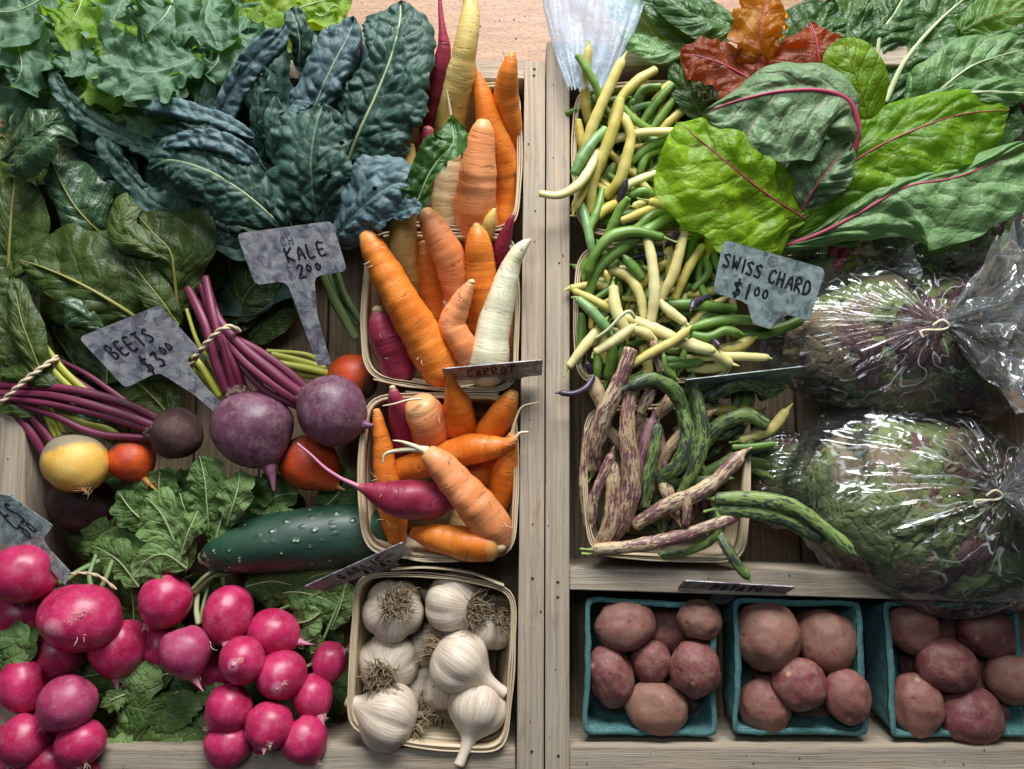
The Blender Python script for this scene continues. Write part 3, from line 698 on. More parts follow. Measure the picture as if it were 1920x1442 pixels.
# table, with a real thickness
V = np.array([[-2600, -1900, -212], [2600, -1900, -212], [2600, 2400, -212], [-2600, 2400, -212]], float)
V = np.vstack([V, V - [0, 0, 60]])
F = [(0,1,2,3), (7,6,5,4), (0,4,5,1), (1,5,6,2), (2,6,7,3), (3,7,4,0)]
tb = mk('table', V, F, M['table'], None, V/100, smooth=False)
tag(tb, kind='structure')

def crate(label, rails, slat_x, slat_y, n):
    c0 = Q(rails[0][1][0][0], rails[0][1][0][1], 0)[0].copy(); c0[2] = -210
    root = empty('wooden_crate', c0, label, 'crate', 'wooden display crates')
    for nm, cs, ax, zt in rails:
        board(nm, cs, -208, zt, M['crate'], root, ax)
    x0, x1 = slat_x; y0, y1 = slat_y
    wd = (x1-x0)/n
    for i in range(n):
        a, b = x0+i*wd+2.5, x0+(i+1)*wd-2.5
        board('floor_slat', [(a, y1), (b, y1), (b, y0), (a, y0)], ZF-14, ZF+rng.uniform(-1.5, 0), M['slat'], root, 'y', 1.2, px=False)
    return root
lc = crate('weathered slatted crate holding kale, beets, carrots, radishes and garlic',
      [('side_board', [(984, 114), (1022, 114), (1019, 1600), (967, 1600)], 'y', 2),
       ('side_board', [(6, 100), (44, 100), (46, 1600), (-8, 1600)], 'y', 0),
       ('end_board', [(46, 112), (983, 112), (983, 148), (46, 148)], 'x', -1),
       ('end_board', [(46, 1404), (966, 1404), (966, 1470), (46, 1470)], 'x', -2)],
      (-935, 20), (-700, 640), 7)
rc_ = crate('weathered slatted crate holding beans, chard, salad bags and potatoes',
      [('side_board', [(1025, 78), (1068, 78), (1067, 1600), (1022, 1600)], 'y', 2),
       ('end_board', [(1069, 84), (2120, 84), (2120, 122), (1069, 122)], 'x', -1),
       ('divider_board', [(1068, 1066), (2120, 1080), (2120, 1136), (1068, 1106)], 'x', -6),
       ('end_board', [(1068, 1402), (2120, 1402), (2120, 1480), (1068, 1480)], 'x', -2),
       ('side_board', [(2122, 84), (2166, 84), (2166, 1600), (2122, 1600)], 'y', 0)],
      (100, 1250), (-700, 660), 7)

M['nail'] = m_plain('rusty_nail', (0.11, 0.07, 0.05), 0.6, metal=0.5)
for x, y in ((1002, 130), (1001, 142), (998, 1085), (997, 1410)): nail(lc, x, y, 2)
for x, y in ((1048, 100), (1046, 1092), (1046, 1120), (1047, 1418)): nail(rc_, x, y, 2)
# ---------------------------------------------------------------- baskets
def ringwall(loopA, loopB, th, rows=5, sd=0.0, wob=0.0):
    """thin wall between two closed loops (lower, upper); th = thickness inward. st.x runs round the loop"""
    n = len(loopA)
    cx = loopB[:, :2].mean(0)
    V, A = [], []
    per = np.concatenate([[0], np.cumsum(np.linalg.norm(np.diff(np.vstack([loopB, loopB[:1]])[:, :2], axis=0), axis=1))])
    for side in (0, 1):
        for r in range(rows):
            t = r/(rows-1)
            for i in range(n):
                p = loopA[i]*(1-t) + loopB[i]*t
                d = np.array([cx[0]-p[0], cx[1]-p[1], 0]); d /= np.linalg.norm(d)
                ww = wob*mn.noise(Vector((per[i]/90, sd, side*0.0)))
                V.append(p + d*(th*side + ww)); A.append([per[i]/100+sd, p[2]/100, side*0.5+sd])
    F = []
    for side in (0, 1):
        o = side*rows*n
        for r in range(rows-1):
            for i in range(n):
                j = (i+1) % n
                f = (o+r*n+i, o+r*n+j, o+(r+1)*n+j, o+(r+1)*n+i)
                F.append(f if side == 0 else f[::-1])
    o2 = rows*n
    for r in (0, rows-1):
        for i in range(n):
            j = (i+1) % n
            f = (r*n+i, r*n+j, o2+r*n+j, o2+r*n+i)
            F.append(f[::-1] if r == 0 else f)
    return np.array(V), F, np.array(A)
def capslab(loop, z, th, sd):
    n = len(loop)
    V = np.vstack([np.c_[loop[:, :2], np.full(n, z)], np.c_[loop[:, :2], np.full(n, z-th)]])
    F = [list(range(n)), [n+i for i in range(n)][::-1]] + [(i, n+i, n+(i+1) % n, (i+1) % n) for i in range(n)]
    return V, F, V/100+sd
def inset(loop, k):
    c = loop.mean(0); L = c + (loop-c)*k; return L
def basket(rim, label, zr=4, zb=-170, k=0.80, seed=1.0, extra=None):
    P = np.array([[*Q(x, y, zr)[0]] for x, y in rim])
    L, _ = spl(P, 96, closed=True)
    if np.cross(L[1][:2]-L[0][:2], L[2][:2]-L[1][:2]).sum() < 0 and False: L = L[::-1]
    for i in range(96): L[i, 2] += 4*mn.noise(Vector((L[i, 0]/120, L[i, 1]/120, seed)))
    B = inset(L, k); B[:, 2] = zb
    c0 = L.mean(0); c0[2] = zb
    root = empty('splint_basket', c0, label, 'basket', 'pale wooden splint baskets')
    V, F, A = ringwall(B, L, 2.2, 6, seed); mk('side_wall', V, F, M['veneer'], root, A)
    V, F, A = capslab(inset(B, 0.985), zb+4, 3, seed); mk('bottom', V, F, M['veneer'], root, A, smooth=False)
    up = L.copy(); up[:, 2] += 2.5; lo = L.copy(); lo[:, 2] -= 24
    def off(loop, d, kk=0.0):
        c = loop.mean(0); o = loop.copy()
        for i in range(len(o)):
            v = o[i, :2]-c[:2]; v /= np.linalg.norm(v); o[i, :2] += v*(d+kk*mn.noise(Vector((o[i, 0]/70, o[i, 1]/70, seed*3+d))))
        return o
    V, F, A = ringwall(off(inset(lo, 0.975), 4.2, 1.5), off(up, 4.2, 1.5), 2.2, 3, seed+3); mk('rim_band', V, F, M['veneer'], root, A)
    V, F, A = ringwall(off(inset(lo, 0.975), -3.2, 2.2), off(up, -3.6, 2.2), 2.0, 3, seed+6); mk('rim_band', V, F, M['veneer'], root, A)
    if extra:
        for e in extra:      # loose splint end: list of pixel points, z, height
            pts = np.array([[*Q(x, y, e[1])[0]] for x, y in e[0]]); D, _ = spl(pts, 16)
            lo2 = D - [0, 0, e[2]]; V = np.vstack([D, lo2, D+[0, 2.6, 0], lo2+[0, 2.6, 0]]); n = 16; F = []
            for a, b in ((0, 1), (2, 3), (0, 2), (1, 3)):
                for i in range(n-1): F.append((a*n+i, a*n+i+1, b*n+i+1, b*n+i))
            F += [(0, n, 3*n, 2*n), (n-1, 2*n-1, 4*n-1, 3*n-1)]
            mk('splint_end', V, F, M['veneer'], root, V/100+seed, smooth=False)
    return root
def rr(tl, tr, br, bl, bow=(0, 0, 0, 0), c=22):
    """rounded quadrilateral rim from pixel corners; bow = outward swell of top, right, bottom, left side"""
    P = [np.array(p, float) for p in (tl, tr, br, bl)]; out = []
    cen = sum(P)/4
    for i in range(4):
        a, b = P[i], P[(i+1) % 4]; d = b-a; l = np.linalg.norm(d); d /= l
        nrm = np.array([d[1], -d[0]]); 
        if nrm.dot((a+b)/2-cen) < 0: nrm = -nrm
        for t in (c/l, 0.3, 0.5, 0.7, 1-c/l):
            s = 4*t*(1-t); out.append(tuple(a+d*l*t+nrm*bow[i]*s))
    return out
basket(rr((735, 172), (966, 160), (962, 428), (722, 412), (2, 12, 8, 4)), 'splint basket of tall carrots at the top, partly under the kale', seed=1.1)
basket(rr((700, 440), (962, 446), (960, 728), (690, 702), (4, 10, 14, 14)), 'splint basket of carrots with the white carrot, behind the carrot tag', seed=2.3,
       extra=[([(700, 712), (770, 726), (850, 728), (898, 720)], 10, 18), ([(760, 735), (850, 742), (935, 738)], 2, 12)])
basket(rr((694, 748), (958, 748), (958, 1036), (690, 1030), (8, 12, 14, 18)), 'splint basket of carrots with the wine red carrot lying across it', seed=3.7,
       extra=[([(752, 1046), (800, 1054), (880, 1052), (940, 1040)], 10, 16)])
basket(rr((672, 1082), (962, 1108), (944, 1402), (656, 1362), (16, 8, 18, 4)), 'splint basket full of garlic bulbs', seed=4.9,
       extra=[([(733, 1070), (800, 1066), (880, 1076), (945, 1100)], 14, 20)])
basket(rr((1088, 168), (1330, 160), (1330, 432), (1090, 428), (8, 8, 10, 14)), 'splint basket of yellow and green beans beside the big chard leaf', seed=5.2)
basket(rr((1092, 470), (1372, 440), (1366, 706), (1092, 716), (4, 6, 6, 14)), 'splint basket of yellow and green beans beside the swiss chard tag', seed=6.4)
basket(rr((1104, 770), (1398, 762), (1390, 1046), (1112, 1036), (4, 10, 8, 12)), 'splint basket of purple streaked dragon beans', seed=7.6)

def pulpbox(rim, label, seed, zr=-26, zb=-172, k=0.86):
    P = np.array([[*Q(x, y, zr)[0]] for x, y in rim]); n = 120
    L, _ = spl(P, n, closed=True)
    for i in range(n): L[i, 2] += 3.5*mn.noise(Vector((L[i, 0]/40, L[i, 1]/40, seed)))
    c = L.mean(0); B = inset(L, k); B[:, 2] = zb
    for i in range(n):
        for X in (L, B):
            d = X[i, :2]-c[:2]; d /= np.linalg.norm(d); X[i, :2] += d*(1.8*mn.noise(Vector((X[i, 0]/22, X[i, 1]/22, seed+2))))
    root = empty('pulp_punnet', [c[0], c[1], zb], label, 'punnet', 'teal moulded pulp punnets')
    V, F, A = ringwall(B, L, 7, 12, seed)
    V = V + np.array([[1.3*mn.noise(Vector(v/14)), 1.3*mn.noise(Vector(v/14+7)), 0] for v in V])
    mk('side_wall', V, F, M['pulp'], root, A)
    V, F, A = capslab(inset(B, 0.975), zb+6, 5, seed); mk('bottom', V, F, M['pulp'], root, A, smooth=False)
    fo, fi = L.copy(), L.copy()
    o2 = inset(L, 1.018); o2[:, 2] = L[:, 2]-1
    V, F, A = ringwall(o2-[0, 0, 5], o2+[0, 0, 2.5], 11, 3, seed+1); mk('rim', V, F, M['pulp'], root, A)
    return root
pulpbox(rr((1100, 1122), (1344, 1134), (1342, 1378), (1094, 1374), (0, -4, 0, -2), 14), 'teal pulp punnet of potatoes, leftmost of the three', 1.0)
pulpbox(rr((1376, 1124), (1612, 1130), (1626, 1376), (1376, 1374), (0, -2, 0, -4), 14), 'teal pulp punnet of potatoes, middle of the three', 2.0)
pulpbox(rr((1658, 1130), (1905, 1134), (1935, 1378), (1672, 1380), (0, -2, 0, -3), 14), 'teal pulp punnet of potatoes, rightmost, half under a salad bag', 3.0)

# ---------------------------------------------------------------- potatoes
GP = 'red skinned potatoes in the punnets'
pots = [
 (1172, 1173, -40, 56, 47, -15, 'large reddish potato in the top left corner of the left punnet'),
 (1252, 1182, -95, 44, 42, 0, 'darker red potato lying low behind the others in the left punnet'),
 (1312, 1162, -30, 41, 36, 15, 'small pinkish potato in the top right corner of the left punnet'),
 (1145, 1265, -42, 42, 56, -15, 'oval brownish potato against the left side of the left punnet'),
 (1221, 1240, -48, 37, 40, 0, 'small tan creased potato in the centre of the left punnet'),
 (1303, 1255, -26, 46, 52, -12, 'rosy potato with a pale scab on the right of the left punnet'),
 (1231, 1327, -40, 58, 47, 10, 'wide red potato with a grey scrape, lowest in the left punnet'),
 (1288, 1300, -118, 40, 36, 0, 'shaded potato under the two right ones in the left punnet'),
 (1160, 1300, -120, 38, 34, 0, 'shaded potato at the bottom left of the left punnet'),
 (1440, 1192, -36, 59, 65, -10, 'largest potato, with two yellow spots, in the middle punnet'),
 (1551, 1202, -50, 52, 58, -12, 'egg shaped brownish potato at the upper right of the middle punnet'),
 (1500, 1283, -22, 51, 47, 10, 'purplish potato resting on top in the centre of the middle punnet'),
 (1434, 1322, -48, 48, 51, -20, 'orange brown potato at the lower left of the middle punnet'),
 (1588, 1304, -26, 42, 50, -12, 'pinkish potato against the right side of the middle punnet'),
 (1515, 1332, -112, 40, 36, 0, 'small low potato under the central one in the middle punnet'),
 (1535, 1150, -120, 40, 36, 0, 'hidden dark potato at the back of the middle punnet'),
 (1450, 1255, -125, 38, 34, 0, 'shaded potato between the left ones of the middle punnet'),
 (1712, 1178, -50, 48, 46, 20, 'reddish potato in the top left corner of the right punnet'),
 (1852, 1185, -55, 57, 45, 20, 'tan potato under the edge of the salad bag in the right punnet'),
 (1775, 1246, -30, 56, 47, 20, 'magenta tinted potato on top in the middle of the right punnet'),
 (1720, 1321, -42, 47, 56, -8, 'dark red oval potato at the lower left of the right punnet'),
 (1820, 1342, -38, 54, 53, 15, 'round brown potato overhanging the front of the right punnet'),
 (1902, 1270, -48, 52, 50, 15, 'rosy potato cut by the right edge of the photo'),
 (1782, 1172, -118, 42, 40, 0, 'low red potato behind, between the two back ones of the right punnet'),
 (1730, 1245, -120, 38, 36, 0, 'shaded potato on the left side of the right punnet'),
 (1885, 1335, -105, 44, 42, 0, 'low brownish potato at the lower right of the right punnet'),
 (1822, 1278, -112, 42, 44, 0, 'shaded potato right of the magenta tinted one'),
]
for i, (x, y, z, rx, ry, an, lb) in enumerate(pots):
    f = 1.04 if z > -90 else 1.1
    o = blob('potato', (x, y, z), (rx*f, ry*f, min(rx, ry)*0.86), an, mat=M['potato'], nzamp=0.09, nzsc=1.1, seed=i*1.7+1, dents=5)
    tag(o, lb, 'potato', GP)

# ---------------------------------------------------------------- radishes and beets
def taproot(parent, c, r, tail, ln, base_r, mat, thin=0.6, curl=0.2, frac=0.93):
    q, s = Q(*c); ax = np.array([tail[0], -tail[1], tail[2]], float); ax /= np.linalg.norm(ax)
    rm = np.array([r[0], r[1], (r[0]+r[1])/2])*s
    ln = ln*1.5; st0 = q + ax*rm*(frac+0.06)
    e = np.array([-ax[1], ax[0], 0.2]); P, R = [], []
    for k in range(6):
        t = k/5; p = st0 + ax*ln*s*t + e*curl*ln*s*t*t
        P.append(tuple(p)); R.append(max(0.5, s*(base_r*(1-t)**1.4 + thin)))
    V, F, A, B = tube_geo(P, R, n=14, seg=10, world=True, nzamp=0.2, nzsc=0.05)
    return mk('taproot', V, F, mat, parent, A, B)
def hairs(parent, c, n, ln, mat, r=0.6, spread=8, up=1.0, dirn=None, name='rootlet'):
    q, s = Q(*c); gs = []
    for _ in range(n):
        p = q + np.array([rng.uniform(-spread, spread), rng.uniform(-spread, spread), 0])*s
        d = np.array([rng.gauss(0, 1), rng.gauss(0, 1), rng.uniform(0.2, 1)*up])
        if dirn is not None: d = d*0.6 + np.array([dirn[0], -dirn[1], dirn[2]])*1.2
        d /= np.linalg.norm(d); P = []
        for k in range(4):
            P.append(tuple(p)); p = p + d*ln*s/3*rng.uniform(0.7, 1.2); d = d + np.array([rng.gauss(0, .45), rng.gauss(0, .45), rng.gauss(0, .3)]); d /= np.linalg.norm(d)
        gs.append(tube_geo(P, [r, r*0.9, r*0.7, r*0.3], n=8, seg=5, world=True))
    V, F, A, B = join(gs)
    return mk(name, V, F, mat, parent, A, B)

M['tail_pink'] = m_plain('radish_taproot', (0.62, 0.22, 0.32), 0.45)
M['tail_beet'] = m_plain('beet_taproot', (0.17, 0.06, 0.11), 0.5)
M['tail_gold'] = m_plain('golden_beet_taproot', (0.55, 0.24, 0.04), 0.5)

def radish(root, x, y, z, rx, ry, an, tail, ln, br=9, mat='radish', lb=None):
    sd = rng.uniform(0, 30)
    o = blob('radish', (x, y, z), (rx, ry, (rx+ry)/2*0.98), an, tail=tail, taper=0.10, mat=M[mat], nzamp=0.06, nzsc=0.8, seed=sd, parent=root)
    if lb: o['label'] = lb
    if ln: taproot(o, (x, y, z), (rx, ry), tail, ln, br, M['tail_pink'], curl=rng.uniform(-.3, .3))
    if ln:
        f = 1.12; d = math.hypot(tail[0], tail[1], tail[2])
        hairs(o, (x+tail[0]/d*rx*f, y+tail[1]/d*ry*f, z+tail[2]/d*rx*f), 7, 14, M['hair'], 0.45, 4, dirn=(tail[0]/d, tail[1]/d, tail[2]/d))
    return o
def twist(name, path, parent, r=3.2, mat='twist', turns=9):
    n = 70; P = np.array([[*Q(x, y, z)[0]] for x, y, z in path]); D, L = spl(P, n)
    T, N, B = frames(D); gs = []
    for ph in (0, math.pi):
        pts = [tuple(D[i] + (N[i]*math.cos(turns*6.283*i/n+ph) + B[i]*math.sin(turns*6.283*i/n+ph))*r*0.5) for i in range(n)]
        gs.append(tube_geo(pts, [r*0.62]*n, n=n, seg=6, world=True))
    V, F, A, Bq = join(gs); return mk(name, V, F, M[mat], parent, A, Bq)

M['crown'] = m_plain('rough_crown', (0.13, 0.07, 0.06), 0.8)
GR = 'tied bunches of pink radishes'
b1 = empty('radish_bunch', [*Q(110, 1180, -40)[0][:2], -150], 'bunch of large pink radishes under the cut off tag at the left edge', 'radish bunch', GR)
for a in [(104, 1222, -60, 57, 50, 0, (-0.3, 0.6, 0.5), 0), (38, 1152, -48, 66, 58, 0, (-1, 0.2, 0.2), 0), (45, 1075, 20, 62, 55, 5, (-1, 0.1, 0.1), 0),
          (222, 1211, -38, 54, 56, 10, (0.05, 1, 0.1), 20), (151, 1158, 10, 76, 62, 12, (-0.15, 0.1, 1), 4)]:
    radish(b1, *a, br=10)
b2 = empty('radish_bunch', [*Q(90, 1350, -40)[0][:2], -150], 'bunch of small pink radishes at the bottom left corner', 'radish bunch', GR)
for a in [(95, 1428, 2, 48, 40, 0, (0, 1, 0), 0), (8, 1350, -55, 40, 38, 0, (-1, 0, 0), 0), (20, 1432, 4, 45, 36, 0, (0.2, 1, 0), 0), (158, 1450, 0, 30, 30, 0, (0, 1, 0), 0),
          (44, 1284, -5, 44, 52, -8, (-1, 0.3, 0.3), 10), (46, 1386, 25, 45, 47, -35, (-0.4, 0.9, 0.35), 7), (151, 1392, 25, 47, 41, -20, (0.2, 0.9, 0.4), 8), (127, 1317, 38, 51, 51, 0, (-0.7, 0.75, 0.2), 12, 9, 'radish_dull')]:
    radish(b2, *a)
radish(b1, 8, 1215, -45, 44, 36, 0, (-1, 0, 0), 0); radish(b2, -8, 1400, 0, 40, 40, 0, (-1, 0, 0), 0); radish(b2, 100, 1350, -30, 40, 38, 0, (-1, 0, 0), 0)
b3 = empty('radish_bunch', [*Q(470, 1270, -40)[0][:2], -150], 'widest bunch of pink radishes, between the cucumber and the bottom rail', 'radish bunch', GR)
for a in [(300, 1212, -72, 38, 45, 0, (-0.2, 1, 0.2), 14), (400, 1252, -78, 45, 45, 0, (-0.3, 1, 0), 0), (495, 1388, -30, 36, 32, 0, (0.3, 1, 0.2), 8),
          (311, 1125, -10, 49, 51, 0, (-0.75, 1, 0.1), 14), (428, 1153, -25, 47, 55, 8, (0.15, 0.8, 0.55), 14), (512, 1186, -42, 50, 44, 15, (1, 0.35, 0.1), 22),
          (428, 1393, 6, 45, 42, 0, (-0.2, 0.9, 0.3), 8), (570, 1386, 4, 44, 43, 0, (0.65, 1, 0.1), 10), (617, 1242, -48, 31, 39, 5, (1, -0.6, 0.1), 5),
          (587, 1306, -25, 37, 42, -5, (0.55, 0.75, 0.5), 16), (527, 1266, -5, 47, 45, -15, (0.15, 0.25, 1), 5), (430, 1326, 12, 44, 44, 0, (-0.85, 0.8, 0.2), 10),
          (505, 1360, 22, 45, 43, 10, (0.05, 0.75, 0.75), 9), (348, 1221, 15, 47, 49, 0, (0.45, 1, 0.1), 22, 10, 'radish_dull'), (455, 1238, 20, 43, 44, 0, (-0.05, -0.05, 1), 5)]:
    radish(b3, *a)
for c in [(390, 1208, 12), (150, 1190, 60), (160, 1150, 62)]: hairs(b1 if c[0] < 300 else b3, c, 5, 22, M['hair'], 0.7, 5)
# crowns, stems and ties of the radish bunches
for rt, pts, r in [(b3, [(362, 1108, -25), (378, 1090, -28), (400, 1070, -40), (425, 1060, -60)], 6), (b3, [(365, 1112, -30), (395, 1082, -34), (430, 1075, -50)], 5),
                   (b3, [(362, 1104, -20), (385, 1080, -22), (410, 1066, -40)], 4), (b3, [(372, 1168, -30), (368, 1140, -32), (372, 1100, -40)], 6), (b3, [(378, 1165, -32), (380, 1140, -36), (390, 1100, -50)], 4),
                   (b3, [(420, 1060, -60), (418, 1085, -50), (420, 1100, -50)], 5), (b1, [(95, 1098, -10), (120, 1090, -12), (150, 1070, -25), (190, 1050, -40)], 7),
                   (b1, [(175, 1110, -10), (168, 1080, -15), (180, 1040, -40)], 5), (b1, [(185, 1112, -12), (200, 1080, -20), (215, 1040, -40)], 5), (b2, [(165, 1340, -30), (185, 1305, -40), (230, 1290, -60)], 4), (b3, [(560, 1245, -50), (575, 1250, -50), (600, 1235, -60)], 4),
                   (b3, [(520, 1145, -60), (600, 1110, -60), (640, 1060, -80)], 3), (b3, [(578, 1258, -60), (610, 1190, -60), (648, 1100, -60)], 3)]:
    tube('stem', pts, [r, r*0.9, r*0.8, r*0.7][:len(pts)], M['stem_green'] if rt is not b3 or r < 5.5 else M['stem_pale'], rt, seg=8)
twist('tie', [(120, 1078, 8), (150, 1074, 14), (185, 1080, 12), (218, 1105, 2)], b1, 2.6, turns=3)

def bstem(parent, pts, r, mat, label=None):
    n = len(pts)
    return tube('stem', pts, [r*(1-0.25*i/(n-1)) for i in range(n)], M[mat], parent, seg=12, flat=0.75, cap=(0.4, 0.4), nzamp=0.12, nzsc=0.02, seed=rng.uniform(0, 9))
GB = 'tied bunches of beets'
bb1 = empty('beet_bunch', [*Q(230, 840, -40)[0][:2], -150], 'bunch of small mixed beets, one yellow, tied at the left edge', 'beet bunch', GB)
o = blob('beet', (155, 943, -92), (66, 52, 50), 0, mat=M['beet_dark'], parent=bb1, nzamp=0.12, seed=3, dents=4); o['label'] = 'nearly black beet in the shade under the yellow one'
o = blob('beet', (245, 862, -35), (44, 40, 40), 10, tail=(0.7, 0.9, 0.1), taper=0.15, mat=M['beet_orange'], parent=bb1, nzamp=0.05, seed=5); o['label'] = 'small orange beet beside the yellow one'
taproot(o, (245, 862, -35), (44, 40), (0.7, 0.9, 0.1), 30, 8, M['tail_gold']); hairs(o, (292, 900, -35), 10, 26, M['tail_gold'], 0.6, 8)
o = blob('beet', (330, 813, -20), (47, 49, 46), 0, tail=(1, 0.3, 0), taper=0.05, mat=M['beet_dark'], parent=bb1, nzamp=0.07, seed=8); o['label'] = 'dark brown soil covered beet'
o = blob('beet', (142, 868, 0), (62, 54, 54), 10, tail=(0.42, 0.75, 0.35), taper=0.06, mat=M['beet_gold'], parent=bb1, nzamp=0.05, seed=12); o['label'] = 'yellow beet with a grey top'
taproot(o, (142, 868, 0), (62, 54), (0.42, 0.75, 0.35), 12, 8, M['tail_gold']); hairs(o, (166, 915, 30), 12, 20, M['garlic_root'], 0.6, 8)
for pts, r, m in [([(296, 785, -12), (220, 752, 8), (120, 728, 18), (0, 722, 10), (-90, 700, 0)], 9, 'stem_purple'), ([(294, 800, -5), (210, 770, 14), (100, 742, 24), (0, 737, 14), (-90, 720, 4)], 8, 'stem_purple'),
                  ([(290, 808, -10), (200, 780, 8), (90, 757, 20), (0, 745, 12), (-90, 740, 0)], 8, 'stem_purple'), ([(288, 822, -16), (180, 812, 2), (90, 775, 12), (0, 752, 6), (-90, 760, 0)], 7, 'stem_purple'),
                  ([(290, 795, -22), (190, 745, -12), (120, 700, -14), (60, 670, -10)], 8, 'stem_purple'), ([(285, 790, -28), (215, 738, -20), (160, 700, -20), (110, 675, -20)], 6, 'stem_purple'),
                  ([(88, 858, -20), (60, 815, -8), (25, 770, 0), (0, 750, 0), (-60, 720, 0)], 9, 'stem_purple'), ([(104, 840, -12), (75, 800, -6), (45, 768, 2), (0, 735, 0)], 9, 'stem_purple'),
                  ([(128, 830, -14), (112, 795, -10), (90, 760, -2), (60, 740, 0)], 6, 'stem_lime'), ([(112, 832, -14), (98, 805, -8), (80, 770, -2), (40, 735, 0)], 6, 'stem_lime'), ([(118, 828, -10), (105, 800, -5), (84, 765, 2)], 5, 'stem_lime'),
                  ([(235, 828, -40), (200, 805, -26), (160, 795, -20), (100, 770, -15)], 8, 'stem_lime'), ([(225, 832, -44), (190, 815, -32), (140, 800, -26)], 7, 'stem_lime'),
                  ([(162, 735, 0), (120, 695, 6), (85, 650, 4), (60, 615, 0)], 7, 'stem_lime'), ([(148, 742, 2), (105, 700, 10), (70, 655, 6), (35, 600, 0)], 6, 'stem_lime')]:
    bstem(bb1, pts, r, m)
twist('tie', [(-6, 758, 30), (10, 748, 38), (45, 715, 40), (85, 685, 30), (108, 670, 14)], bb1, 5.0, turns=4)
bb2 = empty('beet_bunch', [*Q(560, 800, -40)[0][:2], -150], 'bunch of large purple and orange beets beside the carrot baskets', 'beet bunch', GB)
o = blob('beet', (662, 710, -75), (50, 46, 46), 0, tail=(-1, -0.1, 0), mat=M['beet_orange'], parent=bb2, nzamp=0.05, seed=21); o['label'] = 'red orange beet half hidden by the basket rim'
o = blob('beet', (578, 868, -55), (57, 52, 50), 20, tail=(0.8, 0.7, 0.1), taper=0.32, mat=M['beet_orange'], parent=bb2, nzamp=0.05, seed=25); o['label'] = 'bright orange beet under the two purple ones'
taproot(o, (578, 868, -55), (57, 52), (0.8, 0.7, 0.1), 22, 12, M['tail_gold'], thin=1.5); hairs(o, (622, 908, -52), 8, 16, M['tail_gold'], 0.6, 6)
o = blob('beet', (475, 803, -5), (75, 72, 68), 10, tail=(0.42, 0.85, 0.15), taper=0.10, mat=M['beet'], parent=bb2, nzamp=0.06, seed=29, dents=2); o['label'] = 'largest purple beet with a long tap root'
taproot(o, (475, 803, -5), (70, 68), (0.42, 0.85, 0.15), 42, 17, M['tail_beet'], thin=3, curl=-0.15, frac=0.86)
o = blob('beet', (622, 770, 10), (65, 68, 62), -20, tail=(0.95, 0.40, 0.15), taper=0.06, mat=M['beet'], parent=bb2, nzamp=0.05, seed=33, dents=1); o['label'] = 'round purple beet touching the basket'
taproot(o, (622, 770, 10), (65, 66), (0.95, 0.40, 0.15), 16, 11, M['tail_beet'], thin=4, frac=0.88)
for pts, r, m in [([(428, 735, 5), (405, 680, 24), (385, 610, 32), (352, 540, 14)], 11, 'stem_purple'), ([(440, 732, 8), (425, 670, 30), (402, 600, 38), (385, 520, 20)], 10, 'stem_purple'), ([(452, 732, 4), (440, 690, 26), (420, 640, 34), (395, 560, 28)], 9, 'stem_purple'),
                  ([(462, 738, -5), (448, 700, 15), (430, 650, 24), (408, 600, 24)], 8, 'stem_purple'), ([(572, 745, 10), (520, 705, 26), (460, 655, 36), (410, 600, 32), (382, 520, 10)], 11, 'stem_purple'),
                  ([(565, 755, 8), (510, 720, 24), (450, 670, 34), (405, 610, 28), (375, 530, 10)], 9, 'stem_purple'), ([(580, 733, 2), (530, 690, 12), (480, 655, 20), (430, 630, 24)], 9, 'stem_purple'), ([(556, 760, -4), (500, 735, 8), (455, 690, 16), (420, 640, 20)], 8, 'stem_purple'),
                  ([(412, 742, 0), (385, 700, 14), (360, 665, 16), (345, 640, 8)], 8, 'stem_lime'), ([(405, 735, -5), (378, 705, 6), (352, 682, 8)], 7, 'stem_lime'), ([(420, 730, -4), (395, 680, 6), (370, 640, 12), (350, 580, 10)], 5, 'stem_lime'),
                  ([(612, 700, -50), (570, 690, -30), (520, 680, -20), (470, 668, -10)], 8, 'stem_lime'), ([(608, 690, -48), (560, 676, -30), (510, 664, -20)], 7, 'stem_lime'), ([(606, 680, -52), (570, 664, -40), (500, 658, -30)], 5, 'stem_lime'), ([(612, 705, -56), (560, 702, -40), (530, 690, -34)], 7, 'stem_lime')]:
    bstem(bb2, pts, r, m)
twist('tie', [(355, 697, 22), (366, 672, 36), (392, 638, 56), (418, 616, 62), (438, 614, 54), (448, 622, 40)], bb2, 5.0, turns=4)

for par, cx_, cy_, cz_, r_ in ((bb2, 446, 738, 2, 24), (bb2, 574, 744, 8, 22), (bb1, 291, 806, -14, 22), (bb1, 122, 826, -14, 18), (bb1, 226, 832, -42, 13), (bb2, 612, 700, -62, 15)):
    blob('crown', (cx_, cy_, cz_), (r_, r_*0.85, r_*0.8), 0, mat=M['crown'], parent=par, nzamp=0.3, nzsc=2.2, seed=cx_*0.1)
    hairs(par, (cx_, cy_, cz_+r_*0.6), 9, 12, M['crown'], 0.9, r_*0.7, name='stem_scar')
# cucumber
ck = tube('cucumber', [(378, 1047, -34), (400, 1041, -36), (440, 1030, -40), (520, 1016, -48), (610, 1006, -60), (680, 1000, -76), (712, 996, -84)], [12, 30, 45, 55, 58, 56, 40], M['cuke'], None, seg=32, n=70, nzamp=0.04, nzsc=0.02, cap=(0.55, 0.8))
tag(ck, 'dark green bumpy cucumber lying against the third carrot basket', 'cucumber')

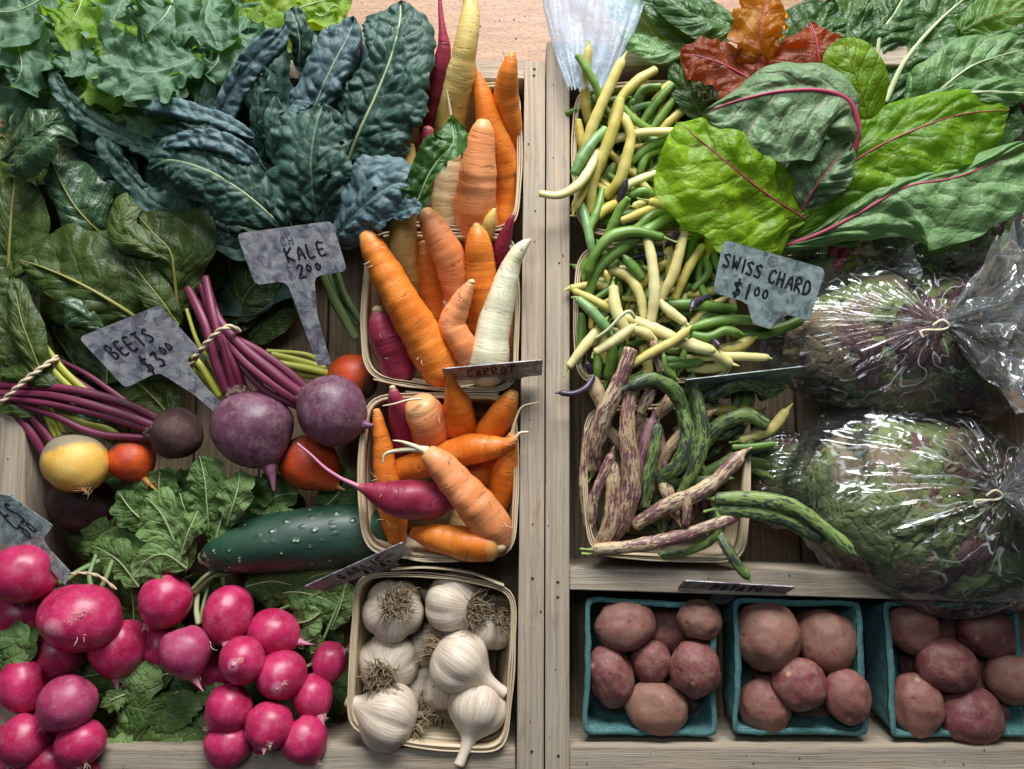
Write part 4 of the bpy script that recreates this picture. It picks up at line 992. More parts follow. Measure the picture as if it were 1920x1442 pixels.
# ---------------------------------------------------------------- carrots
GC = 'loose carrots in the baskets'
def carrot(pts, rad, mat, label, tail=None, cutend=None, hair=0, seed=None):
    sd = rng.uniform(0, 20) if seed is None else seed
    o = tube('carrot', pts, rad, M[mat], None, seg=26, ringamp=0.055, ringsc=0.06, nzamp=0.10, nzsc=0.02, seed=sd, cap=(0.75, 0.6), n=64)
    tag(o, label, 'carrot', GC)
    if tail: tube('root_tail', tail[0], tail[1], M['hair'] if len(tail) < 3 else M[tail[2]], o, seg=8, nzamp=0.2, nzsc=0.05)
    if cutend:
        x, y, z, r = cutend; q, s = Q(x, y, z)
        V, F, A, B = blob_geo((x, y, z), (r, r*0.8, r*0.7), nu=16, nv=10, nzamp=0.15); mk('cut_crown', V, F, M['cut'], o, A, B)
    k = rng.sample(range(1, len(pts)-1), min(hair, max(0, len(pts)-2))) if hair else []
    for i in k:
        x, y, z = pts[i]; r = rad[i]; sg = rng.choice((-1, 1))
        hairs(o, (x+sg*r*0.6, y+rng.uniform(-5, 5), z+r*0.75), 2, 20, M['hair'], 0.6, 5)
    return o
# basket at the top
carrot([(813, 300, -70), (808, 230, -10), (822, 150, 50), (832, 95, 85), (830, 60, 100), (826, 20, 110), (824, -25, 118)], [20, 22, 19, 14, 8, 4.5, 3], 'red', 'thin dark red carrot standing tallest beside the kale')
carrot([(835, 330, -70), (836, 280, -40), (846, 220, 10), (862, 150, 60), (872, 90, 95), (880, 40, 110), (884, -20, 120)], [26, 28, 30, 27, 22, 19, 11], 'yellow', 'large pale yellow carrot standing past the back rail')
carrot([(948, 410, -60), (948, 350, -40), (940, 300, -10), (920, 240, 25), (906, 185, 50), (898, 150, 62), (896, 135, 68)], [26, 29, 29, 26, 18, 10, 5], 'orange', 'orange carrot with a long curled tail, behind the blunt one',
       tail=([(896, 136, 68), (891, 118, 74), (876, 98, 82), (861, 86, 90)], [3.5, 2.6, 2, 1.2], 'cream'))
carrot([(957, 285, -40), (955, 240, 0), (949, 190, 40), (952, 140, 80), (958, 112, 96), (961, 99, 102)], [20, 24, 25, 19, 12, 5], 'orange', 'orange carrot leaning in the back right corner of the top basket', hair=1)
carrot([(838, 440, -60), (838, 380, -30), (842, 320, 0), (848, 265, 30), (847, 235, 50), (846, 218, 60)], [26, 28, 25, 14, 7, 4], 'cream', 'cream coloured carrot behind the small kale leaf',
       tail=([(846, 220, 60), (842, 195, 72), (838, 170, 84)], [3.2, 2.4, 1]))
carrot([(889, 435, -20), (891, 385, 10), (895, 325, 40), (901, 270, 66), (905, 245, 76), (907, 232, 80)], [32, 38, 37, 27, 22, 15], 'orange_pale', 'stout blunt orange carrot standing at the front of the top basket', hair=1)
carrot([(760, 360, 0), (764, 330, 20), (768, 300, 40), (772, 272, 55)], [24, 20, 14, 5], 'yellow', 'small yellow carrot tip showing under the kale')
carrot([(790, 345, -10), (795, 300, 20), (800, 265, 42), (803, 242, 52)], [22, 19, 14, 10], 'red', 'short dark red carrot stump beside the big kale leaf')
carrot([(932, 460, -90), (930, 400, -60), (935, 340, -60)], [24, 27, 20], 'orange', 'orange carrot deep in the front of the top basket')
# middle basket
carrot([(910, 440, 5), (917, 420, 20), (922, 405, 30), (927, 393, 36)], [15, 14, 10, 4], 'yellow', 'small pale yellow carrot tip between the top two baskets')
carrot([(935, 500, -40), (942, 465, -10), (950, 435, 15), (957, 415, 28), (962, 403, 34)], [20, 17, 12, 7, 4], 'red', 'wine red carrot leaning at the back right above the white one')
carrot([(820, 630, -70), (815, 580, -45), (804, 520, -20), (797, 480, 0), (796, 458, 10)], [24, 28, 27, 20, 12], 'orange', 'orange carrot between the yellow one and the bent one')
carrot([(778, 570, -50), (768, 520, -20), (757, 470, 20), (757, 420, 45), (760, 385, 55)], [20, 25, 27, 25, 22], 'yellow', 'pale yellow carrot reaching up under the kale leaf')
carrot([(842, 610, -50), (855, 560, -15), (848, 500, 20), (825, 450, 45), (806, 415, 56), (797, 400, 58)], [22, 27, 31, 28, 22, 15], 'orange_pale', 'thick bent orange carrot at the back of the second basket')
carrot([(893, 680, -60), (905, 620, -30), (905, 560, 5), (900, 500, 30), (897, 455, 50), (894, 432, 56), (893, 422, 58)], [22, 27, 29, 28, 24, 15, 7], 'orange', 'upright orange carrot beside the white one')
carrot([(955, 700, -90), (955, 650, -80), (950, 590, -70)], [18, 22, 18], 'orange', 'orange carrot hidden behind the white one')
carrot([(876, 672, 10), (866, 648, 22), (848, 610, 34), (858, 580, 46), (872, 552, 58), (882, 534, 66)], [22, 27, 26, 22, 16, 9], 'orange_pale', 'small crooked orange carrot lying in the middle of the second basket', cutend=(884, 529, 70, 7), hair=2)
carrot([(912, 700, 0), (916, 670, 10), (926, 610, 24), (943, 550, 38), (957, 500, 50), (972, 472, 58), (986, 456, 60), (994, 450, 60)], [34, 39, 31, 25, 19, 14, 8, 3], 'white', 'white carrot tapering up over the basket rim', hair=3)
carrot([(750, 695, -20), (738, 660, -5), (722, 625, 12), (712, 600, 24), (708, 588, 30)], [34, 36, 31, 22, 13], 'red', 'dark pink carrot with a pale cut top at the left of the second basket', cutend=(708, 581, 34, 10), hair=2)
carrot([(826, 700, 0), (810, 665, 15), (783, 615, 34), (748, 555, 52), (715, 495, 68), (695, 455, 78), (686, 442, 80)], [34, 38, 37, 34, 28, 22, 15], 'orange', 'longest orange carrot lying diagonally across the second basket', seed=4.2, hair=3)
# third basket
carrot([(748, 845, -70), (760, 810, -40), (750, 775, -5), (741, 748, 22), (737, 732, 32)], [22, 27, 22, 14, 8], 'red', 'dark pink carrot at the back of the third basket', cutend=(736, 727, 34, 6))
carrot([(815, 840, -70), (808, 810, -30), (797, 780, 5), (789, 762, 22)], [32, 38, 38, 31], 'orange_pale', 'fat round ended orange carrot standing in the third basket', hair=2,
       tail=([(789, 748, 52), (765, 750, 60), (740, 757, 62), (718, 761, 60)], [2.4, 2.0, 1.6, 1.0]))
carrot([(866, 825, -60), (863, 795, -25), (858, 760, 10), (850, 735, 34), (845, 715, 48), (842, 700, 56), (841, 690, 60)], [28, 31, 27, 18, 10, 5, 2.5], 'orange', 'cone shaped orange carrot in front of the carrot tag')
carrot([(905, 830, -50), (922, 805, -20), (942, 775, 8), (955, 750, 26), (962, 738, 32)], [24, 28, 26, 18, 12], 'orange', 'orange carrot in the back right corner of the third basket')
carrot([(925, 960, -60), (942, 910, -35), (952, 865, -10), (957, 835, 8), (960, 815, 20)], [22, 27, 24, 14, 7], 'orange', 'orange carrot standing at the right side of the third basket',
       tail=([(960, 815, 20), (968, 785, 34), (980, 762, 42), (1010, 754, 46)], [5, 2.5, 1.5, .8], 'cream'))
carrot([(880, 930, -80), (900, 890, -70), (920, 850, -60)], [28, 30, 24], 'orange', 'orange carrot in the shade under the crossing ones')
carrot([(862, 1000, -90), (868, 960, -80), (850, 920, -80)], [22, 24, 20], 'yellow', 'yellow carrot deep in the third basket')
carrot([(735, 888, -60), (770, 878, -45), (830, 858, -20), (885, 842, 0), (925, 838, 14), (950, 832, 24), (968, 822, 32)], [20, 27, 29, 29, 22, 13, 6], 'orange', 'orange carrot lying crosswise at the back of the third basket',
       tail=([(966, 823, 32), (975, 812, 38), (990, 810, 42)], [4.5, 3, 2]), hair=3)
carrot([(743, 1008, -66), (738, 970, -50), (725, 900, -30), (718, 840, -14), (710, 790, -4), (706, 770, 2)], [20, 25, 24, 18, 11, 7], 'orange', 'slim orange carrot along the left side of the third basket', hair=2)
carrot([(850, 942, 10), (825, 940, 18), (780, 938, 28), (740, 932, 34), (705, 924, 38), (685, 917, 40), (670, 912, 42)], [14, 30, 38, 34, 21, 11, 5], 'red', 'plump wine red carrot with a very long tail over the rim', seed=9.1,
       tail=([(674, 913, 42), (640, 897, 48), (610, 878, 54), (580, 850, 58), (558, 832, 58)], [5, 3.6, 3, 2.4, 2], 'tail_pink'), hair=2)
carrot([(932, 1012, 14), (922, 985, 24), (890, 945, 38), (855, 905, 50), (825, 870, 60), (806, 852, 64)], [28, 37, 38, 32, 27, 20], 'orange_pale', 'big pale orange carrot with broken white roots, lying on top', seed=2.2, hair=3,
       tail=([(800, 845, 66), (775, 842, 72), (745, 845, 74), (722, 852, 72), (718, 868, 70)], [9, 6, 4, 3, 2], 'white'))
tube('root_tail', [(800, 848, 68), (775, 836, 76), (752, 828, 82), (737, 826, 84)], [7, 4.5, 2.6, 1.2], M['white'], bpy.data.objects['carrot.%03d' % (sum(1 for o in bpy.data.objects if o.name.startswith('carrot')) - 1)], seg=8)
carrot([(778, 1000, 2), (810, 1006, 8), (850, 1014, 16), (890, 1022, 22), (922, 1026, 26)], [13, 25, 29, 31, 26], 'orange', 'orange carrot lying along the front rim with its ringed crown showing', cutend=(936, 1026, 32, 13))

# ---------------------------------------------------------------- garlic
GG = 'garlic bulbs in the front basket'
def garlic(x, y, z, r, axis, stemlen, rootn, label, bend=0.0):
    """axis points from root plate to neck"""
    q, s = Q(x, y, z); ax = np.array([axis[0], -axis[1], axis[2]], float); ax /= np.linalg.norm(ax)
    prof = [(-0.80, 0.10), (-0.84, 0.34), (-0.72, 0.62), (-0.45, 0.90), (-0.12, 1.0), (0.2, 0.97), (0.5, 0.80), (0.75, 0.52), (0.95, 0.30), (1.15, 0.21), (1.15+stemlen*0.5, 0.17), (1.15+stemlen, 0.18)]
    e = np.cross(ax, [0.1, 0.2, 1]); e /= np.linalg.norm(e); e2 = np.cross(ax, e)
    D, L = spl(np.array([[a, b, 0] for a, b in prof]), 46)
    seg = 60; V, A, B = [], [], []; sd = rng.uniform(0, 6); lob = rng.choice((5, 6, 7))
    for i, (a, b, _) in enumerate(D):
        body = max(0, min(1, (0.9-a)/0.4))*min(1, max(0, (a+0.8)/0.3))
        c = q + ax*a*r*s + e*bend*r*s*max(0, a-0.9)**2
        for k in range(seg):
            an = 6.283*k/seg
            lb = 1 + 0.13*body*(abs(math.cos(an*lob/2+sd))**0.6-0.7) + 0.04*body*mn.noise(Vector((math.cos(an)*1.5, math.sin(an)*1.5, a+sd)))
            rad = max(0.02, b)*r*s*lb
            d = e*math.cos(an)+e2*math.sin(an)
            V.append(c + d*rad); A.append([math.cos(an)*b*r/100+sd, math.sin(an)*b*r/100, a*r/100]); B.append([k/seg, i/45, 0])
    F = []
    for i in range(45):
        for k in range(seg):
            k2 = (k+1) % seg; F.append((i*seg+k, i*seg+k2, (i+1)*seg+k2, (i+1)*seg+k))
    # wrap u back smoothly: mirror the angle value so the seam does not show
    B = np.array(B); B[:, 0] = 1-np.abs(B[:, 0]*2-1)
    o = mk('garlic_bulb', np.array(V), F, M['garlic'], None, A, B); tag(o, label, 'garlic', GG)
    ce = q + ax*(1.15+stemlen)*r*s + e*bend*r*s*(0.25+stemlen)**2
    gs = [tube_geo([tuple(ce-ax*3), tuple(ce+ax*1.5)], [0.175*r*s, 0.165*r*s], n=6, seg=20, world=True, cap=(0.1, 0.25))]
    V, F, A, Bq = join(gs); mk('neck_end', V, F, M['garlic_neck'], o, A, Bq)
    if rootn:
        gs = []; base = q - ax*0.80*r*s
        for _ in range(rootn):
            al = rng.uniform(0, 6.283); rr_ = rng.uniform(0, 0.42)*r*s
            side = e*math.cos(al)+e2*math.sin(al)
            p = base + side*rr_; d = -ax*1.0 + side*rng.uniform(0.1, 1.1) ; d /= np.linalg.norm(d); P = []
            ln = rng.uniform(0.35, 0.75)*r*s
            for k in range(5):
                P.append(tuple(p)); p = p + d*ln/4
                d = d + np.array([rng.gauss(0, .5), rng.gauss(0, .5), rng.gauss(0, .4)]); d /= np.linalg.norm(d)
            gs.append(tube_geo(P, [1.2, 1.1, 1.0, 0.8, 0.5], n=9, seg=5, world=True))
        V, F, A, Bq = join(gs); mk('roots', V, F, M['garlic_root'], o, A, Bq)
    return o
garlic(800, 1205, -100, 46, (0.5, 0.9, -0.3), 0.3, 40, 'garlic bulb buried between the two rows at the basket centre')
garlic(786, 1292, -90, 46, (-0.4, -0.2, -0.8), 0.3, 40, 'garlic bulb half hidden behind the white one at lower left')
garlic(828, 1290, -85, 48, (-0.1, -0.9, -0.3), 0.3, 130, 'garlic bulb showing mostly its roots near the front')
garlic(737, 1145, -35, 57, (-0.22, 0.35, -0.9), 0.2, 150, 'garlic bulb with upturned roots in the top left corner')
garlic(850, 1130, -38, 58, (-0.85, -0.12, -0.55), 0.2, 150, 'purple streaked garlic bulb at the back with roots to the right')
garlic(918, 1168, -60, 50, (-0.35, 0.5, -0.7), 0.2, 130, 'tan garlic bulb tucked against the right side of the basket')
garlic(728, 1242, -50, 56, (0.08, -0.25, -0.95), 0.2, 190, 'garlic bulb facing up with the widest tuft of roots')
garlic(862, 1240, -20, 60, (0.82, 0.52, 0.12), 0.55, 170, 'white garlic bulb with a short tan neck pointing right')
garlic(727, 1342, -18, 62, (-0.95, -0.38, 0.12), 0.15, 130, 'bright white garlic bulb with its neck over the left rim')
garlic(895, 1328, -22, 56, (-0.28, 0.92, 0.42), 0.66, 0, 'lobed tan garlic bulb with a long neck pointing to the front rim', bend=0.1)
# ---------------------------------------------------------------- beans
GY, GD = 'loose yellow and green beans', 'streaked dragon beans'
def bean(pts, r, mat, label, group=GY, stalk=True, tip=True, flat=0.85, cat='bean', name='bean_pod', bumpy=True, n=34, seg=14, cut=False):
    m = len(pts); r = r*(0.84 if name == 'bean_pod' else 0.87)
    prof = []
    for i in range(m):
        t = i/(m-1); prof.append(r*(0.72+0.28*math.sin(math.pi*min(1, t*1.1+0.05))))
    pts = list(pts)
    if tip:      # pointed beak past the far end
        a, b = np.array(pts[-2], float), np.array(pts[-1], float); d = b-a; d /= np.linalg.norm(d)
        s1 = b + d*r*0.9; s2 = b + d*r*2.0 + np.array([rng.uniform(-.5, .5), rng.uniform(-.5, .5), 0.2])*r
        pts += [tuple(s1), tuple(s2)]; prof += [r*0.42, 1.1]
        prof[m-1] = r*0.86
    o = tube(name, pts, prof, M[mat], None, n=n, seg=seg, flat=flat, bump=(0.06, rng.uniform(26, 34)) if bumpy else None, nzamp=(0.05 if name == 'bean_pod' else 0.16), nzsc=0.03, cap=(0.6, 0.3), seed=rng.uniform(0, 9))
    tag(o, label, cat, group)
    if stalk:
        a, b = np.array(pts[0], float), np.array(pts[1], float); d = a-b; d /= np.linalg.norm(d)
        k = np.array([rng.uniform(-.8, .8), rng.uniform(-.8, .8), 0.3])
        P = [tuple(a+d*r*0.1), tuple(a+d*r*0.55), tuple(a+d*r*1.2+k*r*.4), tuple(a+d*r*1.9+k*r*1.2)]
        tube('stalk', P, [r*0.55, r*0.34, r*0.16, r*0.2], M['dark_stalk' if mat == 'purplepod' else 'stalk'], o, seg=8, n=12)
    if cut:
        x, y, z = pts[0]; V, F, A, B = blob_geo((x, y, z), (r*.62, r*.5, r*.4), nu=14, nv=8); mk('cut_end', V, F, M['stem_pale'], o, A, B)
    return o
U, D_, C_ = 'upper bean basket', 'lower bean basket', None
E = [
 ([(1110,250,-10),(1099,200,20),(1098,140,45),(1103,95,60)], 11, 'wax', 'yellow bean standing against the milky bag, pointed green tip up'),
 ([(1083,104,70),(1103,135,62),(1120,168,50),(1128,205,30)], 9.5, 'green', 'green bean with a hooked stalk leaning on the milky bag'),
 ([(1095,292,20),(1110,240,34),(1135,180,48),(1163,120,60)], 13, 'wax', 'long straight yellow bean pointing up to a green thread tip'),
 ([(1228,131,45),(1195,152,44),(1162,188,36),(1145,235,20)], 12, 'wax', 'yellow bean with a round cut end over the back rim'),
 ([(1107,400,5),(1112,335,25),(1140,268,42),(1158,215,52),(1163,185,56)], 14, 'wax', 'broad yellow bean down the middle of the upper basket'),
 ([(1136,368,10),(1160,340,26),(1174,300,38),(1183,255,46),(1173,225,48)], 13, 'wax', 'curved yellow bean right of the broad one'),
 ([(1077,324,52),(1092,294,54),(1112,266,50),(1135,242,40)], 13, 'bluegreen', 'waxy blue green bean lying over the left rim'),
 ([(1118,285,40),(1105,318,50),(1082,348,56),(1048,366,58),(1012,363,58)], 11, 'wax_pale', 'yellow bean hooking out over the crate rail'),
 ([(1098,300,0),(1090,262,10),(1084,225,16)], 10, 'wax', 'short yellow bean at the left wall of the upper basket'),
 ([(1218,242,20),(1190,225,26),(1168,200,30)], 9.5, 'green', 'green bean crossing behind the curved yellow one'),
 ([(1148,264,26),(1195,250,30),(1262,246,32)], 10, 'wax_pale', 'pale yellow bean lying level under the chard leaf edge'),
 ([(1200,236,0),(1228,195,10),(1262,158,20)], 10, 'green', 'green bean slanting to the back rim, left of a pair'),
 ([(1218,248,-10),(1245,210,0),(1275,172,10)], 10, 'green', 'green bean slanting to the back rim, right of a pair'),
 ([(1230,252,-15),(1255,228,-6),(1290,198,0)], 10, 'wax', 'yellow bean slanting under the red chard leaf'),
 ([(1195,215,-5),(1196,190,6),(1208,168,14),(1238,162,16)], 11, 'green', 'hooked green bean curled near the back rim'),
 ([(1184,222,-10),(1186,200,0),(1190,190,5)], 11, 'green', 'stubby green bean standing beside the hooked one'),
 ([(1225,190,5),(1240,172,10),(1256,156,18)], 8, 'wax', 'small yellow tipped bean at the back rim'),
 ([(1245,262,16),(1215,275,12),(1185,304,2)], 10.5, 'green', 'green bean below the level pale one'),
 ([(1248,280,0),(1214,290,4),(1200,322,0)], 9.5, 'green', 'green bean bent like an elbow beside the chard'),
 ([(1228,325,22),(1200,336,24),(1174,350,22),(1163,378,14)], 9.5, 'wax_pale', 'pale yellow bean with a white cut end'),
 ([(1224,364,14),(1206,358,16),(1185,364,12)], 11, 'green', 'short thick green bean in the lower part of the upper basket'),
 ([(1190,386,14),(1205,380,6),(1225,372,-10)], 9.5, 'wax', 'yellow bean end poking out, left of three'),
 ([(1220,378,18),(1238,384,14),(1256,400,0)], 11, 'wax', 'yellow bean end poking out, middle of three'),
 ([(1258,376,10),(1266,392,8),(1276,418,-6)], 10, 'wax', 'yellow bean end poking out, right of three'),
 ([(1137,446,22),(1150,420,32),(1163,392,42),(1178,372,52)], 11, 'green', 'green pod pointing up between the two bean baskets'),
 ([(1122,406,20),(1136,392,20),(1152,382,14)], 11, 'wax', 'short yellow bean beside the upright green pod'),
 ([(1086,375,10),(1098,410,24),(1106,450,30),(1112,478,26)], 11, 'bluegreen', 'green bean sliding down over the front rim'),
 ([(1106,428,26),(1120,395,22),(1130,355,12)], 10.5, 'green', 'green bean parallel to the broad yellow one near the front rim'),
 ([(1125,300,12),(1100,342,22),(1080,385,28)], 11.5, 'wax', 'yellow bean slanting down to the left rim'),
 ([(1166,414,10),(1200,400,14),(1238,384,10)], 10.5, 'wax', 'freckled yellow bean at the front of the upper basket'),
 ([(1160,446,22),(1195,428,30),(1228,402,32),(1262,408,24),(1275,430,10)], 11, 'green', 'arched green bean over the front rim of the upper basket'),
 ([(1085,275,-10),(1088,305,-6),(1100,335,-6)], 10, 'green', 'dark green bean low at the left wall of the upper basket'),
 ([(1245,300,-20),(1215,330,-20),(1185,350,-25)], 11, 'green', 'green bean low beside the chard leaf'),
 ([(1160,300,-10),(1140,330,-10),(1128,370,-15)], 11, 'green', 'green bean low between the two long yellow ones'),
 ([(1235,340,-6),(1255,330,-10),(1280,320,-16)], 10, 'green', 'green bean end going under the chard leaf'),
 ([(1165,255,-5),(1200,275,-8),(1235,265,-14)], 11, 'wax', 'yellow bean in shade under the level pale one'),
]
for pts, r, mat, lb in E: bean(pts, r, mat, lb, tip=rng.random() < 0.7, cut=('cut end' in lb), stalk=('cut end' not in lb) and rng.random() < 0.6)
Fb = [
 ([(1240,445,60),(1190,434,62),(1145,444,62),(1115,478,56),(1103,508,46)], 13, 'green', 'bright green bean arching at the back of the lower bean basket'),
 ([(1262,404,30),(1222,428,40),(1170,462,44),(1122,505,36),(1102,555,20)], 14, 'green', 'long dark green bean under the arching one'),
 ([(1238,562,30),(1262,515,44),(1278,455,52),(1288,398,52)], 12.5, 'wax_pale', 'long pale yellow bean curving up to the chard leaf'),
 ([(1221,602,40),(1227,555,50),(1224,500,54),(1215,452,54)], 13, 'wax_pale', 'straight pale yellow bean standing left of the curving one'),
 ([(1203,522,36),(1190,505,40),(1176,488,42)], 12, 'green', 'tiny green pod lying on the dark bean'),
 ([(1145,506,20),(1178,518,28),(1200,555,32),(1208,598,28)], 12.5, 'wax_pale', 'pale yellow bean bending down left of the centre'),
 ([(1150,540,40),(1155,580,46),(1172,618,44)], 14, 'wax_pale', 'thick short pale bean with a blunt top'),
 ([(1266,560,16),(1285,515,28),(1305,480,34),(1318,460,36)], 11, 'wax', 'yellow bean with a green tip beside the tag corner'),
 ([(1078,546,26),(1108,560,30),(1145,580,28)], 9.5, 'wax', 'slim yellow bean at the left wall of the lower bean basket'),
 ([(1085,562,38),(1108,582,44),(1138,615,46)], 12, 'bluegreen', 'glossy green bean below the slim yellow one'),
 ([(1068,686,36),(1094,652,38),(1128,610,30)], 12, 'wax_pale', 'pale yellow bean poking over the left rim, pointing down'),
 ([(1090,590,5),(1090,630,6),(1086,680,0)], 11, 'green', 'green bean low along the left wall'),
 ([(1118,660,58),(1150,640,62),(1183,616,62)], 12, 'wax_pale', 'pale bean lying below the forked stalk'),
 ([(1183,616,60),(1210,625,58),(1228,640,50)], 12, 'wax_pale', 'stubby pale bean joined at the forked stalk'),
 ([(1170,594,34),(1230,618,42),(1285,645,46),(1325,655,46)], 14, 'wax_pale', 'long pale bean pointing right to a green tip'),
 ([(1188,682,58),(1225,660,64),(1262,640,66),(1285,622,66)], 11.5, 'wax', 'bright yellow bean with a long green beak'),
 ([(1236,566,38),(1256,584,40),(1280,602,38)], 11, 'wax_pale', 'short pale bean ending in a green nub'),
 ([(1250,570,14),(1310,572,18),(1380,580,18)], 13.5, 'green', 'thick dark green bean lying level under the tag'),
 ([(1295,615,22),(1350,602,28),(1405,600,30),(1445,606,26)], 12, 'green', 'green bean with a brown scar'),
 ([(1300,628,26),(1330,632,34),(1358,620,36),(1378,622,36)], 11, 'green', 'small twisted green pod in front of the scarred one'),
 ([(1372,628,10),(1430,626,16),(1480,610,18),(1500,600,16)], 13, 'green', 'green bean reaching toward the salad bag'),
 ([(1330,655,8),(1375,652,14),(1405,638,18)], 13, 'wax', 'yellow bean under the scarred green one'),
 ([(1290,672,20),(1360,668,28),(1432,670,30)], 10, 'wax_pale', 'straight pale bean reaching past the right rim'),
 ([(1296,640,34),(1335,658,38),(1366,678,38)], 11, 'wax_pale', 'pale bean with a yellow green point by the dark stalk'),
 ([(1248,688,16),(1280,682,20),(1312,676,22)], 10.5, 'green', 'green bean at the front right of the lower bean basket'),
 ([(1245,668,30),(1247,690,32),(1262,704,32)], 9, 'green', 'green bean with a trailing beak at the front rim'),
 ([(1150,640,20),(1148,670,20),(1140,705,14)], 12, 'green', 'green bean upright at the front left'),
 ([(1118,660,10),(1120,690,10),(1118,712,4)], 10, 'green', 'green bean low beside the purple stub'),
 ([(1175,640,24),(1165,662,20),(1160,690,10)], 8, 'green', 'thin green bean below the pale ones'),
 ([(1330,422,10),(1332,445,14),(1328,468,12)], 13, 'wax', 'yellow bean end under the chard leaf, above the tag'),
 ([(1286,500,-10),(1296,460,0),(1312,430,6)], 10, 'green', 'green bean under the chard leaf, above the tag'),
 ([(1255,520,10),(1256,490,16),(1252,462,20)], 12, 'wax', 'yellow bean between the two long pale ones'),
 ([(1140,610,8),(1128,650,8),(1136,680,4)], 12, 'wax', 'yellow bean in the shade at the left of the lower basket'),
 ([(1160,640,60),(1186,596,66),(1200,572,68)], 0, 'wax', ''),
 ([(1205,650,6),(1215,690,4),(1210,715,0)], 12, 'wax', 'yellow bean low at the front rim'),
 ([(1280,585,0),(1330,590,4),(1360,592,2)], 11, 'green', 'green bean in shade below the thick dark one'),
 ([(1290,690,0),(1330,690,4),(1362,684,4)], 12, 'wax_pale', 'pale bean lying on the front right rim'),
 ([(1255,545,-6),(1300,550,-4),(1340,545,-8)], 12, 'wax', 'yellow bean in shade below the tag corner'),
 ([(1095,520,0),(1098,500,6),(1110,480,10)], 12, 'green', 'green bean low in the back left corner'),
]
for pts, r, mat, lb in Fb:
    if r: bean(pts, r, mat, lb, tip=rng.random() < 0.75, stalk=rng.random() < 0.6)
bean([(1112, 708, 40), (1098, 728, 46), (1075, 738, 48), (1054, 737, 48)], 7.5, 'purplepod', 'dark purple bean hooked over the crate rail')
bean([(1101, 682, 40), (1105, 692, 36), (1110, 712, 26)], 8.5, 'purplepod', 'dark purple bean stub with a nail like stalk', tip=False)
bean([(1297, 578, 44), (1303, 566, 36), (1330, 556, 16)], 8.5, 'purplepod', 'dark purple bean end in the middle of the lower basket', tip=False)
bean([(1348, 648, 48), (1340, 640, 40), (1330, 630, 26)], 8, 'purplepod', 'dark purple bean end under the scarred green bean', tip=False)
bean([(1242, 478, 36), (1215, 478, 30), (1175, 486, 20)], 8.5, 'purplepod', 'dark purple bean crossing behind the straight pale one', tip=False)
bean([(1270, 436, 60), (1262, 448, 52), (1252, 458, 40)], 8, 'purplepod', 'tiny dark purple pod at the top of the lower basket', tip=True)
bean([(1172, 338, 30), (1170, 352, 26), (1160, 380, 14)], 9, 'purplepod', 'dark purple bean stub in the upper basket', tip=True)
o = bpy.data.objects['bean_pod']
def deep(nm, xs, ys, zr, cnt, mats, label, group, rr_, ang=None):
    for i in range(cnt):
        x, y, z = rng.uniform(*xs), rng.uniform(*ys), rng.uniform(*zr)
        a = rng.uniform(0, 6.28) if ang is None else rng.gauss(ang, 0.4); L = rng.uniform(32, 55)
        b = rng.gauss(0, 0.25)
        pts = [(x-math.cos(a)*L, y-math.sin(a)*L, z+rng.uniform(-8, 8)), (x+math.sin(a)*L*b, y-math.cos(a)*L*b, z), (x+math.cos(a)*L, y+math.sin(a)*L, z+rng.uniform(-8, 8))]
        bean(pts, rr_*rng.uniform(0.85, 1.1), rng.choice(mats), label, group, stalk=False, tip=True, n=20, seg=10, bumpy=False, name=nm)
deep('bean_pod', (1135, 1275), (225, 385), (-100, -25), 34, ['wax', 'green', 'green', 'wax'], 'bean lying deep in the upper bean basket under the others', 'buried beans of the upper basket', 12)
deep('bean_pod', (1135, 1320), (515, 665), (-100, -20), 36, ['wax', 'green', 'wax_pale', 'green'], 'bean lying deep in the lower bean basket under the others', 'buried beans of the lower basket', 12)
deep('bean_pod', (1110, 1270), (195, 410), (-40, 8), 52, ['wax', 'green', 'green', 'wax', 'bluegreen'], 'slim bean in the tangle of the upper basket, among the larger ones', 'tangled slim beans of the upper basket', 9)
deep('bean_pod', (1105, 1350), (480, 690), (-40, 14), 64, ['wax', 'green', 'wax_pale', 'green', 'bluegreen'], 'slim bean in the tangle of the lower basket, among the larger ones', 'tangled slim beans of the lower basket', 9)
tube('stalk', [(1118, 634, 70), (1140, 618, 76), (1165, 592, 78), (1180, 584, 74), (1190, 596, 66)], [3.6, 3, 3.4, 4, 3], M['stem_pale'], o, seg=8)
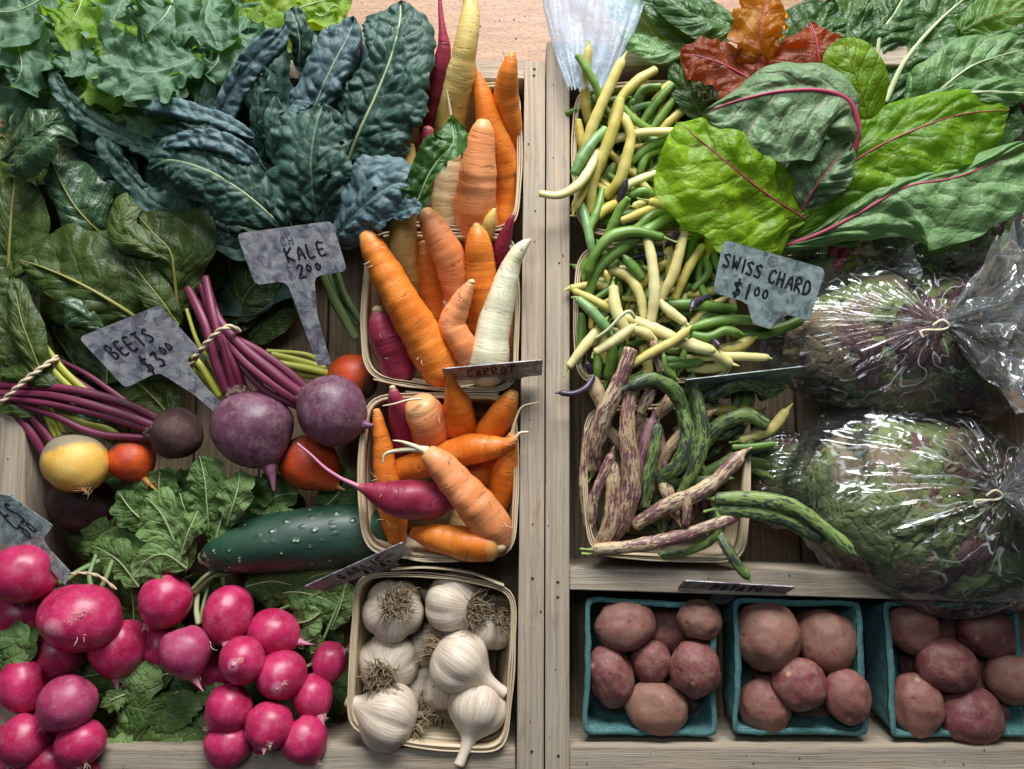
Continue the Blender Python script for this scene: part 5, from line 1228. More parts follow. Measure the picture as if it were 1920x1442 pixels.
G_ = [
 ([(1112,878,0),(1116,835,20),(1136,772,44),(1166,705,62),(1182,655,72)], 20, 'dragon_tan', 'longest tan streaked pod pointing up past the back rim'),
 ([(1140,1015,-10),(1168,975,14),(1184,910,30),(1178,840,42),(1176,780,50),(1184,722,54)], 21, 'dragon_tan', 'broad tan streaked pod down the left middle of the basket'),
 ([(1238,695,44),(1234,672,52),(1226,646,60)], 10, 'dragon_tan', 'small tan pod end standing in the green beans'),
 ([(1100,985,-20),(1094,920,-6),(1095,860,6),(1099,805,10)], 9, 'dragon_tan', 'narrow tan pod against the left wall'),
 ([(1108,985,0),(1116,930,18),(1130,892,30),(1143,860,36)], 12, 'dragon_tan', 'tan pod with an open cut end at its top'),
 ([(1120,1028,0),(1142,990,16),(1150,930,26),(1148,880,28)], 18, 'dragon_tan', 'tan pod beside the broad one, lower left'),
 ([(1290,790,34),(1268,738,56),(1225,712,66),(1190,722,66)], 17, 'dragon_green', 'green streaked pod arching over the back rim'),
 ([(1278,925,10),(1302,875,34),(1318,815,48),(1310,760,56),(1300,712,60)], 16, 'dragon_green', 'long green streaked pod running down the centre'),
 ([(1235,898,10),(1275,868,30),(1290,815,42),(1278,765,46)], 18, 'dragon_green', 'thick green streaked pod left of the long one'),
 ([(1332,745,36),(1375,722,46),(1412,722,46),(1432,735,40)], 16, 'dragon_green', 'green streaked pod arching in the back right corner'),
 ([(1308,855,0),(1340,805,20),(1395,778,34),(1438,795,36)], 18, 'dragon_green', 'green streaked pod with a shiny blunt end over the right rim'),
 ([(1325,885,-10),(1385,855,6),(1420,812,14)], 15, 'dragon_green', 'green streaked pod below the blunt ended one'),
 ([(1210,948,20),(1216,900,34),(1226,850,44),(1232,805,48)], 13.5, 'dragon_green', 'plain light green pod standing in the middle of the tan ones'),
 ([(1202,935,0),(1204,880,18),(1212,830,28),(1222,795,32)], 16, 'dragon_plum', 'plum coloured pod behind the light green one'),
 ([(1192,982,10),(1250,950,30),(1308,925,46),(1345,900,52),(1382,860,54)], 18, 'dragon_tan', 'tan streaked pod slanting up to the right rim'),
 ([(1118,1030,14),(1190,1024,34),(1260,1010,40),(1320,990,42),(1370,972,42)], 15, 'dragon_tan', 'long tan streaked pod lying along the front rim'),
 ([(1287,982,50),(1288,950,58),(1290,925,62)], 10, 'dragon_tan', 'little tan pod standing on the slanting one'),
 ([(1345,935,46),(1410,935,60),(1480,948,66),(1545,990,68),(1588,1028,66)], 17, 'dragon_green', 'long green streaked pod lying out over the salad bag, upper of two'),
 ([(1350,955,40),(1410,958,52),(1470,975,56),(1530,1005,56)], 17, 'dragon_green', 'green streaked pod lying out over the rim, lower of two'),
 ([(1342,985,30),(1362,1025,48),(1382,1058,54),(1398,1078,54)], 12, 'dragon_green', 'green streaked pod hanging down over the divider board'),
 ([(1335,930,30),(1348,975,40),(1335,1010,34),(1290,1034,16),(1245,1040,4)], 11, 'dragon_green', 'bent green streaked pod at the front right corner'),
 ([(1232,882,0),(1262,832,18),(1300,795,30),(1326,778,34)], 13, 'dragon_tan', 'tan pink pod crossing behind the central green ones'),
 ([(1130,764,20),(1122,740,26),(1112,716,30)], 16, 'dragon_tan', 'wide tan pod end in the back left corner'),
 ([(1245,912,-8),(1300,905,0),(1355,898,0)], 13, 'dragon_green', 'green streaked pod in the shade at the centre'),
 ([(1235,890,6),(1250,920,10),(1265,960,-4)], 15, 'dragon_tan', 'rosy streaked pod end below the centre'),
 ([(1390,825,10),(1440,808,20),(1470,775,28)], 12, 'wax', 'yellow pod with a long beak over the right rim of the dragon beans'),
 ([(1375,838,12),(1410,838,20),(1448,833,24)], 8, 'green', 'thin green pod with a forked stalk over the right rim'),
 ([(1200,772,36),(1212,752,44),(1222,735,48)], 13, 'dragon_tan', 'tan pod end at the back rim next to the arching green one'),
 ([(1425,745,20),(1445,735,26),(1462,728,28)], 12, 'dragon_green', 'small green pod in front of the dark tag'),
 ([(1395,800,-10),(1400,760,0),(1405,730,8)], 16, 'dragon_green', 'green streaked pod standing in the back right corner'),
 ([(1235,780,10),(1250,760,18),(1258,740,20)], 14, 'dragon_tan', 'yellowish pod end at the back of the dragon beans'),
 ([(1330,770,0),(1370,770,4),(1400,768,6)], 12, 'wax', 'plain yellow pod among the green streaked ones'),
 ([(1190,830,0),(1196,800,10),(1206,775,16)], 14, 'dragon_tan', 'tan pod with a pale cut end behind the plum one'),
]
for pts, r, mat, lb in G_: bean(pts, r, mat, lb, GD, cat='dragon bean', name='dragon_bean_pod', tip=rng.random() < 0.6 and 'blunt' not in lb, stalk=rng.random() < 0.5, flat=0.72, n=46, seg=18, cut=('cut end' in lb))
deep('dragon_bean_pod', (1150, 1345), (830, 985), (-110, -30), 26, ['dragon_tan', 'dragon_green', 'dragon_green', 'dragon_plum'], 'streaked pod lying deep in the dragon bean basket', 'buried dragon beans', 14)
deep('dragon_bean_pod', (1270, 1410), (740, 900), (-40, 10), 20, ['dragon_green'], 'green streaked pod in the tangle at the back right of the dragon bean basket', 'tangled green dragon beans', 12)

deep('dragon_bean_pod', (1120, 1250), (760, 960), (-40, 10), 16, ['dragon_tan', 'dragon_tan', 'dragon_plum'], 'slim tan streaked pod among the broad ones at the left of the dragon bean basket', 'tangled tan dragon beans', 10, 1.3)
# ---------------------------------------------------------------- tags
FONT = {'K': [[(0,1),(0,0)], [(.8,1),(0,.45),(.8,0)]], 'A': [[(0,0),(.45,1),(.85,0)], [(.15,.38),(.72,.38)]], 'L': [[(0,1),(0,0),(.7,0)]], 'E': [[(.75,1),(0,1),(0,0),(.75,0)], [(0,.5),(.6,.5)]],
 'B': [[(0,0),(0,1),(.55,.95),(.65,.75),(.1,.53),(.75,.4),(.7,.08),(0,0)]], 'T': [[(0,1),(.85,1)], [(.42,1),(.42,0)]], 'S': [[(.75,.92),(.3,1),(.05,.78),(.35,.55),(.7,.35),(.5,.05),(0,.08)]],
 '$': [[(.7,.85),(.3,.95),(.08,.75),(.4,.52),(.7,.3),(.45,.05),(0,.15)], [(.42,1.15),(.3,-.15)]], '3': [[(.05,.95),(.6,1),(.3,.6),(.7,.35),(.45,.02),(0,.08)]], '2': [[(.05,.8),(.35,1),(.65,.8),(.35,.4),(0,0),(.75,.02)]],
 '1': [[(.3,1),(.2,0)]], '0': [[(.35,1),(.05,.6),(.2,.05),(.55,.1),(.7,.6),(.35,1)]], 'W': [[(0,1),(.2,0),(.45,.7),(.7,0),(.95,1)]], 'I': [[(.2,1),(.15,0)]], 'C': [[(.75,.85),(.4,1),(.05,.6),(.15,.1),(.5,0),(.75,.15)]],
 'H': [[(0,1),(0,0)], [(.7,1),(.7,0)], [(0,.5),(.7,.5)]], 'R': [[(0,0),(0,1),(.55,.95),(.6,.65),(.05,.5),(.75,0)]], 'D': [[(0,0),(0,1),(.5,.9),(.75,.5),(.5,.08),(0,0)]], 'G': [[(.75,.85),(.4,1),(.05,.6),(.15,.1),(.5,0),(.75,.2),(.7,.45),(.4,.45)]],
 'P': [[(0,0),(0,1),(.6,.92),(.6,.55),(.02,.48)]], 'O': [[(.4,1),(.05,.6),(.2,.05),(.6,.05),(.78,.6),(.4,1)]], '5': [[(.7,1),(.1,1),(.08,.6),(.55,.55),(.65,.2),(.3,0),(0,.08)]], ' ': []}
def tagplate(corners, stake, label, mat, texts, group='metal name tags', thick=1.6, logo=None, name='plant_tag', rad=0.06):
    """corners TL,TR,BR,BL as (px,py,z); u to the right, v downward in 0..1. stake = [(u, v, halfwidth)...] downward, z falling"""
    P = [Q(*c)[0] for c in corners]
    def at(u, v, off=0.0):
        p = (P[0]*(1-u)+P[1]*u)*(1-v) + (P[3]*(1-u)+P[2]*u)*v
        return p + nrm*off
    nrm = np.cross(P[1]-P[0], P[0]-P[3]); nrm /= np.linalg.norm(nrm)
    if nrm[2] < 0: nrm = -nrm
    wd = np.linalg.norm(P[1]-P[0]); ht = np.linalg.norm(P[3]-P[0]); ru = rad; rv = rad*wd/ht
    out = []
    for cu, cv, a0 in ((1-ru, rv, -90), (1-ru, 1-rv, 0)):
        for k in range(6):
            a = math.radians(a0+k*18); out.append((cu+ru*math.cos(a), cv+rv*math.sin(a)))
    if stake:
        u0, v0, hw = stake[0]
        out += [(u0+hw+0.10, 1.0), (u0+hw+0.03, 1.04), (u0+hw, 1.14)]
        for u, v, h in stake[1:]: out.append((u+h, v))
        for u, v, h in stake[:0:-1]: out.append((u-h, v))
        out += [(u0-hw, 1.14), (u0-hw-0.03, 1.04), (u0-hw-0.10, 1.0)]
    for cu, cv, a0 in ((ru, 1-rv, 90), (ru, rv, 180)):
        for k in range(6):
            a = math.radians(a0+k*18); out.append((cu+ru*math.cos(a), cv+rv*math.sin(a)))
    n = len(out)
    V = [at(u, v, 0) for u, v in out] + [at(u, v, -thick) for u, v in out]
    A = [[u*wd/100, v*ht/100, wd/37.0] for u, v in out]*2
    F = [list(range(n)), [n+i for i in range(n)][::-1]] + [(i, (i+1) % n, n+(i+1) % n, n+i) for i in range(n)]
    o = mk(name, V, F, M[mat], None, A, smooth=False); tag(o, label, 'tag', group)
    gs, gf = [], []
    for (txt, u0, v0, w_, h_, dv, adv, thk, faint) in texts:     # letters: left u, baseline v, letter width / height in u / v, baseline drift
        u = u0
        for i, ch in enumerate(txt):
            hh = h_; vb = v0 + dv*i + rng.uniform(-.006, .006)
            cw = w_
            if ch == 'o': hh = h_*0.52; cw = w_*0.7; vb -= h_*0.42; g = FONT['0']
            else: g = FONT.get(ch, [])
            for st in g:
                if len(st) > 2 and ch not in 'KAEHLTWN':
                    D, _ = spl(np.array([[a, b, 0] for a, b in st]), 14); st = [(d[0], d[1]) for d in D]
                pts = [tuple(at(u+a*cw+rng.uniform(-.0016, .0016), vb-b*hh+rng.uniform(-.003, .003), 0.5)) for a, b in st]
                (gf if faint else gs).append(tube_geo(pts, [thk]*len(pts), n=max(8, 3*len(pts)), seg=8, world=True, flat=0.35, cap=(0.9, 0.9), nzamp=0.3, nzsc=0.2))
            u += adv*(0.55 if ch == 'I' or ch == '1' else (1.15 if ch == 'W' else 1.0))
    if logo:
        lu, lv, lr = logo
        for rr_, cu, cv in [(lr, 0, 0)] + [(lr*0.42, lr*0.42*math.cos(a), lr*0.42*math.sin(a)) for a in (0.3, 1.56, 2.8, 4.1, 5.3)]:
            pts = [tuple(at(lu+(cu+rr_*math.cos(a)), lv+(cv+rr_*math.sin(a))*wd/ht, 0.3)) for a in np.linspace(0, 6.283, 16)]
            gf.append(tube_geo(pts, [0.35]*16, n=24, seg=5, world=True, flat=0.4))
    if gs: V, F, A, B = join(gs); mk('lettering', V, F, M['ink'], o, A, B)
    if gf: V, F, A, B = join(gf); mk('faint_marks', V, F, M['faint_ink'], o, A, B)
    return o
tagplate([(443, 438, 118), (622, 414, 122), (651, 508, 92), (479, 535, 88)], [(0.48, 1, 0.14), (0.44, 1.75, 0.095), (0.43, 2.75, 0.075)],
         'mottled grey metal tag reading KALE 2.00, standing before the kale', 'tag',
         [('KALE', 0.43, 0.64, 0.08, 0.25, -0.008, 0.115, 2.0, 0), ('2oo', 0.49, 0.99, 0.09, 0.25, 0.0, 0.10, 1.9, 0), ('$', 0.38, 0.95, 0.06, 0.24, 0, 0.1, 1.0, 1), ('CH', 0.42, 0.33, 0.06, 0.17, 0, 0.08, 0.9, 1)], logo=(0.49, 0.10, 0.045))
tagplate([(147, 633, 84), (298, 572, 92), (376, 658, 62), (235, 728, 54)], [(0.62, 1, 0.15), (0.66, 1.6, 0.085), (0.69, 2.1, 0.07)],
         'grey and pink stained metal tag reading BEETS $3.00', 'tag',
         [('BEETS', 0.16, 0.53, 0.075, 0.24, -0.006, 0.115, 1.9, 0), ('$3', 0.36, 0.95, 0.10, 0.27, 0.0, 0.15, 2.0, 0), ('oo', 0.64, 0.88, 0.09, 0.26, -0.01, 0.085, 1.7, 0)])
tagplate([(-70, 915, 40), (20, 930, 50), (100, 986, 40), (40, 1062, 20)], [(0.5, 1, 0.12), (0.5, 1.6, 0.1)], 'grey green metal tag cut off by the left edge, above the radishes', 'tag_green',
         [('ES', 0.42, 0.62, 0.14, 0.4, 0.0, 0.2, 2.0, 0), ('oo', 0.5, 1.02, 0.14, 0.4, 0, 0.16, 1.7, 0)])
tagplate([(828, 692, 84), (1018, 675, 84), (1016, 704, 20), (836, 717, 20)], [(0.62, 1, 0.16), (0.5, 1.5, 0.10), (0.42, 2.2, 0.07)],
         'grey metal tag lettered CARROT, seen nearly edge on at the second basket', 'tag',
         [('CARROT', 0.24, 0.74, 0.06, 0.5, -0.01, 0.085, 2.0, 0)], rad=0.03)
tagplate([(569, 1101, 62), (755, 1017, 66), (776, 1036, 14), (612, 1110, 10)], [(0.62, 1, 0.16), (0.66, 1.8, 0.08)],
         'grey metal tag lettered GARLIC, leaning over the garlic basket', 'tag',
         [('GARLIC', 0.27, 0.62, 0.06, 0.38, 0.0, 0.088, 2.0, 0), ('$1 5o', 0.46, 1.0, 0.05, 0.26, 0.0, 0.075, 1.7, 0)], rad=0.03)
tagplate([(1357, 449, 92), (1549, 504, 92), (1517, 602, 66), (1336, 548, 66)], [(0.55, 1, 0.15), (0.56, 1.35, 0.09)],
         'greenish metal tag reading SWISS CHARD $1.00', 'tag_green',
         [('SWISS', 0.045, 0.47, 0.066, 0.24, 0.008, 0.086, 2.1, 0), ('CHARD', 0.505, 0.52, 0.07, 0.24, 0.006, 0.088, 2.1, 0), ('$1', 0.20, 0.93, 0.08, 0.27, 0.0, 0.12, 2.3, 0), ('oo', 0.40, 0.95, 0.10, 0.30, 0.0, 0.085, 1.9, 0)], logo=(0.50, 0.14, 0.05))
tagplate([(1283, 713, 84), (1510, 687, 84), (1470, 722, -4), (1290, 742, -4)], [(0.5, 1, 0.12), (0.5, 1.5, 0.1)], 'metal tag seen from its thin edge between the two bean baskets', 'tag_green', [], rad=0.03)
tagplate([(1283, 1089, 30), (1492, 1101, 30), (1464, 1119, -26), (1264, 1110, -26)], [(0.5, 1, 0.13), (0.5, 2.0, 0.09)], 'dark metal tag lettered POTATO, on the divider above the punnets', 'tag',
         [('POTATO', 0.30, 0.60, 0.055, 0.42, 0.0, 0.08, 1.8, 0)], rad=0.03)
# ---------------------------------------------------------------- leafy greens
def LF(root, mid, wl, wr, mat, rib=None, ribr=3.0, lb=None, **kw):
    if rib == 'rib_yellow': ribr *= 0.62
    kw.setdefault('seed', rng.uniform(0, 40))
    o = leaf('leaf', mid, wl, wr, M[mat], root, M[rib] if rib else None, ribr, **kw)
    if lb: o['label'] = lb
    return o
# ---- lacinato kale
kb = empty('kale_bunch', [*Q(560, 330, 0)[0][:2], -150], 'bunch of dark blistered lacinato kale behind the kale tag', 'kale bunch', 'kale bunches')
LB = dict(blis=(12, 27), dens=3.0, wav=0.16, crump=4, teeth=0.09, ruf=(7, 2.0))
LBs = dict(blis=(9, 21), dens=2.9, wav=0.16, crump=3, teeth=0.16, ruf=(4, 3))
# low, dark leaves filling behind
for (m, a, b, mt) in [
  ([(560, 470, -60), (470, 430, -40), (360, 400, -30), (270, 380, -30)], 60, 60, 'lac'), ([(600, 430, -50), (520, 330, -30), (440, 250, -30), (360, 170, -30)], 60, 60, 'lac'),
  ([(620, 400, -60), (600, 300, -40), (560, 180, -40), (540, 90, -40)], 70, 60, 'lac'), ([(640, 400, -50), (670, 300, -30), (700, 200, -30), (700, 100, -30)], 70, 70, 'lac'),
  ([(520, 420, -60), (400, 330, -50), (280, 290, -50), (180, 280, -50)], 70, 60, 'lac'), ([(480, 300, -40), (380, 250, -40), (270, 220, -40), (160, 200, -50)], 60, 60, 'lac'),
  ([(330, 260, -20), (230, 230, -6), (130, 200, 0), (50, 190, 0)], 60, 70, 'lac'), ([(260, 330, -20), (170, 290, -10), (90, 260, -10), (20, 250, -10)], 50, 60, 'lac'), ([(300, 200, -10), (360, 150, 10), (400, 90, 14), (430, 50, 10)], 60, 60, 'lac'), ([(560, 260, 0), (500, 180, 20), (480, 110, 24), (470, 60, 20)], 50, 60, 'lac'), ([(700, 260, 0), (720, 170, 20), (740, 90, 20)], 60, 60, 'lac'), ([(640, 160, 10), (600, 100, 20), (590, 60, 20)], 50, 50, 'lac'),
  ([(600, 480, -90), (520, 520, -90), (430, 540, -90), (360, 500, -90)], 50, 50, 'lac')]:
    LF(kb, m, a, b, mt, blis=(8, 24), dens=5, cup=0.1, crump=6, wav=0.15)
# edge-on curled leaves at the left
LF(kb, [(330, 300, 10), (240, 262, 40), (170, 225, 56), (122, 180, 66), (104, 140, 70), (128, 128, 66)], [10, 22, 26, 22, 18, 12], [12, 24, 26, 20, 16, 10], 'lac', rolledge=0.7, **LBs)
LF(kb, [(310, 400, 0), (262, 350, 26), (222, 308, 44), (198, 272, 54), (205, 252, 50)], [10, 28, 30, 24, 12], [10, 22, 24, 20, 10], 'lac', rolledge=0.6, **LBs)
LF(kb, [(345, 330, 30), (300, 290, 40), (240, 270, 40)], [12, 26, 10], [12, 26, 10], 'lac', rolledge=0.2, **LBs)
LF(kb, [(476, 258, 60), (420, 228, 84), (350, 205, 94), (296, 194, 92), (258, 198, 82)], [14, 20, 22, 22, 14], [12, 20, 22, 18, 14], 'lac_blue', rolledge=0.8, **LBs)
LF(kb, [(470, 290, 20), (400, 262, 36), (330, 255, 40), (290, 262, 36)], [10, 20, 22, 14], [8, 30, 34, 20], 'lac', rolledge=0.2, **LBs)
# folded leaves left of centre
LF(kb, [(400, 330, 0), (402, 260, 36), (425, 190, 66), (470, 120, 90), (520, 70, 98), (532, 50, 94)], [12, 22, 30, 34, 26, 14], [14, 26, 32, 34, 26, 14], 'lac_blue', rolledge=0.9, roll=-25, **LB)
LF(kb, [(490, 300, 10), (480, 240, 46), (486, 190, 66), (505, 130, 78)], [12, 26, 26, 14], [14, 30, 30, 16], 'lac', roll=35, rolledge=0.5, **LB)
LF(kb, [(395, 260, 20), (385, 210, 40), (390, 160, 50), (420, 135, 52)], [8, 16, 18, 12], [10, 22, 24, 14], 'lac', rolledge=0.5, **LBs)
LF(kb, [(530, 330, 20), (510, 270, 50), (508, 210, 66), (520, 180, 66)], [10, 20, 22, 16], [12, 30, 30, 18], 'lac', roll=25, rolledge=0.3, **LB)
# back and centre
LF(kb, [(560, 120, 30), (562, 80, 60), (556, 45, 74), (545, 18, 70)], [12, 26, 30, 22], [12, 28, 30, 22], 'lac', 'stem_pale', 1.6, rolledge=0.5, **LBs)
LF(kb, [(640, 300, 20), (668, 230, 50), (676, 150, 70), (672, 90, 78), (650, 50, 76)], [12, 30, 34, 34, 26], [12, 20, 22, 24, 20], 'lac_blue', rolledge=0.3, **LB)
LF(kb, [(570, 260, 40), (590, 200, 76), (620, 130, 100), (652, 70, 106), (664, 40, 98)], [40, 66, 70, 56, 34], [24, 44, 46, 36, 24], 'lac_blue', 'stem_pale', 1.4, rolledge=0.35, **LB)
LF(kb, [(650, 310, 36), (672, 250, 70), (702, 185, 96), (732, 110, 114), (748, 50, 116), (752, 5, 108)], [22, 52, 64, 68, 66, 44], [44, 96, 104, 86, 64, 40], 'lac', 'stem_pale', 3.6, lb='largest flat upright kale leaf with a pale branching rib', rolledge=0.12, **LB)
LF(kb, [(520, 272, 60), (545, 215, 78), (560, 200, 84), (585, 195, 86)], [8, 18, 18, 10], [6, 12, 12, 8], 'lac_blue', rolledge=0.5, **LBs)
LF(kb, [(600, 420, 40), (588, 370, 74), (584, 300, 104), (592, 240, 116), (606, 195, 112)], [44, 84, 88, 74, 40], [36, 70, 76, 68, 44], 'lac', lb='broad kale leaf with insect holes in the middle of the bunch', holes=3, cup=-0.12, **LB)
LF(kb, [(575, 440, 10), (560, 400, 30), (555, 370, 40), (550, 340, 36)], 20, 26, 'lac', **LBs)
# lower centre big one
LF(kb, [(470, 450, 0), (400, 430, 20), (330, 400, 30), (280, 372, 30), (262, 340, 24)], [20, 34, 36, 30, 16], [14, 28, 34, 26, 14], 'lac', cup=-0.1, **LB)
LF(kb, [(540, 440, 40), (505, 402, 76), (450, 356, 104), (385, 318, 116), (318, 300, 108), (278, 318, 96)], [26, 56, 66, 62, 48, 26], [24, 50, 74, 80, 58, 30], 'lac', 'stem_pale', 2.4, lb='arched kale leaf just above the kale tag', cup=-0.25, rolledge=0.15, **LB)
LF(kb, [(498, 330, 70), (460, 288, 112), (400, 262, 124), (345, 262, 118), (310, 278, 104)], [14, 22, 26, 24, 12], [10, 20, 24, 22, 12], 'lac_blue', rolledge=0.8, **LBs)
# right lower blue leaf
LF(kb, [(628, 450, 40), (655, 415, 84), (700, 372, 116), (745, 345, 124), (788, 352, 112)], [34, 62, 74, 60, 34], [34, 46, 52, 50, 32], 'lac_blue', cup=-0.3, holes=2, lb='bluish kale leaf hanging toward the carrots', **LB)
LF(kb, [(640, 440, 10), (660, 420, 50), (690, 400, 66), (740, 395, 70)], [20, 34, 30, 14], [20, 40, 30, 14], 'lac', cup=-0.2, **LB)
LF(kb, [(772, 398, 96), (786, 370, 112), (800, 335, 126), (822, 300, 134), (850, 268, 138), (846, 225, 128)], [16, 30, 34, 34, 34, 14], [12, 22, 18, 22, 30, 14], 'lac_green', 'stem_pale', 2.0, lb='small yellow green kale leaf lying on the carrots', cup=0.2, **LBs)
LF(kb, [(740, 405, 100), (765, 392, 112), (792, 388, 114)], [12, 18, 12], [12, 18, 12], 'lac_blue', **LBs)
# cut stems under the tag
for pts, r in [([(600, 500, -60), (625, 560, -80), (668, 635, -100)], 9), ([(630, 500, -70), (650, 560, -90), (690, 620, -105)], 6), ([(585, 500, -70), (575, 560, -90), (576, 608, -110)], 12), ([(560, 500, -70), (560, 550, -90), (568, 600, -110)], 8), ([(610, 500, -80), (640, 570, -100), (672, 610, -110)], 7), ([(540, 480, -80), (548, 540, -100), (562, 590, -120)], 7)]:
    tube('stem', pts, [r*0.8, r, r], M['stem_green'], kb, seg=10, flat=0.7, cap=(.4, .15))
# ---- curly kale
kc = empty('kale_bunch', [*Q(220, 90, 0)[0][:2], -150], 'bunch of light green curly kale in the top left corner', 'kale bunch', 'kale bunches')
CK = dict(teeth=0.2, dens=3.0, wav=0.25, crump=16, rexp=2.2, wlen=34)
for m, a, b, mt, rf in [
  ([(60, 60, -60), (160, 100, -50), (260, 120, -50), (380, 110, -50)], 90, 80, 'curly', (12, 6)), ([(200, 20, -50), (230, 80, -40), (240, 150, -40), (230, 220, -40)], 90, 90, 'curly', (12, 6)),
  ([(400, -40, -40), (400, 20, -30), (390, 80, -30), (350, 140, -40)], 70, 70, 'curly', (12, 6)), ([(20, 180, -60), (60, 130, -50), (80, 80, -50), (90, 0, -50)], 70, 70, 'curly', (12, 5)),
  ([(430, 180, -20), (350, 190, 0), (260, 200, 10), (180, 190, 10)], 50, 50, 'curly', (16, 6)), ([(200, 190, 0), (130, 180, 20), (60, 170, 20), (-20, 160, 20)], 54, 54, 'curly', (16, 6)), ([(0, 230, -10), (50, 200, 10), (110, 190, 10)], 40, 40, 'curly', (14, 4)),
  ([(440, 130, 10), (400, 160, 30), (350, 170, 30)], 40, 44, 'curly', (14, 4)), ([(170, 150, 20), (150, 110, 44), (160, 60, 50)], 40, 44, 'curly', (16, 4)), ([(60, 30, 30), (20, 0, 50), (-20, -30, 50)], 50, 50, 'curly', (16, 4)), ([(260, 100, 40), (290, 60, 60), (340, 20, 64)], 40, 44, 'curly', (16, 5)), ([(220, 150, 40), (190, 160, 60), (150, 150, 60)], 30, 34, 'curly_lt', (12, 4)), ([(460, 30, 10), (440, 70, 40), (430, 110, 40)], 34, 36, 'curly', (14, 4)),
  ([(-60, 60, 20), (0, 60, 46), (60, 70, 60), (110, 95, 62)], 50, 56, 'curly', (13, 4)), ([(150, -50, 30), (90, -10, 50), (30, 20, 64), (-30, 20, 60)], 46, 46, 'curly', (10, 4)),
  ([(20, 40, 40), (35, 90, 64), (40, 130, 70), (25, 165, 62)], 44, 50, 'curly', (13, 4)), ([(70, 180, 10), (100, 150, 30), (110, 120, 40), (100, 90, 50)], 40, 40, 'curly', (13, 4)),
  ([(160, -40, 40), (150, 10, 66), (130, 45, 76), (105, 62, 74)], 34, 36, 'curly_lt', (12, 4)), ([(110, 60, 50), (130, 90, 70), (135, 115, 76), (128, 140, 70)], 34, 30, 'curly', (14, 4)),
  ([(250, -30, 40), (225, 10, 60), (215, 40, 68), (240, 66, 66)], 40, 44, 'curly', (14, 5)), ([(330, -40, 40), (320, 10, 72), (300, 40, 86), (275, 60, 84)], 40, 44, 'curly', (15, 5)),
  ([(400, -20, 50), (385, 30, 80), (400, 65, 86), (410, 95, 78)], 40, 36, 'curly', (14, 5)), ([(420, 60, 40), (412, 95, 66), (405, 120, 72), (385, 140, 66)], 34, 34, 'curly', (13, 4)),
  ([(345, 30, 50), (350, 60, 70), (370, 75, 78), (385, 105, 70)], 26, 28, 'curly_lt', (10, 4)), ([(300, 70, 20), (330, 85, 40), (350, 95, 46), (370, 100, 40)], 30, 30, 'curly', (14, 4)),
  ([(400, 90, 60), (340, 120, 90), (270, 135, 106), (205, 110, 108), (170, 85, 98)], 34, 52, 'curly', (14, 4)), ([(260, 130, 60), (225, 110, 96), (200, 90, 110), (172, 95, 106)], 32, 36, 'curly_lt', (14, 4)),
  ([(310, 110, 70), (300, 140, 88), (305, 165, 86)], 24, 24, 'curly_lt', (12, 3)), ([(330, 120, 60), (300, 165, 70), (250, 180, 66)], 34, 34, 'curly', (12, 4)),
  ([(520, 60, -10), (545, 25, 10), (590, 5, 20), (660, -10, 20)], 50, 40, 'curly_lt', (7, 3)), ([(450, 60, -20), (480, 25, 0), (500, -10, 10)], 50, 60, 'curly_lt', (7, 3)),
  ([(560, -10, 0), (600, 30, 16), (625, 10, 20), (650, 20, 14)], 24, 24, 'curly_lt', (8, 3))]:
    LF(kc, m, a*1.45, b*1.45, mt, 'stem_pale' if rf[0] != 14 else None, 1.3, ruf=(rf[0]*1.25, 4), cup=rng.uniform(-0.15, 0.15), roll=rng.uniform(-12, 12), **CK)
# ---- beet tops
BT = dict(lat=(6, 6, 1.2), dens=4.2, wav=0.14, crump=9, crs=0.012)
for m, a, b, mt in [([(250, 640, -70), (190, 560, -60), (120, 500, -60), (60, 460, -60)], 90, 70, 'beetleaf'), ([(330, 620, -70), (300, 520, -60), (280, 440, -60), (260, 360, -60)], 80, 80, 'beetleaf'),
   ([(150, 700, -80), (100, 620, -80), (60, 540, -70), (20, 470, -70)], 70, 70, 'beetleaf'), ([(390, 640, -90), (420, 560, -90), (430, 480, -80), (400, 400, -80)], 60, 60, 'beetleaf'), ([(200, 720, -90), (200, 640, -90), (180, 580, -90)], 90, 90, 'beetleaf'), ([(460, 620, -110), (430, 560, -110), (440, 500, -110)], 60, 60, 'beetleaf'),
   ([(320, 780, -110), (260, 720, -110), (200, 690, -110)], 60, 60, 'beetleaf'), ([(40, 760, -60), (50, 690, -40), (30, 640, -40), (-10, 600, -40)], 60, 50, 'beetleaf')]:
    LF(bb2 if m[0][0] > 300 else bb1, m, a, b, mt, 'rib_yellow', 3, **BT)
for m, a, b, mt in [([(70, 720, 4), (30, 640, 14), (0, 580, 14), (-40, 500, 10)], 50, 50, 'beetleaf'), ([(60, 560, 4), (20, 500, 10), (-20, 420, 10)], 60, 60, 'beetleaf'), ([(60, 400, 6), (10, 350, 14), (-30, 280, 14)], 60, 60, 'beetleaf'), ([(120, 330, 0), (60, 290, 10), (0, 260, 10)], 60, 60, 'beetleaf'),
   ([(60, 780, 6), (20, 740, 12), (-20, 700, 10)], 34, 40, 'beetleaf'), ([(430, 480, -60), (400, 420, -50), (340, 380, -40)], 60, 60, 'beetleaf'), ([(230, 460, -20), (200, 400, -10), (180, 330, -10)], 60, 60, 'beetleaf_gloss'), ([(440, 600, -90), (470, 540, -80), (520, 500, -80)], 40, 50, 'beetleaf'), ([(470, 640, -130), (520, 590, -120), (560, 560, -120)], 26, 34, 'beetleaf')]:
    LF(bb2 if m[0][0] > 200 else bb1, m, a, b, mt, None, 3, **BT)
LF(bb1, [(15, 520, 0), (18, 450, 20), (22, 390, 26), (28, 335, 20)], [20, 34, 34, 20], [20, 66, 70, 30], 'beetleaf', 'rib_yellow', 6, cup=0.1, **BT)
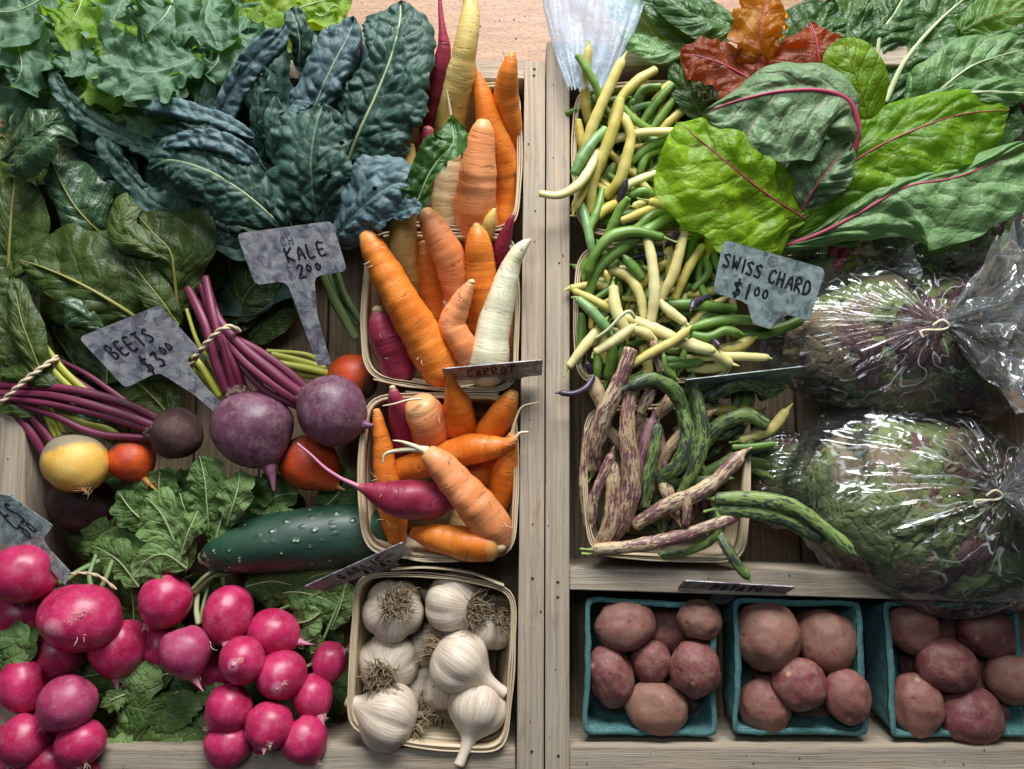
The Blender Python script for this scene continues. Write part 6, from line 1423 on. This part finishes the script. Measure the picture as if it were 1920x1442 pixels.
LF(bb2, [(205, 450, -10), (165, 415, 24), (130, 370, 40), (95, 300, 40)], [20, 46, 40, 24], [24, 60, 74, 40], 'beetleaf_gloss', 'rib_yellow', 4, cup=-0.15, **BT)
LF(bb1, [(275, 610, -10), (220, 572, 26), (150, 532, 44), (85, 503, 44), (36, 487, 34)], [16, 44, 46, 36, 16], [40, 104, 112, 84, 30], 'beetleaf', 'rib_yellow', 6.5, lb='large flat beet leaf with a yellow rib', cup=-0.06, **BT)
LF(bb2, [(334, 590, 0), (326, 510, 34), (318, 470, 46), (290, 440, 50), (255, 400, 44)], [20, 36, 40, 34, 20], [20, 50, 92, 70, 24], 'beetleaf', 'rib_yellow', 5, cup=-0.1, **BT)
LF(bb2, [(300, 480, 44), (262, 455, 62), (225, 430, 66), (228, 380, 60), (240, 362, 52)], [14, 26, 26, 24, 12], [12, 26, 34, 30, 12], 'beetleaf', cup=-0.3, **BT)
LF(bb2, [(335, 610, 0), (300, 560, 24), (260, 510, 34), (240, 470, 34)], [12, 28, 24, 14], [12, 30, 34, 18], 'beetleaf', 'rib_yellow', 3, **BT)
LF(bb1, [(90, 730, 10), (66, 670, 34), (40, 600, 46), (24, 520, 36)], [14, 26, 30, 14], [12, 26, 28, 14], 'beetleaf', 'rib_yellow', 4, cup=-0.25, **BT)
LF(bb1, [(195, 620, 10), (160, 590, 40), (125, 570, 50), (108, 566, 44)], [16, 36, 34, 18], [8, 24, 24, 12], 'beetleaf_gloss', cup=-0.4, **BT)
LF(bb1, [(180, 640, 0), (150, 620, 14), (120, 608, 16)], 26, 14, 'beetleaf', cup=-0.3, **BT)
LF(bb1, [(130, 745, 10), (90, 718, 26), (50, 705, 26), (0, 700, 20)], [8, 14, 18, 14], [8, 16, 22, 16], 'beetleaf', cup=-0.3, **BT)
LF(bb1, [(60, 680, -10), (30, 660, 10), (-10, 640, 10)], 30, 36, 'beetleaf', **BT)
LF(bb1, [(0, 300, 60), (50, 262, 90), (85, 232, 100), (110, 205, 92)], [14, 60, 62, 30], [14, 20, 18, 12], 'beetleaf_gloss', cup=-0.25, **BT)
LF(bb1, [(150, 270, 70), (105, 252, 100), (60, 280, 104), (10, 322, 88)], [8, 18, 30, 20], [10, 34, 44, 26], 'beetleaf_gloss', cup=-0.35, lb='glossy folded leaf below the curly kale', **BT)
for m in [[(430, 640, -20), (395, 655, 6), (372, 690, 10)], [(385, 600, 0), (372, 580, 14), (366, 560, 12)], [(200, 790, 0), (160, 775, 10), (125, 770, 8)], [(140, 760, 8), (110, 748, 14), (80, 742, 12)]]:
    LF(bb2 if m[0][0] > 300 else bb1, m, 10, 12, 'beetleaf_gloss', teeth=0.4, **dict(BT, lat=(2, 4, 1)))

# ---- radish tops
RT = dict(lat=(4, 6, 1.2), dens=4.2, wav=0.22, teeth=0.14, crump=9, crs=0.018)
def rleaf(root, m, a, b, mt='radleaf', rib='stem_pale', **k): 
    kk = dict(RT); kk.update(k); return LF(root, m, a, b, mt, rib, 2.0, **kk)
for a in [([(392, 1005, -20), (388, 950, 0), (384, 900, 6), (374, 855, 0)], 34, 40), ([(425, 985, -10), (436, 950, 10), (446, 915, 14), (450, 880, 8)], 28, 30, 'radleaf_lt'),
          ([(350, 1070, -20), (325, 1010, 0), (300, 960, 8), (270, 930, 0)], 46, 40, 'radleaf_lt'), ([(350, 1066, 0), (310, 1040, 20), (275, 1050, 22), (255, 1080, 14)], 50, 34, 'radleaf_lt'),
          ([(340, 1040, 6), (352, 1000, 22), (366, 970, 24), (372, 955, 20)], 22, 22, 'radleaf_lt'), ([(400, 1030, -20), (410, 990, -10), (420, 960, -10)], 30, 24), ([(300, 1000, -30), (250, 960, -20), (220, 920, -24)], 34, 34),
          ([(330, 990, -40), (300, 930, -30), (300, 880, -30)], 50, 50), ([(440, 1000, -40), (460, 940, -34), (500, 900, -40)], 46, 40), ([(480, 960, -60), (520, 930, -60), (560, 925, -60)], 40, 30), ([(600, 960, -70), (630, 930, -70), (650, 900, -80)], 40, 40),
          ([(260, 1100, -40), (220, 1050, -30), (170, 1020, -40)], 30, 30), ([(320, 1060, -50), (250, 1040, -44), (180, 1010, -50)], 44, 40),
          ([(340, 1290, -70), (310, 1320, -50), (270, 1370, -40), (240, 1410, -50)], 60, 52), ([(330, 1260, -60), (290, 1270, -40), (240, 1285, -36), (210, 1290, -44)], 26, 28), ([(340, 1350, -60), (355, 1390, -44), (372, 1430, -40), (380, 1470, -50)], 44, 46),
          ([(240, 1300, -40), (215, 1310, -24), (190, 1325, -24)], 24, 18, 'radleaf_lt'), ([(380, 1240, -90), (370, 1290, -80), (380, 1340, -80)], 50, 50), ([(500, 1120, -80), (550, 1110, -60), (600, 1120, -60), (640, 1140, -64)], 44, 44), ([(560, 1100, -80), (590, 1080, -60), (640, 1070, -60)], 44, 40),
          ([(540, 1170, -80), (575, 1165, -50), (600, 1150, -44)], 34, 30, 'radleaf_lt'), ([(560, 1210, -70), (585, 1200, -54), (600, 1185, -50)], 24, 26, 'radleaf_lt'), ([(460, 1100, -80), (510, 1090, -64), (560, 1100, -64)], 36, 36), ([(380, 1000, -10), (350, 960, -6), (335, 920, -10)], 40, 30),
          ([(250, 1180, -80), (250, 1140, -70), (245, 1100, -70)], 34, 34), ([(250, 1250, -90), (210, 1260, -90), (150, 1270, -90)], 50, 50), ([(620, 1180, -70), (640, 1130, -60), (650, 1090, -60)], 40, 30)]:
    rleaf(b3 if a[0][0][0] > 220 else b1, a[0], a[1], a[2], *(a[3:] or ['radleaf']), ruf=(4, 3))
protos = []
for k in range(5):
    protos.append(None)
def scatter(root, n, box, zr, sz, mats, r2):
    for i in range(n):
        x, y = r2.uniform(box[0], box[2]), r2.uniform(box[1], box[3]); z = r2.uniform(*zr); a = r2.uniform(0, 6.283); L = r2.uniform(*sz)
        dx, dy = math.cos(a)*L, math.sin(a)*L
        m = [(x-dx*.5, y-dy*.5, z-10), (x, y, z+r2.uniform(0, 10)), (x+dx*.5, y+dy*.5, z-r2.uniform(0, 16))]
        LF(root, m, L*.42, L*.42, r2.choice(mats), None, dens=6, ruf=(4, 3), teeth=0.3, lat=(3, 5, 1.2), seed=r2.uniform(0, 40))
r2 = random.Random(5)
scatter(b2, 8, (-20, 1190, 50, 1250), (2, 8), (50, 80), ['radleaf', 'radleaf_lt'], r2)
scatter(b1, 10, (300, 1000, 640, 960), (-60, -30), (45, 70), ['radleaf', 'radleaf_lt'], r2)
scatter(b3, 40, (180, 880, 660, 1120), (-130, -70), (50, 85), ['radleaf', 'radleaf', 'radleaf_lt'], r2)
scatter(b3, 30, (230, 1100, 655, 1400), (-140, -95), (60, 95), ['radleaf', 'radleaf'], r2)
scatter(b1, 22, (60, 1010, 330, 1330), (-140, -90), (50, 85), ['radleaf', 'radleaf'], r2)
scatter(b1, 10, (150, 1000, 300, 1080), (-70, -40), (30, 50), ['radleaf', 'radleaf_lt'], r2)
scatter(b3, 16, (200, 1250, 420, 1430), (-70, -30), (60, 95), ['radleaf', 'radleaf_lt', 'radleaf'], r2)
scatter(b2, 10, (150, 1270, 300, 1420), (-130, -90), (60, 90), ['radleaf'], r2)
for _ in range(16):
    x, y = r2.uniform(200, 330), r2.uniform(960, 1110); a = r2.uniform(-1.2, -0.2)
    tube('stem', [(x, y, -60), (x+30*math.cos(a), y+30*math.sin(a), -52), (x+62*math.cos(a), y+58*math.sin(a), -60)], [2.5, 2.2, 1.8], M['stem_green'], b3, seg=6)

# ---- chard
cb = empty('chard_bunch', [*Q(1560, 300, 0)[0][:2], -150], 'bunch of swiss chard with lime, grey green and red leaves', 'chard bunch')
CH = dict(lat=(13, 6, 1.3), dens=3.6, wav=0.10, crump=16, crs=0.010)
for m, a, b, mt, rib, rr_ in [
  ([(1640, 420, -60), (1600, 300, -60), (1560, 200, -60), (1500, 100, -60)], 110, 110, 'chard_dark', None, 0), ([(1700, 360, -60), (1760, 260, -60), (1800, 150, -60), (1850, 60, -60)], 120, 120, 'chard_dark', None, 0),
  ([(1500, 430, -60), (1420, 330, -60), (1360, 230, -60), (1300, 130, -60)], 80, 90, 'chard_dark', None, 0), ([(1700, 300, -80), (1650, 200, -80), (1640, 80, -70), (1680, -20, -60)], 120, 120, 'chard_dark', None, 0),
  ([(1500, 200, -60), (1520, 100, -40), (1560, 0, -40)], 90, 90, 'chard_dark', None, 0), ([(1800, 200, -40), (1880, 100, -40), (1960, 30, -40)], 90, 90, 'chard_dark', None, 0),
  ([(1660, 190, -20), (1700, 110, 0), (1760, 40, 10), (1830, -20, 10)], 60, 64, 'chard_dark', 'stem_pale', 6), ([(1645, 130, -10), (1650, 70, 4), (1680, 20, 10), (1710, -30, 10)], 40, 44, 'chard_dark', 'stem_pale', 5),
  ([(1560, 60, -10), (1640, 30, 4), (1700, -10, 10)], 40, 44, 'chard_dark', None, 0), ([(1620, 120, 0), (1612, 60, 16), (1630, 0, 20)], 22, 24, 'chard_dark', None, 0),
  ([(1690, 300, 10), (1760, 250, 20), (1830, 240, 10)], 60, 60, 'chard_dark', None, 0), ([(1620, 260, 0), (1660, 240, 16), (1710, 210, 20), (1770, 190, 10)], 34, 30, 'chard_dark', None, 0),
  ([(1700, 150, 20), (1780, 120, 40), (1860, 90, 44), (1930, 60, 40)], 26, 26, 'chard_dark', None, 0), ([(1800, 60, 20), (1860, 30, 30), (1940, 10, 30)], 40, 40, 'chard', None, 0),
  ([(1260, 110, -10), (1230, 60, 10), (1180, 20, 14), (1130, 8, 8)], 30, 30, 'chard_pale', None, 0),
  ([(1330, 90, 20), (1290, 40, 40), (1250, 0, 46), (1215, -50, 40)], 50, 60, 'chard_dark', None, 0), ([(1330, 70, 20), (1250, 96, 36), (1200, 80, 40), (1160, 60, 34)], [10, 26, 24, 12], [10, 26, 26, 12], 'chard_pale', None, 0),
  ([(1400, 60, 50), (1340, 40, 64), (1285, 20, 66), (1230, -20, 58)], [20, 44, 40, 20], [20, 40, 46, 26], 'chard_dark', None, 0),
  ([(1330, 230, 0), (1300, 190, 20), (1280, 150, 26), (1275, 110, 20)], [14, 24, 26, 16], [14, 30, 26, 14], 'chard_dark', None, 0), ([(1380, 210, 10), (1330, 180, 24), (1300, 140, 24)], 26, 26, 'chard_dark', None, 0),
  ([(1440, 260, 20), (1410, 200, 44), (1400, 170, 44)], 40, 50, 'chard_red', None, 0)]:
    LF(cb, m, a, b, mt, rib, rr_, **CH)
LF(cb, [(1450, 175, 50), (1410, 150, 74), (1360, 122, 86), (1310, 105, 84), (1276, 100, 76)], [30, 54, 54, 46, 26], [26, 50, 46, 36, 22], 'chard_red', 'rib_red', 2, ruf=(10, 4), lb='dark red chard leaf at the left of the bunch', **CH)
LF(cb, [(1440, 130, 60), (1425, 80, 84), (1430, 40, 94), (1440, -10, 90)], [30, 54, 56, 46], [26, 38, 44, 40], 'chard_amber', 'rib_red', 2, ruf=(12, 4), lb='amber chard leaf at the top of the bunch', **CH)
LF(cb, [(1545, 150, 60), (1535, 110, 88), (1530, 70, 98), (1520, 42, 92)], [36, 74, 74, 40], [26, 48, 58, 34], 'chard_red', 'rib_red', 3, ruf=(10, 3), lb='red and amber chard leaf beside the upright green one', cup=-0.2, **CH)
LF(cb, [(1640, 270, 50), (1622, 200, 90), (1600, 130, 112), (1575, 72, 112)], [36, 62, 56, 34], [30, 50, 54, 36], 'chard_lime', lb='smooth upright green chard leaf', **dict(CH, lat=(2, 6, 1), crump=8))
# right side big pair
LF(cb, [(1700, 215, 40), (1760, 170, 66), (1830, 120, 80), (1930, 90, 80)], [20, 66, 60, 36], [20, 50, 76, 60], 'chard_pale', 'stem_pale', 3, cup=-0.1, **CH)
LF(cb, [(1640, 230, 50), (1690, 205, 70), (1760, 182, 84), (1850, 172, 90), (1940, 176, 86)], [4, 8, 14, 26, 30], [4, 6, 10, 16, 20], 'chard_pale', 'stem_pale', 6, **CH)
LF(cb, [(1480, 440, 10), (1545, 350, 50), (1620, 290, 76), (1710, 245, 92), (1800, 215, 98), (1895, 205, 90)], [24, 46, 54, 62, 52, 34], [28, 64, 92, 100, 92, 52], 'chard_lime', 'rib_red', 2.0, lb='long lime green chard leaf lying to the right', cup=-0.08, **CH)
LF(cb, [(1450, 468, -6), (1530, 440, 26), (1610, 400, 50), (1700, 350, 84), (1800, 330, 98), (1930, 275, 96)], [10, 18, 26, 30, 30, 24], [10, 22, 54, 110, 124, 80], 'chard_pale', 'rib_red', 4.0, lb='pale chard leaf with a red rib hanging over the salad bags', cup=-0.12, **CH)
# left pair
LF(cb, [(1510, 410, 30), (1440, 365, 74), (1370, 310, 98), (1310, 260, 104), (1268, 228, 94)], [80, 128, 146, 112, 50], [40, 74, 80, 66, 44], 'chard_lime', 'rib_red', 1.6, lb='big lime green chard leaf lying over the beans', cup=-0.1, **CH)
LF(cb, [(1500, 400, 30), (1530, 350, 66), (1560, 310, 84), (1590, 270, 90)], [40, 66, 60, 26], [26, 40, 44, 24], 'chard_grey', 'rib_red', 2, **CH)
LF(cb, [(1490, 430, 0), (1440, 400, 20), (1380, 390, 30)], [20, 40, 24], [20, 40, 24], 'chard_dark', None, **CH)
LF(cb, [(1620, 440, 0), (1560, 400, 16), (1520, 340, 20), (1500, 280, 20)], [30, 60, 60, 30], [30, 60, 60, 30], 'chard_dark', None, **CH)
LF(cb, [(1600, 285, 80), (1610, 240, 100), (1592, 190, 116), (1540, 170, 124), (1460, 172, 124), (1380, 190, 116), (1318, 212, 104)], [30, 84, 104, 130, 120, 96, 34], [4, 8, 30, 62, 58, 26, 10], 'chard_grey', 'rib_red', 6.0, lb='grey green chard leaf with a bent red rib, topmost of the bunch', cup=-0.12, **CH)
for pts, r, m in [([(1560, 470, -40), (1600, 430, -20), (1640, 380, -10)], 9, 'rib_red'), ([(1570, 500, -60), (1590, 450, -50), (1600, 400, -40)], 10, 'rib_red'), ([(1540, 480, -60), (1560, 430, -50), (1560, 380, -30)], 8, 'stem_pale')]:
    tube('stem', pts, [r]*3, M[m], cb, seg=10)

# ---------------------------------------------------------------- salad bags
def bag(cx, cy, cz, rx, ry, rz, knot, label, sd, n_leaf=46, ang=0.0, point=None, extra_tail=(0.7, -0.1), ks=1.5):
    q, s = Q(cx, cy, cz); k = Q(*knot)[0]
    nu, nv = 200, 110; V, A, B = [], [], []
    kd = k - q; kdir = kd/np.linalg.norm(kd)
    ca, sa = math.cos(math.radians(ang)), math.sin(math.radians(ang))
    # frame with the pole at the knot
    up = kdir; e1 = np.cross(up, [0.2, 1, 0.1]); e1 /= np.linalg.norm(e1); e2 = np.cross(up, e1)
    for i in range(nv+1):
        th = math.pi*i/nv
        for j in range(nu):
            ph = 2*math.pi*j/nu
            d = up*math.cos(th) + e1*math.sin(th)*math.cos(ph) + e2*math.sin(th)*math.sin(ph)
            lx, ly, lz = d[0]*ca+d[1]*sa, -d[0]*sa+d[1]*ca, d[2]
            rxx = rx*(abs(lx)**0.0); p = np.array([lx*rx, ly*ry, lz*rz])
            # the bag is a little squarish and lumpy
            f = 1 + 0.09*mn.noise(Vector(d*2.2)+Vector((sd, 0, 0))) + 0.035*mn.noise(Vector(d*5)+Vector((sd, 2, 0)))
            # pleats running to the knot
            g = math.exp(-th/0.75); 
            pl = abs(mn.noise(Vector((math.cos(ph)*7, math.sin(ph)*7, sd+th*0.4))))*1.0 + 0.5*abs(mn.noise(Vector((math.cos(ph)*17, math.sin(ph)*17, sd+3+th*0.5))))
            f += (0.26*pl-0.05)*min(1, g*1.5)*min(1, th*5)
            cr = abs(mn.noise(Vector(d*7)+Vector((sd+9, 0, 0))))
            f += 0.018*cr
            p = p*f; X, Y = p[0]*ca-p[1]*sa, p[0]*sa+p[1]*ca
            P = q + np.array([X, Y, p[2]])*s
            t = math.exp(-(th/0.42)**1.2)              # pull the film up into the knot
            P = P*(1-t) + k*t
            if point is not None:
                pq = Q(*point)[0]; dd = (pq-q); pn = dd/np.linalg.norm(dd); al = max(0, d.dot(pn))**14
                P = P*(1-al) + pq*al
            V.append(P); A.append((P/100).tolist()); B.append([1-abs(2*ph/6.283-1), th*2.2, 0])
    F = []
    for i in range(nv):
        for j in range(nu):
            j2 = (j+1) % nu; F.append((i*nu+j, (i+1)*nu+j, (i+1)*nu+j2, i*nu+j2))
    o = mk('plastic_bag', V, F, M['film'], None, A, B); tag(o, label, 'plastic bag', 'clear bags of salad leaves')
    # bunched film above the knot: several crumpled flaring sheets
    gs = []
    td = np.array([extra_tail[0], extra_tail[1], 0.55]); td /= np.linalg.norm(td)
    for sh in range(3):
        nU, nW = 70, 16; V, A, B, F = [], [], [], []
        a1 = np.cross(td, [0, 0, 1.0]); a1 /= np.linalg.norm(a1); a2 = np.cross(td, a1)
        for w_ in range(nW):
            t = w_/(nW-1)
            for u in range(nU):
                an = 6.283*u/nU
                rad = (6 + ks*(46+14*sh)*t**1.1)*(1+0.55*mn.noise(Vector((math.cos(an)*3.4, math.sin(an)*3.4, sd+sh*4+t*1.4)))+0.35*mn.noise(Vector((math.cos(an)*9, math.sin(an)*9, sd+sh*2))))
                ln = ks*(50+10*sh)*t*(1+0.5*mn.noise(Vector((math.cos(an)*2.3, math.sin(an)*2.3, sd+7+sh))))
                P = k + td*ln*0.8 + (a1*math.cos(an)+a2*math.sin(an)*0.8)*rad + np.array([0, 0, 5*mn.noise(Vector((an*3, t*6, sd+sh)))])
                V.append(P); A.append((P/100).tolist()); B.append([1-abs(2*u/nU-1), t*1.4, 0])
        for w_ in range(nW-1):
            for u in range(nU): u2 = (u+1) % nU; F.append((w_*nU+u, w_*nU+u2, (w_+1)*nU+u2, (w_+1)*nU+u))
        gs.append((np.array(V), F, np.array(A), np.array(B)))
    V, F, A, B = join(gs); mk('gathered_top', V, F, M['knot'], o, A, B)
    tube('twist_tie', [(knot[0]-22, knot[1]+4, knot[2]+8), (knot[0]-6, knot[1]-6, knot[2]+14), (knot[0]+8, knot[1]+4, knot[2]+12), (knot[0]-4, knot[1]+12, knot[2]+8), (knot[0]-44, knot[1]+14, knot[2]+2), (knot[0]-42, knot[1]+26, knot[2]+2)], [2.6]*6, M['white'], o, seg=8)
    # leaves inside
    r3 = random.Random(int(sd*10)); gs, mi = [], []
    mats = ['let_green', 'let_purple', 'let_olive']
    for i in range(n_leaf):
        while True:
            d = np.array([r3.uniform(-1, 1), r3.uniform(-1, 1), r3.uniform(-0.3, 1)])
            if 0.3 < np.linalg.norm(d) < 0.93: break
        if i < n_leaf*0.7: d = d/np.linalg.norm(d)*r3.uniform(0.74, 0.86)
        lx, ly = d[0]*rx, d[1]*ry; X, Y = lx*ca-ly*sa, lx*sa+ly*ca
        px_, py_ = cx + X, cy - Y; z = cz + d[2]*rz*s
        a = r3.uniform(0, 6.283); L = r3.uniform(130, 250)
        dx, dy = math.cos(a)*L*.5, math.sin(a)*L*.5
        def zz(ax_, ay_):
            X, Y = ax_-cx, -(ay_-cy); l1, l2 = X*ca+Y*sa, -X*sa+Y*ca
            rr2 = (l1/rx)**2+(l2/ry)**2
            return cz + rz*s*0.86*math.sqrt(max(0.0, 1-rr2/0.90)) if d[2] > -0.05 else z
        m = [(px_-dx, py_-dy, zz(px_-dx, py_-dy)*1.0-6), (px_, py_, zz(px_, py_)-r3.uniform(0, 14)), (px_+dx, py_+dy, zz(px_+dx, py_+dy)-6)]
        mm = []
        for (ax_, ay_, az_) in m:       # keep inside the bag
            X, Y = ax_-cx, -(ay_-cy); l1, l2 = X*ca+Y*sa, -X*sa+Y*ca; rr2 = math.sqrt((l1/rx)**2+(l2/ry)**2)
            if rr2 > 0.9: ax_, ay_ = cx+(ax_-cx)*0.9/rr2, cy+(ay_-cy)*0.9/rr2
            mm.append((ax_, ay_, az_))
        wd = L*r3.uniform(0.3, 0.45)
        g = leaf_geo(mm, autow(wd, 3), autow(wd, 3), ruf=(4, 2), teeth=0.3, dens=5.5, wav=0.25, lat=(3, 4, 1), seed=r3.uniform(0, 60), cup=-0.12, crump=14)
        Vg = g[0]; X = Vg[:, 0]-q[0]; Y = Vg[:, 1]-q[1]; Z = Vg[:, 2]-q[2]; l1, l2 = X*ca+Y*sa, -X*sa+Y*ca
        rho = np.sqrt((l1/(rx*s))**2+(l2/(ry*s))**2+(Z/(rz*s))**2); lim = 0.80 + 0.10*(i/n_leaf); kk = np.where(rho > lim, (lim+0.12*(1-np.exp(-np.maximum(rho-lim, 0)*0.6)))/np.maximum(rho, 1e-3), 1.0); kk = np.minimum(kk, 0.92/np.maximum(rho, 1e-3)); g = (q+(Vg-q)*kk[:, None], g[1], g[2], g[3])
        gs.append(g); mi += [r3.choice([0, 0, 0, 1, 2])]*len(g[1])
    V, F, A, B = join(gs)
    q2 = mk('salad_leaves', V, F, [M[x] for x in mats], None, A, B, midx=mi); tag(q2, 'mixed green and purple salad leaves inside the ' + label.replace('clear ', '').split(',')[0].replace('plastic ', ''), 'salad leaves', kind='stuff')
    return o
bag(1745, 958, -30, 272, 190, 130, (1872, 925, 104), 'clear plastic bag in front, resting over the divider and a punnet', 1.3, 60, ang=-18, point=(1790, 1158, -6), extra_tail=(0.8, 0.05))
bag(1730, 645, -45, 300, 152, 115, (1772, 606, 84), 'clear plastic bag in the middle, right of the swiss chard tag', 5.1, 64, ang=0, extra_tail=(0.8, 0.0), ks=2.1)
bag(1840, 440, -50, 230, 120, 80, (1960, 400, 40), 'clear plastic bag at the right edge below the chard leaves', 8.7, 40, extra_tail=(0.8, 0.1))
bag(1470, 900, -110, 110, 90, 56, (1560, 880, -70), 'clear plastic bag lying low behind the dragon beans', 11.2, 24)
bag(1560, 520, -110, 150, 90, 60, (1660, 500, -60), 'clear plastic bag lying low under the chard stems', 14.4, 24)

# ---------------------------------------------------------------- milky bag at the top
def milky():
    nu, nv = 120, 90; V, A, B = [], [], []
    for i in range(nv):
        t = i/(nv-1)
        for j in range(nu):
            u = j/(nu-1)
            x0 = 1012 + 54*t**1.8; x1 = 1225 - 40*t - 50*t*t
            an = u*2*math.pi
            xm, hw = (x0+x1)/2, (x1-x0)/2
            x = xm - hw*math.cos(an); y = -60 + 225*t + (34*mn.noise(Vector((math.cos(an)*2, math.sin(an)*2, 5))) + 12*mn.noise(Vector((math.cos(an)*7, math.sin(an)*7, 5))))*t
            pl = mn.noise(Vector((math.cos(an)*2.6, math.sin(an)*2.6, t*2.2))) + 0.5*mn.noise(Vector((math.cos(an)*7, math.sin(an)*7, t*3)))
            z = 34 + math.sin(an)*22*(1-0.55*t) + 20*pl
            P = Q(x, y, z)[0]; V.append(P); A.append((P/100).tolist()); B.append([u, t*2, 0])
    F = [(i*nu+j, i*nu+j+1, (i+1)*nu+j+1, (i+1)*nu+j) for i in range(nv-1) for j in range(nu-1)]
    o = mk('plastic_bag', V, F, M['whitebag'], None, A, B); tag(o, 'milky empty plastic bag draped over the crate corner', 'plastic bag')
milky()

# ---------------------------------------------------------------- crumbs of soil and leaf on the boards
M['crumb'] = m_plain('soil_crumb', (0.07, 0.045, 0.028), 0.9)
gs = []; r4 = random.Random(3)
for (x0, y0, x1, y1, z, n_) in ((440, 540, 690, 680, ZF, 50), (0, 780, 46, 1000, 0.5, 14), (1068, 1108, 1700, 1400, ZF, 40), (200, 1405, 650, 1440, -1.5, 22), (1070, 1404, 1900, 1440, -1.5, 26), (1072, 1070, 1500, 1100, -5.5, 16), (984, 150, 1064, 1440, 2.5, 40), (840, 20, 1010, 108, -211.5, 14), (1380, 850, 1480, 1060, ZF, 20), (1068, 720, 1100, 780, ZF, 6)):
    for _ in range(int(n_*0.4)):
        r_ = r4.uniform(0.6, 1.7)
        gs.append(blob_geo((r4.uniform(x0, x1), r4.uniform(y0, y1), z+r_*0.4), (r_*r4.uniform(0.8, 1.8), r_, r_*0.6), r4.uniform(0, 180), nu=7, nv=5, nzamp=0.6, nzsc=2, seed=r4.uniform(0, 50)))
V, F, A, B = join(gs)
tag(mk('soil_crumbs', V, F, M['crumb'], None, A, B), 'dark crumbs of soil scattered on the crate boards', 'soil', kind='stuff')
